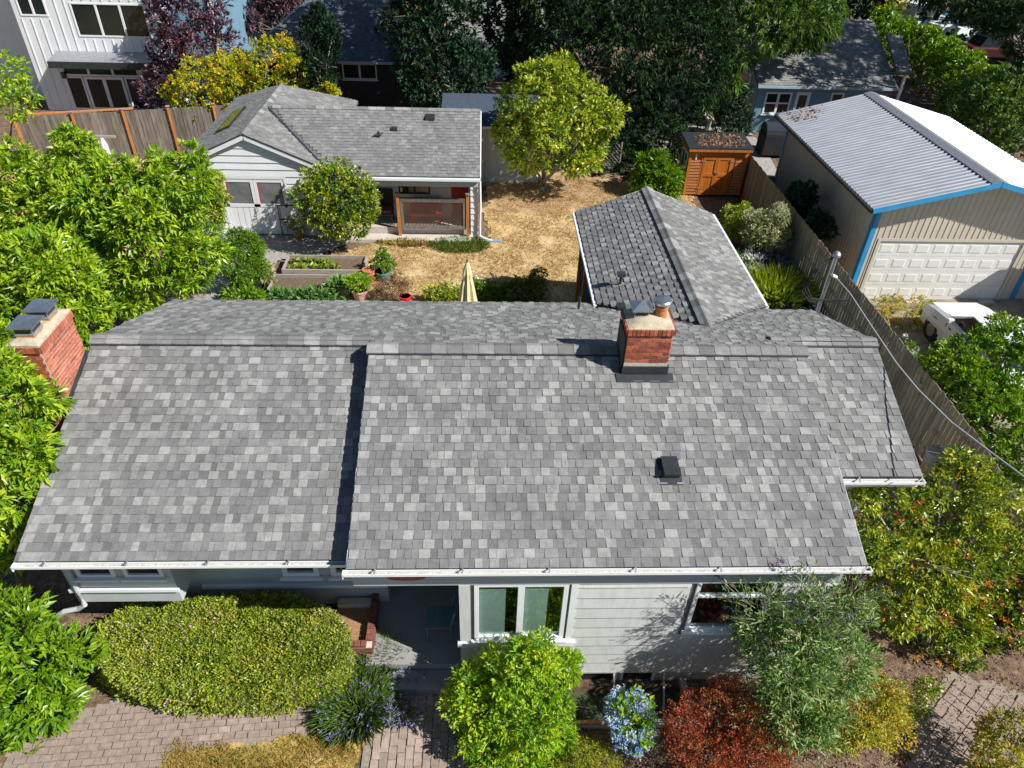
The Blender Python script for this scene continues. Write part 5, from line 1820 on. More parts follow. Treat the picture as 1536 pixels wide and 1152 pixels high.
# front gable wall
GW = 23.17
hd = (-8.74, -6.69, 0.04, 2.05)
gwm = MB()
holed(gwm, -9.85, -5.3, GW, GW + .1, 0, 2.42, [hd])
gwm.slab([(-9.85, GW, 2.42), (-5.3, GW, 2.42), (CX, GW, 3.42)], (0, .1, 0))
gwall = gwm.build("gable_wall", 'siding_seam', cot)
gable_boards(gwall, GW, .02, 3.42, .235, lambda z: (-9.85, -5.3) if z < 2.42 else (-9.85 + (z - 2.42) * 2.15, -5.3 - (z - 2.42) * 2.4), [(hd[0] - .09, hd[1] + .09, 0, hd[3] + .09)], 'white_wall')
fr = MB()
fr.box(hd[0] - .08, hd[0], GW - .035, GW + .05, 0.02, hd[3] + .08)
fr.box(hd[1], hd[1] + .08, GW - .035, GW + .05, 0.02, hd[3] + .08)
fr.box(hd[0], hd[1], GW - .035, GW + .05, hd[3], hd[3] + .08)
fr.build("door_frame", 'white', cot)
for k in range(2):
    x0 = hd[0] + k * 1.03 + .005
    x1 = x0 + 1.02
    m = MB()
    m.box(x0, x1, GW - .02, GW + .02, .06, .30)
    m.box(x0, x1, GW - .02, GW + .02, 1.05, 1.16)
    m.box(x0, x1, GW - .02, GW + .02, 1.93, 2.04)
    m.box(x0, x0 + .10, GW - .02, GW + .02, .30, 1.93)
    m.box(x1 - .10, x1, GW - .02, GW + .02, .30, 1.93)
    for j in range(4):
        a = x0 + .10 + j * .205
        m.box(a + .008, a + .197, GW - .006, GW + .02, .30, 1.05)
    dr = m.build("door", 'white', cot)
    box_part("pane", 'grey_glass', dr, x0 + .10, x1 - .10, GW + .0, GW + .008, 1.16, 1.93)
    box_part("red_curtain", 'red', dr, x0 + .103, x0 + .14, GW - .004, GW - .001, 1.2, 1.9)
    if k == 0:
        MB().tube([(x1 - .04, GW - .05, 1.06), (x1 - .02, GW - .06, .93), (x1 - .10, GW - .05, .80), (x1 - .04, GW - .05, .78)], .012, 6).build("door_handle", 'black_metal', dr)
cw = MB()
cw.box(-9.85, -9.75, GW + .1, 30, 0, 2.5)
cw.box(-9.75, -.3, 29, 29.1, 0, 2.3)
cw.box(-.32, -.22, 23.35, 29, 0, 2.45)
cw.box(-5.4, -5.3, GW + .1, 24.2, 0, 2.4)
cw.build("side_wall", 'white_wall', cot)
# porch
PB = 24.1
pm = MB()
PH = [(-3.0, -1.9, 1.2, 2.2), (-1.15, -.55, .36, 2.3)]
holed(pm, -5.3, -.32, PB, PB + .1, 0, 2.45, PH)
pm.build("porch_wall", 'white_wall', cot)
window(cot, *PH[0], PB, n=2, fw=.05, frame='dark_house', room=True, sill=False, roommat='duff')
rdr = box_part("red_door", 'red', cot, -1.15, -.55, PB + .0, PB + .04, .36, 2.3)
box_part("door_casing", 'white', cot, -1.26, -1.16, PB - .02, PB - .001, .36, 2.36)
box_part("door_casing", 'white', cot, -.54, -.44, PB - .02, PB - .001, .36, 2.36)
pc = MB().box(-.46, -.20, 23.2, 23.34, 0.0, 2.25).build("corner_pier", 'siding_seam', cot)
gable_boards(pc, 23.2, .02, 2.25, .22, lambda z: (-.46, -.20), [], 'white_wall')
box_part("porch_floor", 'pale_concrete', cot, -4.9, -.47, 23.22, PB - .001, 0.0, .34)
MB().tube([(-.14, 23.1, 2.2), (-.12, 23.12, 1.2), (-.14, 23.1, .12), (0.06, 22.95, .06), (.3, 22.85, .04)], .04, 8).build("downspout", 'white', cot)
# roof vents, skylight
for (x, y, k) in ((-1.9, 25.55, .16), (-3.1, 24.95, .10)):
    MB().slab([(x - k, y - k, zwing(y - k) + .13), (x + k, y - k, zwing(y - k) + .13), (x + k, y + k, zwing(y + k) + .06), (x - k, y + k, zwing(y + k) + .06)], (0, 0, -.10)).build("roof_vent", 'black_metal', cot)
vp = MB()
vp.tube([(-3.6, 24.55, zwing(24.55)), (-3.6, 24.55, zwing(24.55) + .22)], .045, 8)
vp.tube([(-3.75, 24.5, zwing(24.5) + .14), (-3.45, 24.6, zwing(24.6) + .14)], .03, 6)
vp.build("vent_pipe", 'black_metal', cot)
sk0, sk1 = 25.2, 27.4
skm = MB()
for (a, b) in ((-9.0, 25.0), ):
    pass
q = [(-9.25, 25.0), (-8.75, 25.0), (-8.75, 27.2), (-9.25, 27.2)]
sk = MB().slab([(x, y, zgab(x) + .10) for x, y in q], (0, 0, -.08)).build("skylight_frame", 'black_metal', cot)
q = [(-9.17, 25.08), (-8.83, 25.08), (-8.83, 27.12), (-9.17, 27.12)]
MB().slab([(x, y, zgab(x) + .112) for x, y in q], (0, 0, -.02)).build("skylight_pane", 'skylight', sk)

# lattice screen between two cedar posts
ls = root("lattice_screen", "weathered lattice privacy screen between two orange posts on the cottage deck", "screen", (-1.7, 23.1, 0))
LY = 23.08
for x in (-2.93, -.56):
    pq = MB().box(x - .05, x + .05, LY - .05, LY + .05, 0, 1.62).build("post", 'cedar', ls)
    MB().box(x - .075, x + .075, LY - .075, LY + .075, 1.62, 1.66).build("post_cap", 'zinc', pq)
MB().box(-2.87, -.62, LY - .03, LY + .03, 1.34, 1.5).build("rail", 'fence_old', ls)
MB().box(-2.87, -.62, LY - .03, LY + .03, .36, .48).build("rail", 'fence_old', ls)
MB().box(-2.87, -2.77, LY - .028, LY + .028, .48, 1.34).build("stile", 'fence_old', ls)
MB().box(-.72, -.62, LY - .028, LY + .028, .48, 1.34).build("stile", 'fence_old', ls)
X0, X1, Z0, Z1 = -2.77, -.72, .48, 1.34
for sgn in (1, -1):
    k = -1.0
    while k < 3.2:
        if sgn > 0:
            a, b = (X0 + k, Z0), (X0 + k + (Z1 - Z0), Z1)
        else:
            a, b = (X0 + k, Z1), (X0 + k + (Z1 - Z0), Z0)
        # clip to the frame
        (xa, za), (xb, zb) = a, b
        if xb > X0 and xa < X1:
            t0 = max(0, (X0 - xa) / (xb - xa))
            t1 = min(1, (X1 - xa) / (xb - xa))
            pa = (xa + (xb - xa) * t0, LY + .008 * sgn, za + (zb - za) * t0)
            pb_ = (xa + (xb - xa) * t1, LY + .008 * sgn, za + (zb - za) * t1)
            if t1 - t0 > .03:
                MB().beam(pa, pb_, .010, .017).build("slat", 'lattice', ls)
        k += .125
rbn = root("red_bench", "red bench on the cottage porch seen through the lattice", "bench", (-2.0, 24.2, .34))
MB().box(-2.6, -1.5, 23.55, 23.95, .62, .70).build("seat", 'red', rbn)
MB().box(-2.6, -1.5, 23.95, 24.0, .70, 1.1).build("backrest", 'red', rbn)
for x in (-2.55, -1.55):
    for y in (23.6, 23.92):
        MB().box(x - .03, x + .03, y - .03, y + .03, .34, .62).build("leg", 'red', rbn)
# porch furniture seen through the gap
chr_ = root("porch_chair", "dark porch chair with a reddish cushion beside the lattice screen", "chair", (-3.5, 24.1, .34))
c0 = (-3.5, 24.1, .34)
MB().box(-3.8, -3.2, 23.4, 23.9, .70, .76).build("seat", 'dark_house', chr_)
MB().box(-3.76, -3.24, 23.43, 23.87, .76, .84).build("cushion", 'brick_pink', chr_)
MB().slab([(-3.8, 23.9, .72), (-3.2, 23.9, .72), (-3.2, 24.03, 1.4), (-3.8, 24.03, 1.4)], (0, .04, 0)).build("backrest", 'dark_house', chr_)
for x in (-3.77, -3.23):
    for y in (23.43, 23.87):
        MB().box(x - .02, x + .02, y - .02, y + .02, .34, .70).build("leg", 'black_metal', chr_)
br = root("broom", "yellow handled broom leaning on the cottage porch", "broom", (-3.95, 23.5, .34))
MB().tube([(-4.0, 23.5, .5), (-3.93, 23.75, 1.6)], .014, 6).build("handle", 'fl_orange', br)
MB().slab([(-4.1, 23.42, .35), (-3.9, 23.42, .35), (-3.96, 23.47, .56), (-4.04, 23.47, .56)], (0, .05, 0)).build("brush", 'brick_pink', br)
tag(MB().box(-4.75, -.45, 22.72, 23.2, -.02, .10).build("deck_step", 'pale_concrete', None, loc=(-2.6, 22.9, 0)), "long low concrete step in front of the cottage porch", "step")
tag(MB().box(0.05, .6, 22.78, 22.95, .01, .06).build("splash_block", surf("faded_blue_plastic", (.16, .30, .42), (.22, .36, .48), rough=.6), None, loc=(.4, 22.9, 0)), "small blue splash tray under the cottage downspout", "tray")


# plant stand left of the cottage bush
def pot(name, label, c, r, h, mat, fol=None, fmat='lf_lime', fr=.25, fh=.3, n=60, k=5, L=.12, W=.04, seed=0, group=None, **kw):
    rt = root(name, label, "plant pot", c, group)
    po = MB().lathe(c, [(r * .72, 0), (r, h * .86), (r * 1.1, h * .87), (r * 1.1, h), (r * .92, h), (r * .9, h * .86)], 14).build("pot", mat, rt)
    MB().lathe((c[0], c[1], c[2] + h * .8), [(r * .88, 0), (r * .85, .02)], 14).build("pot_soil", 'soil', po)
    if fol:
        crown(rt, [((c[0], c[1], c[2] + h + fh * .45), (fr, fr, fh * .6))], n, k, L, W, fmat, seed, name="plant", floor=c[2] + h * .8, **kw)
    return rt


p = gb(443, 340)
st = root("plant_stand", "black metal plant stand against the cottage wall beside the double doors", "plant stand", (p[0] + .1, 23.2, 0))
m = MB()
bx = p[0]
for x in (bx - .28, bx + .42):
    for y in (23.12, 23.4):
        m.box(x - .012, x + .012, y - .012, y + .012, 0, 1.15)
m.build("stand_frame", 'black_metal', st)
for z in (.6, 1.13):
    box_part("shelf", 'black_metal', st, bx - .3, bx + .44, 23.1, 23.42, z, z + .02)
pot("potted_plant", "terracotta pot of straggly flowers standing in front of the plant stand", gb(450, 357), .17, .3, 'terracotta', True, 'lf_varieg', .35, .55, 130, 5, .12, .04, 301, tlump=.3)
pot("potted_plant", "small red pot tucked under the round cottage bush", gb(484, 352), .12, .22, 'brick', True, 'lf_camellia', .18, .2, 40, 5, .08, .03, 302)
pot("watering_pot", "white plant pot under the round bush by the plant stand", gb(472, 348), .12, .28, 'white', None)

# raised beds
def raised_bed(label, x0, x1, y0, y1, h):
    rt = root("raised_bed", label, "raised bed", ((x0 + x1) / 2, (y0 + y1) / 2, 0), "raised vegetable beds")
    t = .05
    box_part("board", 'bed_wood', rt, x0, x1, y0, y0 + t, -.02, h, .006)
    box_part("board", 'bed_wood', rt, x0, x1, y1 - t, y1, -.02, h, .006)
    box_part("board", 'bed_wood', rt, x0, x0 + t, y0 + t + .002, y1 - t - .002, -.02, h - .004, .006)
    box_part("board", 'bed_wood', rt, x1 - t, x1, y0 + t + .002, y1 - t - .002, -.02, h - .004, .006)
    box_part("bed_soil", surf("bed_soil", (.11, .075, .05), (.19, .13, .09), scale=9, rough=1, bump=.8), rt, x0 + t, x1 - t, y0 + t, y1 - t, -.02, h - .1)
    return rt


rb1 = raised_bed("raised timber bed with a block of lettuces, the farther of the two", -6.38, -3.82, 20.15, 21.15, .32)
rb2 = raised_bed("raised timber bed of bare soil, the nearer one beside the roof edge", -6.55, -4.10, 18.98, 19.9, .30)
lt = random.Random(9)
for i in range(13):
    x = -6.15 + (i % 7) * .235 + lt.uniform(-.04, .04)
    y = 20.42 + (i // 7) * .36 + lt.uniform(-.05, .05)
    if x > -4.7:
        continue
    c = (x, y, .22)
    od = ("leftmost", "second from the left", "third from the left", "fourth from the left", "fifth from the left", "sixth from the left", "rightmost")[i % 7]
    rt = root("lettuce", ("pale green lettuce, %s in the front row of the farther raised bed", "bronze tinged lettuce, %s in the back row of the farther raised bed")[i // 7] % od, "lettuce", c, "lettuces in the farther raised bed")
    r = np.random.default_rng(400 + i)
    V, F, t = leaf_arrays(r, np.array([c] * 3), np.tile([0, 0, 1.], (3, 1)), 9, .17, .12, 1.3, .25, .2, .3, jitter=.02)
    np_mesh("leaves", V, F, 'lf_lettuce', rt, {"tint": t * (.9 if i < 7 else .45)})
p = gb(440, 440)
plant("vegetable_plants", "big leafy vegetables along the near side of the bare raised bed", "vegetables", (-5.3, 18.55, 0),
      [((-5.9, 18.7, .12), (.4, .25, .2)), ((-5.3, 18.7, .16), (.45, .28, .25)), ((-4.75, 18.72, .12), (.35, .22, .2))], 220, 6, .24, .08, 'lf_chard', 410, trunk=0, up=.5)
plant("leafy_greens", "clump of pale leafy greens in the right end of the bare raised bed", "vegetables", (-4.4, 19.1, .22),
      [((-4.4, 19.1, .36), (.3, .25, .18))], 70, 6, .2, .07, 'lf_chard', 411, trunk=0, up=.5, tint=(.4, 1))
plant("variegated_plant", "yellow variegated plant at the left end of the raised beds", "plant", (-6.75, 19.6, 0),
      [((-6.7, 19.6, .45), (.25, .3, .4))], 160, 6, .12, .05, 'lf_varieg', 412, trunk=.02)
plant("flower_clump", "low green plants with white flowers behind the roof edge left of the vegetables", "plants", (-7.3, 18.5, 0),
      [((-7.3, 18.6, .25), (.5, .4, .3)), ((-6.8, 18.5, .2), (.3, .3, .25))], 420, 6, .12, .05, 'lf_laurel', 413, trunk=0, tint=(.1, .8))
# obelisk, slim rusty plant support
ob = root("plant_obelisk", "slim rusty plant support standing in the gravel path", "plant support", (-7.2, 20.9, 0))
m = MB()
for k in range(4):
    t = k * math.pi / 2
    m.tube([(-7.2 + .2 * math.cos(t), 20.9 + .2 * math.sin(t), 0), (-7.2, 20.9, 1.25)], .009, 5)
for z in (.35, .75):
    rr0 = .2 * (1 - z / 1.25)
    m.tube([(-7.2 + rr0 * math.cos(t), 20.9 + rr0 * math.sin(t), z) for t in [i * math.pi / 4 for i in range(9)]], .007, 5)
m.build("wire_frame", 'duff', ob)
# pots round the beds
pot("stacked_pots", "stack of empty terracotta pots at the corner of the raised bed", (-3.62, 19.95, 0), .19, .22, 'terracotta')
for k in range(2):
    MB().lathe((-3.62, 19.95, .14 + .11 * k), [(.13, 0), (.18, .17), (.2, .17), (.2, .22), (.16, .22)], 14).build("pot", 'terracotta', bpy.data.objects[[o.name for o in COL.objects if o.name.startswith('stacked_pots')][0]])
pot("potted_tomato", "dark green pot with a leafy plant beside the stacked terracotta pots", (-3.2, 20.1, 0), .24, .34, 'teal', True, 'lf_laurel', .33, .6, 90, 6, .14, .05, 421, tint=(.0, .6))
pot("square_planter", "pink clay planter of bright green foliage at the raised bed corner", (-3.75, 18.9, 0), .24, .36, 'pink_pot', True, 'lf_lime', .34, .45, 260, 6, .10, .03, 422)
pot("red_pot", "bright red pot with a dry bush behind the roof edge", (-2.35, 18.55, 0), .17, .36, 'red_pot')
plant("dry_bush", "dry brownish twiggy bush next to the red pot", "shrub", (-2.75, 18.75, 0), [((-2.75, 18.75, .48), (.45, .35, .4))], 500, 4, .1, .015, 'fl_brown', 424, trunk=.02, up=.6)
plant("patio_plants", "yellow green plants in pots left of the folded umbrella", "plants", (-1.3, 18.7, 0), [((-1.55, 18.75, .3), (.25, .25, .3)), ((-1.1, 18.7, .32), (.32, .25, .32)), ((-.75, 18.7, .28), (.25, .25, .28))], 420, 5, .1, .045, 'lf_yellowgreen', 425, trunk=0)
ppl = plant("flowering_pot_plant", "white flowering plant just behind the folded umbrella", "plant", (-.1, 18.8, 0), [((-.05, 18.8, .4), (.45, .3, .32)), ((.3, 18.6, .3), (.3, .25, .28))], 360, 5, .1, .05, 'lf_laurel', 426, trunk=0, tint=(.1, .8))
r2 = np.random.default_rng(5)
P = np.stack([r2.uniform(-.55, .4, 40), r2.uniform(18.8, 19.3, 40), r2.uniform(.45, .75, 40)], -1)
flowers(ppl, P, np.tile([0, 0, 1.], (40, 1)), 6, .07, .05, 'fl_white', 427)
plant("patio_bush", "dark leafy potted rose in the shadow near the wing's posts", "shrub", (1.35, 18.7, 0), [((1.2, 18.8, .45), (.5, .3, .4)), ((1.6, 18.7, .6), (.35, .3, .55)), ((.7, 18.8, .35), (.4, .25, .32))], 520, 5, .11, .05, 'lf_camellia', 428, trunk=.02, tint=(0, .6), gaps=.2)
# folded umbrella
um = root("patio_umbrella", "cream folded patio umbrella standing behind the main roof", "umbrella", (-.44, 17.0, 0))
MB().tube([(-.44, 17.0, 0), (-.44, 17.0, 2.42)], .022, 8).build("pole", 'bark', um)
MB().lathe((-.44, 17.0, 0), [(.25, 0), (.25, .06), (.05, .09)], 16).build("base", 'concrete', um)
vs, fs = [], []
nf = 24
prof = [(2.34, .035), (2.2, .08), (2.0, .12), (1.85, .11), (1.7, .14), (1.3, .19), (.95, .25), (.8, .27)]
for z, r0 in prof:
    for k in range(nf):
        t = 2 * math.pi * k / nf
        r_0 = r0 * (1 + (.26 if k % 3 == 0 else -.12) * min(1, (2.34 - z) * 1.4)) + .004 * math.sin(k * 5 + z * 7)
        vs.append((-.44 + r_0 * math.cos(t), 17.0 + r_0 * math.sin(t), z))
for j in range(len(prof) - 1):
    for k in range(nf):
        a, b = j * nf + k, j * nf + (k + 1) % nf
        fs.append((a, a + nf, b + nf, b))
fs.append(tuple(range(nf)))
MB().add(vs, fs).build("canopy", 'umbrella', um)
MB().lathe((-.44, 17.0, 2.34), [(.03, 0), (.035, .05), (.015, .1)], 8).build("finial", 'bark', um)

# ---------------- orange garden shed
sh = root("garden_shed", "stained orange wooden garden shed with double doors and flat leaf strewn roof", "shed", (9.1, 27.9, 0))
SX0, SX1, SY, SYB = 7.98, 10.28, 27.1, 28.4
hh = 1.93
dx0, dx1 = 8.55, 9.72
sb = MB()
sb.box(SX0, SX1, SY + .02, SYB, .06, hh)
sb.build("shed_body", 'shed', sh)
for (a, b) in ((SX0 + .02, dx0 - .06), (dx1 + .06, SX1 - .02)):
    for k in range(13):
        z = .08 + k * .118
        if z + .11 > hh - .34:
            break
        MB().slab([(a + .06, SY + .018, z), (b, SY + .018, z), (b, SY - .026, z + .01), (a + .06, SY - .026, z + .01)], (0, .0, .085)).build("lap_board", surf("lap_board_stain", (.46, .17, .06), (.56, .24, .10), rough=.5, vary=.08) if 'lapm' not in M else M['lapm'], sh)
        if 'lapm' not in M:
            M['lapm'] = bpy.data.materials["lap_board_stain"]
fr = MB()
fr.box(SX0 - .01, SX0 + .09, SY - .035, SY + .015, .06, hh)
fr.box(SX1 - .09, SX1 + .01, SY - .035, SY + .015, .06, hh)
fr.box(SX0 + .09, SX1 - .09, SY - .035, SY + .015, hh - .30, hh)
fr.box(dx0 - .06, dx0, SY - .032, SY + .015, .06, hh - .3)
fr.box(dx1, dx1 + .06, SY - .032, SY + .015, .06, hh - .3)
fr.build("shed_frame", 'shed', sh)
for k in range(2):
    a = dx0 + .006 + k * .585
    b = a + .573
    m = MB()
    for (z0, z1) in ((.08, .2), (.83, .95), (1.5, 1.62)):
        m.box(a, b, SY - .045, SY + .014, z0, z1)
    m.box(a, a + .09, SY - .044, SY + .013, .2, 1.5)
    m.box(b - .09, b, SY - .044, SY + .013, .2, 1.5)
    d = m.build("door", 'shed', sh)
    for (z0, z1) in ((.2, .83), (.95, 1.5)):
        for j in range(3):
            w = (b - a - .18) / 3
            box_part("panel_board", 'shed', d, a + .09 + j * w + .003, a + .09 + (j + 1) * w - .003, SY - .02, SY + .012, z0, z1)
    for z in (.32, 1.42):
        hx = a + .02 if k == 0 else b - .1
        MB().box(hx - (.08 if k == 0 else 0), hx + (.08 if k == 0 else .16), SY - .055, SY - .046, z, z + .05).build("hinge", 'zinc', d)
MB().box(9.08, 9.2, SY - .07, SY - .046, .93, 1.0).build("latch", 'steel', sh)
MB().box(8.22, 8.27, SY - .05, SY - .036, 1.5, 1.75).build("thermometer", 'white', sh)
MB().slab([(SX0 - .1, SY - .16, hh + .01), (SX1 + .12, SY - .16, hh + .01), (SX1 + .12, SYB + .1, hh + .10), (SX0 - .1, SYB + .1, hh + .10)], (0, 0, .06)).build("shed_roof", 'black_metal', sh)
MB().box(SX0 - .08, SX1 + .10, SY - .17, SY - .14, hh - .08, hh + .008).build("roof_trim", 'shed', sh)
lr = np.random.default_rng(8)
P = np.stack([lr.uniform(SX0 + .3, SX1 - .1, 420), lr.uniform(SY + .0, SYB - .1, 420), np.zeros(420)], -1)
P[:, 2] = hh + .085 + (P[:, 1] - SY + .1) * .058
V, F, t = leaf_arrays(lr, P, lr.normal(size=(420, 3)) * [1, 1, .1], 2, .09, .045, .6, 0, .1, .1, jitter=.03)
o = np_mesh("fallen_leaves", V, F, M['duff'], sh)
o['kind'] = 'stuff'
MB().box(SX0 - .012, SX0 + .0, SY + .25, SYB - .35, .95, 1.62).build("side_window", 'glass_dark', sh)
fr = MB()
for (y0, y1, z0, z1) in ((SY + .2, SY + .25, .9, 1.67), (SYB - .35, SYB - .3, .9, 1.67), (SY + .25, SYB - .35, .9, .95), (SY + .25, SYB - .35, 1.62, 1.67), (SY + .56, SY + .6, .95, 1.62)):
    fr.box(SX0 - .03, SX0 - .002, y0, y1, z0, z1)
fr.build("side_window_frame", 'white', sh)
cn = root("traffic_cone", "small red cone between the orange shed and the side fence", "cone", (10.45, 26.9, 0))
MB().box(10.3, 10.6, 26.75, 27.05, 0, .03).build("base", 'red_pot', cn)
MB().lathe((10.45, 26.9, .03), [(.1, 0), (.03, .45)], 12).build("cone_body", 'red_pot', cn)

# ---------------- fences of single boards
def fence(name, label, p0, p1, h, bw, mat, rails_side=1, group=None, gap=.013, seed=0, posts=None, postmat='fence', top_jit=.015, zb=None, post_side=-1, post_w=.09, capped=False):
    r = random.Random(seed)
    a, b = Vector((*p0, 0)), Vector((*p1, 0))
    d = (b - a)
    Ln = d.length
    d.normalize()
    n = Vector((d.y, -d.x, 0))
    rt = root(name, label, "fence", (a.x, a.y, g(a.x, a.y)), group)
    ms = [unit_box("board", mat, jit=.01, seed=500 + seed * 7 + i) for i in range(4)]
    k = int(Ln / (bw + gap))
    base = (lambda x, y: g(x, y)) if zb is None else (lambda x, y: zb)
    for i in range(k):
        c = a + d * ((i + .5) * Ln / k)
        z = base(c.x, c.y)
        hh_ = h + r.uniform(-top_jit, top_jit)
        th = r.uniform(-.02, .02)
        ex = d + n * th
        piece("board", ms[i % 4], rt, TRS((c.x + n.x * r.uniform(-.004, .004), c.y + n.y * r.uniform(-.004, .004), z + hh_ / 2 - .03), (bw, .02, hh_), ex, n))
    for z in (.3, h * .52, h - .25):
        m = MB()
        off = n * (.035 * rails_side)
        seg = max(1, int(Ln / 2.4))
        for s_ in range(seg):
            q0, q1 = a + d * (Ln * s_ / seg), a + d * (Ln * (s_ + 1) / seg)
            m.beam(q0 + off + Vector((0, 0, base(q0.x, q0.y) + z)), q1 + off + Vector((0, 0, base(q1.x, q1.y) + z)), .045, .09)
        m.build("rail", 'fence', rt)
    if posts:
        for q in posts:
            c = a + d * q + n * (post_side * .07)
            z = base(c.x, c.y)
            pq = MB().slab([c + d * sx * post_w / 2 + n * sy * post_w / 2 + Vector((0, 0, z - .1)) for sx, sy in ((-1, -1), (1, -1), (1, 1), (-1, 1))], (0, 0, h + .18)).build("post", postmat, rt)
            if capped:
                MB().slab([c + d * sx * .075 + n * sy * .075 + Vector((0, 0, z + h + .08)) for sx, sy in ((-1, -1), (1, -1), (1, 1), (-1, 1))], (0, 0, .03)).build("post_cap", 'grey_wood', pq)
    return rt


fence("side_fence", "long grey board fence running down the right side of the yard to the garage", (10.42, 29.6), (10.42, 7.6), 1.72, .14, 'fence', -1, seed=1)
lf = fence("back_fence", "weathered brown board fence with orange posts in front of the tall white house", (-18.9, 29.7), (-9.0, 32.4), 1.8, .14, 'fence_old', -1, seed=2, posts=[0.05, 2.15, 4.05, 5.8, 7.6, 9.4], postmat='cedar', post_side=1, capped=True)
m = MB()
q0, q1 = Vector((-18.9, 29.75, 1.86)), Vector((-14.6, 30.9, 1.86))
m.beam(q0, q1, .14, .05)
m.build("cap_rail", 'cedar', lf)
fence("corner_fence", "short green stained board fence behind the orange shed", (8.2, 31.5), (11.2, 29.8), 1.5, .14, 'fence', -1, seed=4)
pf = root("deck_fence", "low pale picket panel behind the garage corner", "fence", (10.8, 27.4, -.3))
for i in range(9):
    box_part("board", 'fence', pf, 10.85 + i * .15, 10.98 + i * .15, 28.3, 28.32, -.35, .35)
box_part("rail", 'fence', pf, 10.8, 12.2, 28.27, 28.3, .28, .38)
# lattice panel under the dark trees
lp = root("garden_trellis", "grey lattice panel standing under the dark trees by the rounded tree", "trellis", (4.8, 29.6, 0))
ty = 29.6
tx0, tx1 = 4.35, 5.75
MB().box(tx0 - .05, tx0, ty - .025, ty + .025, 0, 1.25).build("post", 'grey_wood', lp)
MB().box(tx1, tx1 + .05, ty - .025, ty + .025, 0, 1.25).build("post", 'grey_wood', lp)
k = -1.2
while k < 1.4:
    for sgn in (1, -1):
        xa, xb = tx0 + k, tx0 + k + 1.15
        za, zb_ = (.05, 1.2) if sgn > 0 else (1.2, .05)
        t0, t1 = max(0, (tx0 - xa) / 1.15), min(1, (tx1 - xa) / 1.15)
        if t1 - t0 > .05:
            MB().beam((xa + 1.15 * t0, ty + .008 * sgn, za + (zb_ - za) * t0), (xa + 1.15 * t1, ty + .008 * sgn, za + (zb_ - za) * t1), .01, .03).build("slat", 'grey_wood', lp)
    k += .16
# T-shaped clothesline post
cp = root("clothesline_post", "wooden T shaped clothesline post with a hanging white bag by the board fence", "post", (-14.0, 25.5, 0))
cpx = gb(172, 262)
cpx = (cpx[0], cpx[1])
MB().tube([(cpx[0], cpx[1], 0), (cpx[0], cpx[1], 1.55)], .04, 8).build("pole", 'bark_pale', cp)
MB().box(cpx[0] - .55, cpx[0] + .5, cpx[1] - .04, cpx[1] + .04, 1.5, 1.58).build("crossbar", 'bark_pale', cp)
MB().lathe((cpx[0], cpx[1] - .08, .75), [(.08, 0), (.14, .1), (.13, .5), (.05, .75)], 10).build("cloth_bag", 'white', cp)

# ---------------- power mast and service cable
pm_ = root("power_mast", "galvanised service mast with a looped cable rising behind the roof's right end", "mast", (7.9, 14.2, 0))
mx_, my_ = 7.93, 14.2
mt = ay(1252, 385, my_)
MB().tube([(mx_, my_, 0), (mx_ + .0, my_, float(mt[2]))], .045, 12).build("conduit", 'steel', pm_)
zt = float(mt[2])
MB().lathe((mx_, my_, zt - .02), [(.06, 0), (.085, .03), (.085, .09), (.05, .14), (.001, .16)], 14).build("weather_head", 'zinc', pm_)
lp_ = MB()
for off in (0, .05, .1):
    lp_.tube([(mx_ - .04, my_, zt), (mx_ - .35 - off, my_ - .05, zt - .28), (mx_ - .48 - off, my_ - .08, zt - .75 - off), (mx_ - .3, my_ - .06, zt - 1.05 - off), (mx_ + .02, my_ - .05, zt - 1.1), (mx_ + .35, my_ - .1, zt - 1.15 + off), (mx_ + .55, my_ - .12, zt - 1.05)], .02, 6)
lp_.build("cable_loop", 'rubber', pm_)
MB().tube([(mx_ + .04, my_ - .04, zt - .45), (mx_ + .14, my_ - .06, zt - .5)], .04, 8).build("insulator", 'white', pm_)
pts = [Vector((mx_ + .13, my_ - .06, zt - .5))]
tgt = [(1275, 440, 13.0), (1300, 478, 11.8), (1345, 545, 10.1), (1377, 584, 9.37), (1428, 634, 8.49), (1486, 678, 7.72), (1536, 715, 7.1), (1700, 835, 5.6)]
for (a, b, y) in tgt:
    pts.append(Vector(ay(a, b, y)))
tag(MB().tube(pts, .012, 6).build("service_cable", 'cable', None, loc=tuple(pts[0])), "grey overhead service cable sweeping from the mast to the right edge", "cable")

# ---------------- bin and teal lid by the front fence
bn = root("grey_bin", "round grey bin at the fence foot beside the right eave", "bin", gb(1392, 705))
p = gb(1392, 710)
MB().lathe((p[0], p[1], p[2]), [(.2, 0), (.25, .6), (.27, .6), (.27, .64), (.25, .67), (.06, .69), (.001, .70)], 18).build("bin_body", 'bin', bn)
p = (9.7, 9.1, -.4)
tb_ = root("wheelbarrow", "overturned teal wheelbarrow tub behind the glossy shrub tree", "wheelbarrow", p)
MB().lathe((p[0], p[1], p[2] + .2), [(.55, 0), (.5, .25), (.3, .42), (.001, .45)], 14).build("tub", 'teal', tb_)
MB().tube([(p[0] + .3, p[1] - .4, p[2] + .2), (p[0] + .9, p[1] - .5, p[2] + .1)], .03, 6).build("handle", 'bark', tb_)
MB().tube([(p[0] + .3, p[1] + .2, p[2] + .2), (p[0] + .9, p[1] + .1, p[2] + .1)], .03, 6).build("handle", 'bark', tb_)

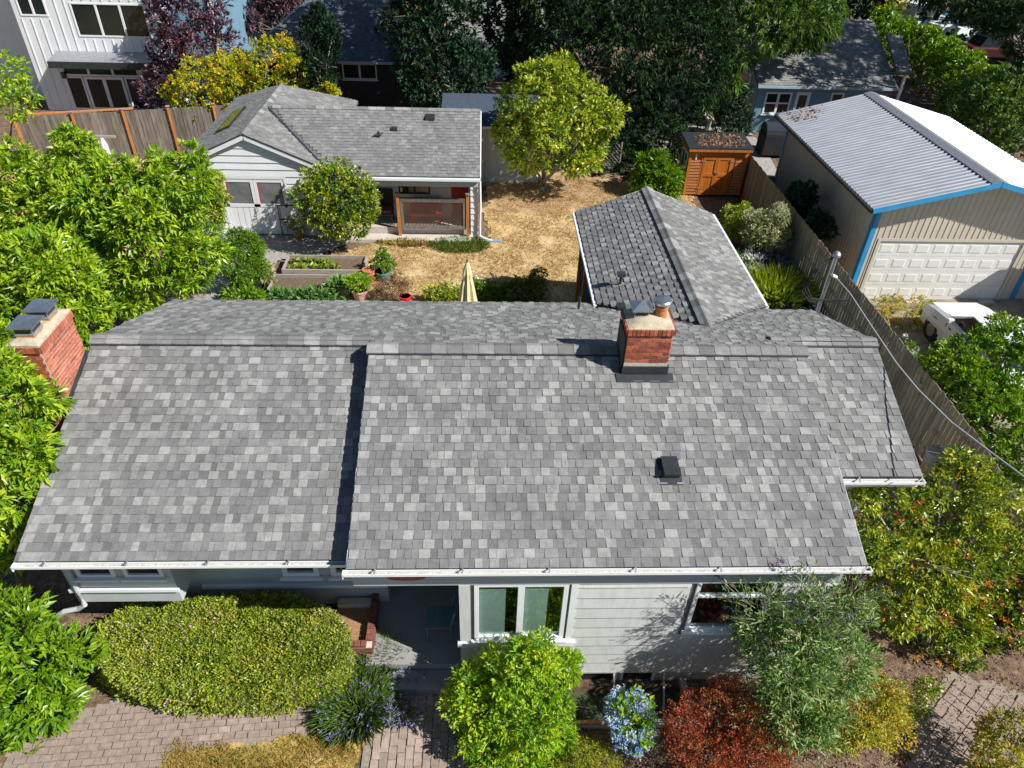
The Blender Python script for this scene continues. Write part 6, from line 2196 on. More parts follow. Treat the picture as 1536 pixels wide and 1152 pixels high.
# ---------------- metal garage
ga = root("metal_garage", "large beige metal garage with pale ribbed roof and bright blue trim", "garage", (15, 24, -.45))
GX, GZR = 15.05, 3.74
gxl, gxr = 11.55, 18.55
GZE = 2.86
gy0, gy1 = 19.5, 28.5
GS = (GZR - GZE) / (GX - gxl)
zr_ = lambda x: GZR - abs(x - GX) * GS
gzb = -.5
for side in (-1, 1):
    xe = gxl if side < 0 else gxr
    m = MB()
    m.slab([(GX, gy0, GZR), (GX, gy1, GZR), (xe, gy1, GZE), (xe, gy0, GZE)][::side], (0, 0, -.04))
    rp_ = m.build("metal_roof", 'corr', ga)
    ky = gy0 + .1
    while ky < gy1:
        w = .026
        mm = MB()
        p0, p1 = Vector((GX + side * .1, ky, zr_(GX + .1))), Vector((xe, ky, GZE))
        mm.add([(p0.x, ky - w * 1.6, p0.z), (p0.x, ky - w * .7, p0.z + .03), (p0.x, ky + w * .7, p0.z + .03), (p0.x, ky + w * 1.6, p0.z),
                (p1.x, ky - w * 1.6, p1.z), (p1.x, ky - w * .7, p1.z + .03), (p1.x, ky + w * .7, p1.z + .03), (p1.x, ky + w * 1.6, p1.z)],
               [(0, 1, 5, 4), (1, 2, 6, 5), (2, 3, 7, 6), (4, 5, 6, 7)])
        mm.build("rib", 'corr', rp_)
        ky += .205
rc = MB()
rc.slab([(GX - .26, gy0 - .01, zr_(GX - .26) + .045), (GX, gy0 - .01, GZR + .055), (GX, gy1, GZR + .055), (GX - .26, gy1, zr_(GX - .26) + .045)], (0, 0, -.012))
rc.slab([(GX, gy0 - .01, GZR + .055), (GX + .26, gy0 - .01, zr_(GX + .26) + .045), (GX + .26, gy1, zr_(GX + .26) + .045), (GX, gy1, GZR + .055)], (0, 0, -.012))
rc.build("ridge_flashing", 'zinc', ga)
bt = MB()
bt.beam((gxl - .02, gy0 - .02, GZE - .03), (GX, gy0 - .02, GZR - .03), .03, .15)
bt.beam((gxr + .02, gy0 - .02, GZE - .03), (GX, gy0 - .02, GZR - .03), .03, .15)
bt.build("rake_trim", 'blue_trim', ga)
bt = MB()
bt.beam((gxl - .04, gy0, GZE - .06), (gxl - .04, gy1, GZE - .06), .07, .1)
bt.build("eave_gutter", 'black_metal', ga)
GWY = 20.02
dg = (12.42, 17.05, gzb, 1.62)
m = MB()
holed(m, 12.0, 18.1, GWY, GWY + .1, gzb, GZE - .12, [dg])
m.slab([(12.0, GWY, GZE - .12), (18.1, GWY, GZE - .12), (GX, GWY, GZR - .17)], (0, .1, 0))
m.box(12.0, 12.1, GWY + .1, gy1 - .4, gzb, GZE - .06)
m.box(18.0, 18.1, GWY + .1, gy1 - .4, gzb, GZE - .06)
m.box(12.1, 18.0, gy1 - .5, gy1 - .4, gzb, GZE - .06)
gwl = m.build("metal_wall", 'corr_wall', ga)
m = MB()
x = 12.06
while x < 18.05:
    zt_ = min(zr_(x) - .14, GZR)
    zb_ = gzb if not (dg[0] - .12 < x < dg[1] + .12) else dg[3] + .12
    m.box(x, x + .03, GWY - .014, GWY - .001, zb_, zt_)
    x += .19
y = GWY + .2
while y < gy1 - .5:
    m.box(11.982, 11.999, y, y + .035, gzb, GZE - .07)
    y += .19
m.build("wall_rib", 'corr_wall', gwl)
tr = MB()
tr.box(11.97, 12.13, GWY - .03, GWY - .019, gzb, GZE - .16)
tr.box(11.965, 11.98, GWY - .03, GWY + .12, gzb, GZE - .16)
tr.build("corner_trim", 'blue_trim', ga)
MB().box(17.5, 17.68, GWY - .03, GWY - .019, gzb, GZE - .3).build("corner_trim", 'blue_trim', ga)
MB().box(11.965, 11.98, gy1 - .52, gy1 - .39, gzb, GZE - .16).build("corner_trim", 'blue_trim', ga)
tr = MB()
tr.box(dg[0] - .1, dg[1] + .1, GWY - .03, GWY - .019, dg[3], dg[3] + .1)
tr.box(dg[0] - .1, dg[0], GWY - .03, GWY - .019, gzb, dg[3])
tr.box(dg[1], dg[1] + .1, GWY - .03, GWY - .019, gzb, dg[3])
tr.build("door_trim", 'corr_wall', ga)
gd = box_part("garage_door", 'gdoor', ga, dg[0], dg[1], GWY + .03, GWY + .07, dg[2], dg[3])
for r_0 in range(4):
    zb0 = dg[2] + .02 + r_0 * .525
    box_part("door_section", 'gdoor', gd, dg[0] + .004, dg[1] - .004, GWY + .016, GWY + .029, zb0, zb0 + .517)
    for c_ in range(8):
        xa = dg[0] + c_ * (dg[1] - dg[0]) / 8
        w = (dg[1] - dg[0]) / 8
        m = MB()
        x0, x1, z0, z1 = xa + .07, xa + w - .07, zb0 + .11, zb0 + .41
        y0 = GWY + .015
        m.add([(x0, y0, z0), (x1, y0, z0), (x1, y0, z1), (x0, y0, z1),
               (x0 + .035, y0 - .009, z0 + .035), (x1 - .035, y0 - .009, z0 + .035), (x1 - .035, y0 - .009, z1 - .035), (x0 + .035, y0 - .009, z1 - .035)],
              [(0, 1, 5, 4), (1, 2, 6, 5), (2, 3, 7, 6), (3, 0, 4, 7), (4, 5, 6, 7)])
        m.build("raised_panel", 'gdoor', gd)
lr = np.random.default_rng(18)
P = np.stack([lr.uniform(11.75, 13.0, 130), lr.uniform(27.2, 28.3, 130), np.zeros(130)], -1)
P[:, 2] = GZR - np.abs(P[:, 0] - GX) * GS + .02
V, F, t = leaf_arrays(lr, P, lr.normal(size=(130, 3)) * [1, 1, .1], 2, .1, .05, .6, 0, .1, .1, jitter=.08)
o = np_mesh("fallen_leaves", V, F, M['duff'], ga)
o['kind'] = 'stuff'
tag(MB().box(11.6, 17.6, 19.3, 20.0, -.6, -.44).build("garage_apron", 'pale_concrete', None, loc=(14, 19.6, -.5)), "pale concrete apron in front of the garage door", "apron")

# ---------------- parked white car
car = root("parked_car", "white car parked nose to the garage, half hidden by the bushy tree", "car", (14.2, 15.6, -.4))
c0x, cy_, cw_ = 13.5, 18.45, 1.78
zg = -.42
m = MB()


def ring(y, z0, z1, ins):
    x0, x1 = c0x + ins, c0x + cw_ - ins
    return [(x0, y, z0), (x0 - .03 * (ins < .1), y, (z0 + z1) * .5), (x0 + .03, y, z1 - .06), (x0 + .14, y, z1), (x1 - .14, y, z1), (x1 - .03, y, z1 - .06), (x1 + .03 * (ins < .1), y, (z0 + z1) * .5), (x1, y, z0)]


rs = [ring(cy_, zg + .32, zg + .72, .12), ring(cy_ - .12, zg + .25, zg + .84, .05), ring(cy_ - .6, zg + .25, zg + .95, .0), ring(cy_ - 1.25, zg + .25, zg + 1.02, .0), ring(cy_ - 3.3, zg + .25, zg + 1.05, .0), ring(cy_ - 4.25, zg + .25, zg + 1.0, .03), ring(cy_ - 4.4, zg + .32, zg + .8, .1)]
vs = [p for r in rs for p in r]
fs = []
for j in range(len(rs) - 1):
    for k in range(7):
        a = j * 8 + k
        fs.append((a, a + 1, a + 9, a + 8))
fs += [tuple(range(8)), tuple(range(len(vs) - 1, len(vs) - 9, -1))]
body = m.add(vs, fs).build("body", 'carpaint', car, smooth=False)
m = MB()
ya, yb, yc, yd = cy_ - 1.3, cy_ - 1.95, cy_ - 3.2, cy_ - 3.9
m.add([(c0x + .1, ya, zg + 1.02), (c0x + cw_ - .1, ya, zg + 1.02), (c0x + .24, yb, zg + 1.45), (c0x + cw_ - .24, yb, zg + 1.45), (c0x + .24, yc, zg + 1.47), (c0x + cw_ - .24, yc, zg + 1.47), (c0x + .1, yd, zg + 1.05), (c0x + cw_ - .1, yd, zg + 1.05)],
      [(0, 2, 3, 1), (2, 4, 5, 3), (4, 6, 7, 5), (0, 6, 4, 2), (1, 3, 5, 7)])
m.build("cabin_glass", 'glass_dark', car)
sm2 = MB()
for x in (c0x + .17, c0x + cw_ - .17):
    sm2.beam((x, cy_ - .14, zg + .852), (x, cy_ - 1.22, zg + 1.026), .012, .012)
sm2.beam((c0x + .17, cy_ - 1.24, zg + 1.028), (c0x + cw_ - .17, cy_ - 1.24, zg + 1.028), .05, .012)
sm2.beam((c0x - .004, cy_ - 1.35, zg + .35), (c0x - .004, cy_ - 1.35, zg + .98), .012, .012)
sm2.build("panel_gap", 'black_metal', car)
for x, s_ in ((c0x - .1, 1), (c0x + cw_ + .1, -1)):
    MB().box(x - .09, x + .09, cy_ - 1.62, cy_ - 1.52, zg + 1.04, zg + 1.17).build("mirror", 'carpaint', car, bevel=.02)
MB().box(c0x - .012, c0x - .002, cy_ - 1.62, cy_ - 1.5, zg + .80, zg + .83).build("door_handle", 'black_metal', car)
MB().box(c0x + .03, c0x + cw_ - .03, cy_ - .03, cy_ + .05, zg + .32, zg + .5).build("bumper", 'bin', car, bevel=.02)
for x in (c0x + .5, c0x + 1.1):
    MB().beam((x, cy_ - 1.31, zg + 1.05), (x + .4, cy_ - 1.5, zg + 1.18), .015, .015).build("wiper", 'rubber', car)
m = MB()
m.slab([(c0x + .23, yb + .02, zg + 1.452), (c0x + cw_ - .23, yb + .02, zg + 1.452), (c0x + cw_ - .23, yc, zg + 1.472), (c0x + .23, yc, zg + 1.472)], (0, 0, .03))
for x in (c0x + .12, c0x + cw_ - .12):
    s_ = 1 if x < c0x + 1 else -1
    m.beam((x, ya, zg + 1.03), (x + .13 * s_, yb, zg + 1.47), .06, .04)
    m.beam((x, yd, zg + 1.06), (x + .13 * s_, yc, zg + 1.48), .07, .04)
    m.beam((x + .06 * s_, (yb + yc) / 2, zg + 1.04), (x + .13 * s_, (yb + yc) / 2, zg + 1.47), .06, .04)
m.build("roof", 'carpaint', car)
for x, s_ in ((c0x - .02, -1), (c0x + cw_ + .02, 1)):
    for y in (cy_ - .85, cy_ - 3.45):
        w_ = MB().tube([(x, y, zg + .32), (x - s_ * .2, y, zg + .32)], .32, 24).build("wheel", 'rubber', car)
        MB().tube([(x + s_ * .006, y, zg + .32), (x, y, zg + .32)], .2, 16).build("rim", 'steel', w_)
        MB().tube([(x + s_ * .002 - s_ * .012, y, zg + .36), (x - s_ * .03, y, zg + .36)], .39, 24).build("wheel_arch", 'dark', car)
for x in (c0x + .2, c0x + cw_ - .2):
    MB().box(x - .14, x + .14, cy_ - .06, cy_ + .004, zg + .56, zg + .68).build("headlight", 'glass', car)
bb = gb(1530, 470)
tag(MB().slab([(18.1, 18.4, -.45), (19.9, 18.4, -.45), (19.9, 19.4, -.45), (18.1, 19.4, -.45)], (0, 0, 2.5)).build("shadow_block", 'blue_plastic', None, loc=(18.9, 18.9, -.45), bevel=.05), "added blue block out of view at the right, shadowing the garage door", "shadow block")  # unseen block, added and sized to cast the shadow over the garage door

# ================================================================== FARTHER NEIGHBOURS
def AY(px, py, y):
    return [float(v) for v in ay(px, py, y)]


# ---------------- tall white house, top left
wh = root("white_house", "tall white board and batten house with black framed windows behind the board fence", "house", (-17, 38, 0))
HY = 36.4
xa = AY(44, 82, HY)[0]
wl = [(AY(118, 58, HY), AY(224, 8, HY)), (AY(30, 24, HY), AY(68, -4, HY))]
h3 = (AY(119, 55, HY)[0], AY(228, 55, HY)[0], AY(170, 56, HY)[2], AY(170, 5, HY)[2])
h2 = (AY(30, 20, HY)[0], AY(72, 20, HY)[0], AY(50, 24, HY)[2], AY(50, -6, HY)[2])
hd_ = (AY(112, 160, HY)[0], AY(222, 160, HY)[0], 0.05, AY(160, 98, HY)[2])
m = MB()
holed(m, xa, -15.0, HY, HY + .2, -.3, 8.2, [h3, h2, hd_])
m.box(xa, xa + .2, HY + .2, 45, -.3, 8.2)
m.box(-15.2, -15.0, HY + .2, 45, -.3, 8.2)
wwall = m.build("front_wall", 'white_wall', wh)
x = xa + .25
while x < -15.1:
    zz = [-.3, 8.2]
    m = MB()
    segs = [(-.3, 8.2)]
    for h in (h3, h2, hd_):
        if h[0] - .1 < x < h[1] + .1:
            ns = []
            for a, b in segs:
                if h[2] - .1 > a:
                    ns.append((a, min(b, h[2] - .1)))
                if h[3] + .1 < b:
                    ns.append((max(a, h[3] + .1), b))
            segs = ns
    for a, b in segs:
        m.box(x - .025, x + .025, HY - .025, HY - .001, a, b)
    if m.v:
        m.build("batten", 'white_wall', wwall)
    x += .42
window(wh, *h3, HY, n=3, fw=.07, frame='white', glass='glass_dark', room=False, sill=False)
window(wh, *h2, HY, n=2, fw=.07, frame='white', glass='glass_dark', room=False, sill=False)
tz = hd_[3] - .5
window(wh, hd_[0], hd_[1], tz, hd_[3], HY, n=3, fw=.08, frame='white', glass='glass_dark', room=False, sill=False, name="transom_window")
dw = (hd_[1] - hd_[0]) / 4
window(wh, hd_[0], hd_[0] + dw * .95, .05, tz - .02, HY, n=1, fw=.08, frame='white', glass='glass_dark', room=False, sill=False)
window(wh, hd_[1] - dw * .85, hd_[1], .05, tz - .02, HY, n=1, fw=.08, frame='white', glass='glass_dark', room=False, sill=False)
window(wh, hd_[0] + dw, hd_[1] - dw * .9, .05, tz - .02, HY - .01, n=2, fw=.12, frame='white', glass='glass_dark', room=False, sill=False, name="french_door")
ca0, ca1 = AY(72, 92, HY - 1.0), AY(226, 90, HY - 1.0)
cz_ = AY(150, 96, HY - 1.0)[2]
MB().slab([(ca0[0], HY - 1.1, cz_), (ca1[0], HY - 1.1, cz_), (ca1[0], HY, cz_ + .22), (ca0[0], HY, cz_ + .22)], (0, 0, .08)).build("canopy_roof", 'zinc', wh)
MB().box(ca0[0], ca1[0], HY - 1.12, HY - 1.05, cz_ - .2, cz_ + .09).build("canopy_fascia", 'black_metal', wh)
MB().box(ca1[0] - .12, ca1[0] - .02, HY - 1.05, HY - .95, 0, cz_ - .2).build("canopy_post", 'black_metal', wh)
for (px_, py_) in ((97, 112), (220, 114)):
    q = AY(px_, py_, HY)
    MB().box(q[0] - .08, q[0] + .08, HY - .16, HY - .001, q[2] - .14, q[2] + .14).build("wall_lamp", 'black_metal', wh)
MB().box(-15.0, -12.9, HY + 1.4, 45, -.3, 8.0).build("blue_shade_bay", 'blue_house', wh)  # blue wall colour stands in for the tree's shade on this recess
MB().box(-12.98, -12.84, HY + 1.3, HY + 1.44, -.3, 8.0).build("corner_board", 'white', wh)
MB().box(-34, xa - .02, 38.6, 39, -.5, 8).build("rear_wing", 'white_wall', wh)
MB().slab([(xa - .3, HY - .3, 8.2), (-12.3, HY - .3, 8.2), (-12.3, 45.3, 8.2), (xa - .3, 45.3, 8.2)], (0, 0, .2)).build("roof", 'black_metal', wh)

# ---------------- dark house in the shade
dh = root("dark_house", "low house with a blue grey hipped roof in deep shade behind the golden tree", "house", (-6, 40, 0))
EY = 35.8
ez = AY(540, 92, EY)[2]
ex0, ex1 = -11.3, -2.0
ry_, rz_ = 40.2, ez + 2.6
rx0, rx1 = ex0 + 3.6, ex1 - 3.6
A_, B_, C_, D_ = (ex0, EY, ez), (ex1, EY, ez), (ex1, 2 * ry_ - EY, ez), (ex0, 2 * ry_ - EY, ez)
R0, R1 = (rx0, ry_, rz_), (rx1, ry_, rz_)
dk = []
p_ = MB().slab([A_, B_, R1, R0], (0, 0, -.1)).build("front_roof", 'underlay', dh)
ml_ = math.hypot(ry_ - EY, rz_ - ez)
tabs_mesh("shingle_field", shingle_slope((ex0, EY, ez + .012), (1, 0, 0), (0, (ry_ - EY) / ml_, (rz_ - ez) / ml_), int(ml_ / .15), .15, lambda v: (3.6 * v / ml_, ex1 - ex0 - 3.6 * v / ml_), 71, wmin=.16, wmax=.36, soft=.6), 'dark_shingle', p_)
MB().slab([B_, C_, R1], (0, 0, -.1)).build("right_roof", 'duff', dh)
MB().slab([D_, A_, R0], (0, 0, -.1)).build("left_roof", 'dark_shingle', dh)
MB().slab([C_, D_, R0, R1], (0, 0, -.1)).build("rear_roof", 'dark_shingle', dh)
m = MB()
wq = (AY(515, 118, 36.3)[0], AY(566, 118, 36.3)[0], AY(540, 119, 36.3)[2], AY(540, 95, 36.3)[2])
holed(m, ex0 + .4, ex1 - .4, 36.3, 36.5, -.3, ez - .05, [wq])
m.box(ex1 - .6, ex1 - .4, 36.5, 44, -.3, ez - .05)
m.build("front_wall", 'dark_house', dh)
window(dh, *wq, 36.3, n=2, fw=.06, frame='white', glass='glass_dark', room=False)
MB().box(ex0, ex1, EY - .1, EY - .01, ez - .1, ez + .0).build("gutter", 'trim_grey', dh)
MB().tube([(-8.2, 38.0, ez + 1.2), (-8.2, 38.0, ez + 1.75)], .06, 8).build("vent_pipe", 'zinc', dh)

# ---------------- small house glimpsed between the evergreens
sm = root("small_house", "small house with a pale roof glimpsed between the dark evergreens", "house", (0, 45, 0))
q0, q1 = AY(700, 78, 43), AY(790, 66, 43)
ez2 = q0[2]
p_ = MB().slab([(-2.6, 43, ez2), (3.5, 43, ez2), (3.5, 47, ez2 + 2.2), (-2.6, 47, ez2 + 2.2)], (0, 0, -.12)).build("front_roof", 'old_shingle', sm)
tabs_mesh("shingle_field", shingle_slope((-2.6, 43, ez2 + .012), (1, 0, 0), (0, 4 / 4.565, 2.2 / 4.565), 28, .16, lambda v: (0, 6.1), 72, wmin=.25, wmax=.5, soft=.6), 'old_shingle', p_)
m = MB()
dq = (AY(712, 120, 43.4)[0], AY(733, 120, 43.4)[0], AY(720, 126, 43.4)[2], AY(720, 96, 43.4)[2])
m.box(-2.3, 3.2, 43.4, 43.6, -.5, ez2 - .05)
m.box(-2.3, -2.1, 43.6, 50, -.5, ez2 + .4)
m.build("front_wall", 'blue_house', sm)
d_ = box_part("white_door", 'white', sm, dq[0], dq[1], 43.33, 43.39, dq[2] - .6, dq[3])
box_part("door_pane", 'glass_dark', d_, dq[0] + .2, dq[1] - .2, 43.31, 43.329, dq[2] + .4, dq[3] - .15)

# ---------------- blue roofed lean-to
lt_ = root("lean_to_shed", "low shed with a plain dark blue metal roof behind the cottage's right end", "shed", (.6, 29, 0))
f0 = AY(735, 187, 28.2)
z0_ = f0[2]
x0_, x1_ = AY(662, 160, 29.3)[0], 2.3
b0 = AY(700, 140, 30.6)
MB().slab([(x0_, 28.0, z0_), (x1_, 28.0, z0_), (x1_, 30.6, b0[2]), (x0_, 30.6, b0[2])], (0, 0, -.06)).build("metal_roof", surf("dark_blue_metal_roof", (.055, .075, .11), (.07, .09, .13), rough=.5), lt_)
MB().box(x0_ + .1, x1_ - .1, 28.15, 30.5, 0, z0_ - .06).build("shed_wall", 'grey_wall', lt_)
for i in range(9):
    MB().box(x0_ + .2 + i * .4, x0_ + .23 + i * .4, 28.125, 28.149, 0, z0_ - .08).build("batten", 'grey_wall', lt_)
MB().box(x0_, x1_, 27.95, 28.0, z0_ - .09, z0_ + .0).build("roof_edge", 'white', lt_)

# ---------------- blue house, right
bh = root("blue_house", "blue grey house with a tree shadowed grey roof behind the metal garage", "house", (17, 38, 0))
BYE = 34.7
e1 = AY(1345, 131, BYE)
e0 = AY(1137, 128, BYE)
r_1 = ray(1310, 30)
yr1 = e1[0] * r_1[1] / r_1[0]
zr1 = AY(1310, 30, yr1)[2]
bz = (e0[2] + e1[2]) / 2
p_ = MB().slab([(e0[0], BYE, bz), (e1[0], BYE, bz), (e1[0], yr1, zr1), (e0[0], yr1, zr1)], (0, 0, -.14)).build("front_roof", 'underlay', bh)
sl_ = math.hypot(yr1 - BYE, zr1 - bz)
tabs_mesh("shingle_field", shingle_slope((e0[0], BYE - .03, bz + .012), (1, 0, 0), (0, (yr1 - BYE) / sl_, (zr1 - bz) / sl_), int(sl_ / .15), .15, lambda v: (0, e1[0] - e0[0]), 73, wmin=.16, wmax=.36, soft=.6), 'old_shingle', p_)
MB().slab([(e0[0], yr1, zr1), (e1[0], yr1, zr1), (e1[0], 2 * yr1 - BYE, bz), (e0[0], 2 * yr1 - BYE, bz)], (0, 0, -.14)).build("rear_roof", 'old_shingle', bh)
BW_ = BYE + .4
w1 = (AY(1142, 171, BW_)[0], AY(1181, 171, BW_)[0], AY(1160, 171, BW_)[2], AY(1160, 138, BW_)[2])
d1 = (AY(1187, 172, BW_)[0], AY(1208, 172, BW_)[0], .1, AY(1200, 138, BW_)[2])
w2 = (AY(1245, 150, BW_)[0], AY(1264, 150, BW_)[0], AY(1255, 160, BW_)[2], AY(1255, 139, BW_)[2])
w3 = (AY(1285, 150, BW_)[0], AY(1305, 150, BW_)[0], AY(1295, 160, BW_)[2], AY(1295, 141, BW_)[2])
m = MB()
holed(m, e0[0] + .25, e1[0] - .3, BW_, BW_ + .2, -.6, bz - .05, [w1, d1, w2, w3])
m.build("front_wall", 'blue_house', bh)
m = MB()
m.slab([(e0[0] + .25, BW_ + .2, -.6), (e0[0] + .25, 2 * yr1 - BW_, -.6), (e0[0] + .25, 2 * yr1 - BW_, bz), (e0[0] + .25, yr1, zr1 - .2), (e0[0] + .25, BW_ + .2, bz)], (.2, 0, 0))
m.build("gable_wall", 'pale_green_wall', bh)
gwq = AY(1100, 108, 37.5)
MB().box(e0[0] + .2, e0[0] + .25, 36.5, 38.2, .9, 2.3).build("side_window_frame", 'white', bh)
MB().box(e0[0] + .18, e0[0] + .2, 36.65, 38.05, 1.05, 2.15).build("side_window", 'glass_dark', bh)
window(bh, *w1, BW_, n=2, fw=.08, frame='white', glass='glass_dark', room=False, hbars=(.5,))
window(bh, *w2, BW_, n=1, fw=.08, frame='white', glass='glass_dark', room=False)
window(bh, *w3, BW_, n=1, fw=.08, frame='white', glass='glass_dark', room=False)
window(bh, *d1, BW_, n=1, fw=.14, frame='white', glass='glass_dark', room=False, sill=False, name="back_door")
MB().box(e0[0], e1[0], BYE - .1, BYE - .035, bz - .12, bz).build("gutter", 'trim_grey', bh)
# side porch roof on its right
s0 = AY(1368, 110, 35.2)
r_2 = ray(1352, 53)
y2 = s0[0] * r_2[1] / r_2[0]
z2 = AY(1352, 53, y2)[2]
p_ = MB().slab([(e1[0] + .05, 35.2, s0[2]), (s0[0], 35.2, s0[2]), (s0[0], y2, z2), (e1[0] + .05, y2, z2)], (0, 0, -.1)).build("porch_roof", 'underlay', bh)
sl2 = math.hypot(y2 - 35.2, z2 - s0[2])
tabs_mesh("shingle_field", shingle_slope((e1[0] + .05, 35.18, s0[2] + .012), (1, 0, 0), (0, (y2 - 35.2) / sl2, (z2 - s0[2]) / sl2), int(sl2 / .15), .15, lambda v: (0, s0[0] - e1[0] - .05), 74, wmin=.16, wmax=.36, soft=.6), 'old_shingle', p_)
m = MB()
m.beam((s0[0] - .2, 35.35, -.5), (s0[0] - .2, 35.35, s0[2] - .1), .12, .12)
m.beam((s0[0] - .2, 35.35, s0[2] - .9), (s0[0] - .9, 35.35, s0[2] - .15), .08, .08)
m.beam((e1[0] + .3, 35.35, s0[2] - .75), (s0[0] - .2, 35.35, s0[2] - .75), .06, .08)
m.build("porch_post", 'white', bh)
MB().box(e1[0] - .25, s0[0] - .3, 36.6, 36.8, -.6, s0[2] - .1).build("porch_wall", 'grey_wall', bh)
gr_ = root("covered_grill", "dark covered grill on the neighbour's deck beside the blue house", "grill", (13.9, 32.8, 0))
q = gb(1165, 232)
MB().slab([(q[0] - .9, q[1] - .4, 0), (q[0] + .9, q[1] - .4, 0), (q[0] + .9, q[1] + .5, 0), (q[0] - .9, q[1] + .5, 0)], (0, 0, .95)).build("cart", 'dark', gr_, bevel=.06)
MB().tube([(q[0] - .85, q[1] + .05, .95), (q[0] + .85, q[1] + .05, .95)], .45, 14).build("hood", surf("grill_cover", (.015, .02, .03), (.025, .032, .045), rough=.9), gr_)

# ---------------- pale flat roofed building, top right
fb = root("flat_roof_building", "white flat roofed building with roof boxes beyond the laurel hedge", "building", (30, 52, 0))
fz = 0.8
P4 = [az(1312, 17, fz), az(1392, 47, fz), az(1440, 28, fz), az(1352, 7, fz)]
P4 = [tuple(float(v) for v in p) for p in P4]
MB().slab(P4, (0, 0, -.3)).build("flat_roof", 'flat_roof', fb)
MB().slab([(x * .9985 + .04, y * .9985 + .05, fz - .3) for x, y, z in P4], (0, 0, -3.6)).build("wall", 'blue_house', fb)
m = MB()
for a, b in zip(P4, P4[1:] + P4[:1]):
    m.beam((a[0], a[1], fz + .03), (b[0], b[1], fz + .03), .2, .22)
m.build("parapet", 'blue_trim', fb)
for (px_, py_, s_) in ((1352, 14, 1.1), (1383, 22, 1.0)):
    q = az(px_, py_, fz)
    b_ = MB().box(q[0] - s_, q[0] + s_, q[1] - s_ * .8, q[1] + s_ * .8, fz + .02, fz + .75).build("roof_unit", 'white', fb)
    MB().box(q[0] - s_ * .8, q[0] + s_ * .8, q[1] - s_ * .8 - .03, q[1] - s_ * .8 - .001, fz + .1, fz + .65).build("grille", 'zinc', b_)
lot = MB().slab([tuple(az(px_, py_, -.4)) for px_, py_ in ((1392, 60), (1536, 95), (1700, 60), (1470, 20))], (0, 0, .03)).build("parking_lot", surf("lot_asphalt", (.20, .20, .20), (.30, .30, .30), rough=.95))
lot['kind'] = 'structure'
for i, (px_, py_, mt_, lb) in enumerate(((1410, 42, 'blue_trim', "blue striped stall awning beyond the laurel hedge"), (1450, 48, 'white', "white van roof seen beyond the laurel hedge"), (1490, 62, 'car_red', "dark red car beyond the laurel hedge under the conifer"))):
    q = az(px_, py_, .8)
    rt = root(("market_awning", "parked_van", "parked_car")[i], lb, ("awning", "van", "car")[i], (q[0], q[1], -.4))
    bo = MB()
    bo.slab([(q[0] - 1.9, q[1] - .9, -.1), (q[0] + 1.9, q[1] - .9, -.1), (q[0] + 1.9, q[1] + .9, -.1), (q[0] - 1.9, q[1] + .9, -.1)], (0, 0, .7))
    bo.build("body", mt_, rt, bevel=.12)
    MB().add([(q[0] - 1.3, q[1] - .8, .6), (q[0] + 1.3, q[1] - .8, .6), (q[0] + 1.3, q[1] + .8, .6), (q[0] - 1.3, q[1] + .8, .6), (q[0] - .9, q[1] - .65, 1.15), (q[0] + .9, q[1] - .65, 1.15), (q[0] + .9, q[1] + .65, 1.15), (q[0] - .9, q[1] + .65, 1.15)],
             [(0, 1, 5, 4), (1, 2, 6, 5), (2, 3, 7, 6), (3, 0, 4, 7), (4, 5, 6, 7)]).build("cabin", 'glass_dark' if i == 2 else 'white', rt)
    for dx in (-1.2, 1.2):
        MB().tube([(q[0] + dx, q[1] - .93, -.1), (q[0] + dx, q[1] - .75, -.1)], .3, 14).build("wheel", 'rubber', rt)

# ---------------- far trees, each its own
plant("laurel_hedge", "long tall bright laurel hedge running between the blue house and the flat roofed building", "hedge", (24, 40, 0),
      [(tuple(az(px_, py_, z_)), (r0 * .75, r0 * .75, r1 * .9)) for px_, py_, z_, r0, r1 in
       ((1316, 52, 1.3, 1.5, 1.7), (1340, 62, 1.3, 1.5, 1.7), (1365, 76, 1.3, 1.5, 1.7), (1390, 90, 1.3, 1.5, 1.8), (1415, 104, 1.3, 1.5, 1.8), (1440, 120, 1.3, 1.5, 1.8), (1468, 136, 1.3, 1.5, 1.8), (1498, 152, 1.3, 1.5, 1.8), (1530, 170, 1.3, 1.5, 1.8))],
      5200, 5, .24, .12, 'lf_laurel', 201, trunk=.08, floor=-.3, tint=(.1, .8), ntarget=9)
plant("neighbour_tree", "leafy bright green tree beyond the metal garage at the right edge", "tree", (21.5, 29.5, 0),
      [B(1465, 150, 30.5, 36), B(1500, 170, 30, 44), B(1440, 165, 30.5, 28), B(1530, 200, 29, 44), B(1480, 190, 29.6, 36), B(1530, 140, 30.5, 36), B(1420, 150, 31, 18)], 2300, 6, .17, .10, 'lf_fir', 202, trunk=.12, gaps=.25, rough=.24, tint=(.15, 1))
plant("tall_conifer", "tall dark conifer hanging into the top right corner", "conifer", (27.5, 32.5, -.2),
      [B(1450, 0, 33, 40, rz=18), B(1505, 20, 32, 36, rz=26), B(1560, 40, 31, 44), B(1400, -12, 34, 30, rz=16), ((29, 33.6, 8.5), (2.6, 2.6, 2.2)), ((26.6, 33.3, 11), (2.4, 2.2, 2.2)), ((27.0, 33.3, 13.5), (1.6, 1.6, 2))], 4200, 6, .24, .06, 'lf_cedar', 203, trunk=.16, up=-.15, droop=.5, gaps=.25, rough=.3, ntarget=8)
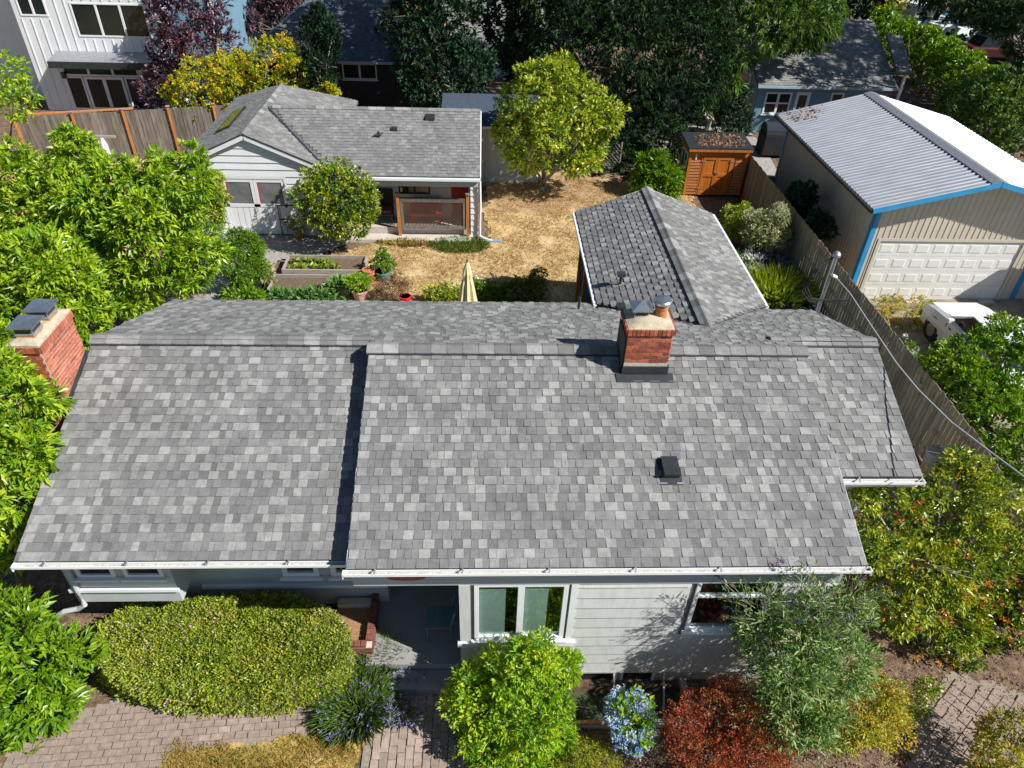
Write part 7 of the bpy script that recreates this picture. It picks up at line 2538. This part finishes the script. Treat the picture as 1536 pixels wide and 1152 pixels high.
plant("broad_conifer", "sunlit green conifer with sweeping branches at the top right of the dark evergreens", "conifer", (10.6, 36.0, 0),
      [B(1150, 38, 34.5, 52, rz=42), B(1205, 42, 35, 44, rz=30), B(1110, 70, 34.2, 40), B(1095, 25, 35, 46), B(1180, 10, 35.5, 52), B(1120, -20, 36, 70), B(1085, 110, 33.8, 30), B(1062, 140, 33.3, 26), B(1230, 10, 36, 36, rz=22), ((11, 37, 9.8), (2.3, 2.3, 2.2)), ((11, 37, 12), (1.5, 1.5, 1.8))], 4600, 7, .26, .085, 'lf_fir', 204, trunk=.22, up=0, droop=.45, gaps=.2, rough=.28, ntarget=8)
plant("dark_cedar", "huge dark cedar filling the background behind the rounded tree", "conifer", (5.2, 33.5, 0),
      [B(900, 120, 32.5, 92, rz=110), B(960, 60, 33.5, 92), B(845, 50, 33.5, 84), B(1015, 150, 32.0, 58), B(985, 215, 31.0, 50), B(920, 235, 30.6, 58), B(1030, 60, 33.5, 60), B(800, 20, 35, 54), B(1045, 110, 32.8, 36), B(900, -30, 34.5, 110), B(1010, -20, 34.5, 80), B(870, 200, 31.2, 60), ((5, 34, 10.5), (3, 3, 2.5)), ((5, 34, 13), (2, 2, 2.5))],
      15000, 8, .20, .055, 'lf_cedar', 205, trunk=.35, up=-.1, droop=.35, rough=.24, inner=.25, ntarget=10)
plant("dark_evergreen", "dark broadleaf evergreen between the shaded house and the small house", "tree", (-2.0, 33.2, 0),
      [B(640, 70, 33, 48), B(605, 45, 33.5, 34), B(690, 110, 32.6, 46), B(655, 130, 32.4, 50), B(670, 30, 34, 48), B(630, 0, 34.5, 50), B(700, 50, 33.5, 32), B(660, -30, 34.5, 60), B(620, 110, 32.8, 30), ((-2, 34.5, 8.5), (2.6, 2.2, 2))], 5600, 7, .19, .08, 'lf_darkleaf', 206, trunk=.22, gaps=.12, rough=.26, ntarget=8)
plant("rear_evergreen", "dark evergreen rising behind the rounded tree's left side", "tree", (1.3, 36.5, 0),
      [B(770, 40, 37, 44), B(790, 95, 35.5, 40), B(760, 0, 37.5, 50), ((1.8, 38, 8.5), (2.2, 2, 2))], 1500, 6, .28, .12, 'lf_darkleaf', 207, trunk=.2, gaps=.1)
plant("narrow_cypress", "narrow dark upright cypress in front of the shaded house's roof", "conifer", (-7.4, 34.0, 0),
      [B(462, 62, 34, 14, rz=40), B(480, 45, 34, 13, rz=42), B(498, 62, 34, 14, rz=36), B(480, 105, 33.8, 30, rz=34)], 1500, 7, .16, .05, 'lf_darkleaf', 208, trunk=.1, up=.9, droop=0, spread=.7, tmat='bark_pale', gaps=.1)
plant("golden_maple", "golden yellow maple rising behind the cottage roof", "tree", (-9.6, 33.2, 0),
      [B(300, 118, 33.0, 40), B(275, 140, 32.8, 26), B(345, 110, 33.3, 34), B(400, 100, 33.5, 38), B(435, 120, 33.3, 34), B(360, 145, 32.9, 46), B(310, 155, 32.6, 36), B(415, 140, 33, 36), B(430, 80, 33.8, 22), B(400, 72, 33.8, 15)], 4200, 7, .12, .075, 'lf_gold', 209, trunk=.13, tlump=.4, up=.1, gaps=.1, rough=.28)
plant("golden_maple", "small golden sapling at the right of the cottage's hip roof", "tree", (-6.3, 32.8, 0),
      [B(478, 145, 33, 11), B(497, 140, 33, 13), B(490, 155, 32.8, 14)], 280, 6, .13, .08, 'lf_gold', 210, trunk=.04, gaps=.2)
plant("purple_plum", "dark purple leaved plum tree in front of the tall white house", "tree", (-13.2, 34.4, 0),
      [B(275, 30, 35.0, 42), B(300, 75, 34.8, 44), B(255, 75, 34.8, 28), B(340, 80, 35, 36), B(240, 12, 35.3, 22), B(300, -10, 35.5, 50), B(228, 140, 34.2, 26), B(250, 120, 34.5, 26), B(360, 105, 34.6, 20)], 2500, 6, .17, .085, 'lf_purple', 211, trunk=.14, gaps=.25, rough=.28)
plant("purple_plum", "second purple plum crown at the top beside the shaded house's roof", "tree", (-11.0, 42, 0),
      [B(400, 8, 44, 26), B(425, -4, 44, 26), B(375, 30, 43, 16)], 600, 6, .2, .1, 'lf_purple', 212, trunk=.12, tint=(.4, 1))
plant("dead_trunk", "bare grey dead trunk with short stubs behind the orange shed", "tree", gb(1058, 205),
      [B(1063, 172, 30.4, 3), B(1069, 180, 30.4, 2)], 6, 3, .1, .03, 'fl_brown', 213, trunk=.15, tmat='bark_pale', split=.85, ntarget=2)
plant("dark_bush", "dark bush between the dead trunk and the blue house", "bush", (11.6, 33.5, 0),
      [B(1095, 150, 34, 26), B(1105, 180, 33.3, 26), B(1085, 190, 33, 20)], 700, 6, .16, .07, 'lf_darkleaf', 214, trunk=.05)
plant("climber", "dark climbing shrub against the metal garage wall", "shrub", (11.4, 22.5, -.3),
      [B(1205, 300, 23.0, 17, rz=24), B(1228, 340, 21.4, 19, rz=24), B(1195, 285, 23.6, 12)], 900, 6, .12, .06, 'lf_darkleaf', 215, trunk=.03)
plant("yellow_shrub", "bright yellow shrub beyond the flat roofed building", "shrub", (31, 62, 0),
      [(tuple(az(1333, 7, 1.2)), (1.6, 1.6, 1.4))], 260, 5, .35, .2, 'lf_gold', 216, trunk=.05, tint=(.4, .8))
plant("drive_weeds", "yellowing weeds along the cracked drive by the garage door", "weeds", gb(1360, 470),
      [(gb(1365, 462), (1.3, .9, .12)), (gb(1350, 478), (.7, .8, .15))], 420, 5, .14, .04, 'lf_spirea', 217, trunk=0, tint=(.3, .9))
# a far wood closing the view
fw_ = []
fr_ = random.Random(31)
for i in range(34):
    x = -48 + i * 3.3 + fr_.uniform(-1, 1)
    y = 58 + fr_.uniform(-3, 8)
    h = fr_.uniform(5, 9)
    fw_.append(((x, y, h * .5), (2.6, 2.6, h * .55)))
r = np.random.default_rng(99)
P, D, lump = blob_points(r, fw_, 7000, .2, .15)
V, F, t = leaf_arrays(r, P, D, 5, .6, .35, 1.0, .1, .2, .2, ctint=np.clip(r.uniform(0, 1, len(P)), 0, 1))
fo = np_mesh("far_wood", V, F, 'lf_cedar', None, {"tint": t})
fo['kind'] = 'stuff'
print("LEAF TRIS", LEAFN[0], "OBJECTS", len(COL.objects))
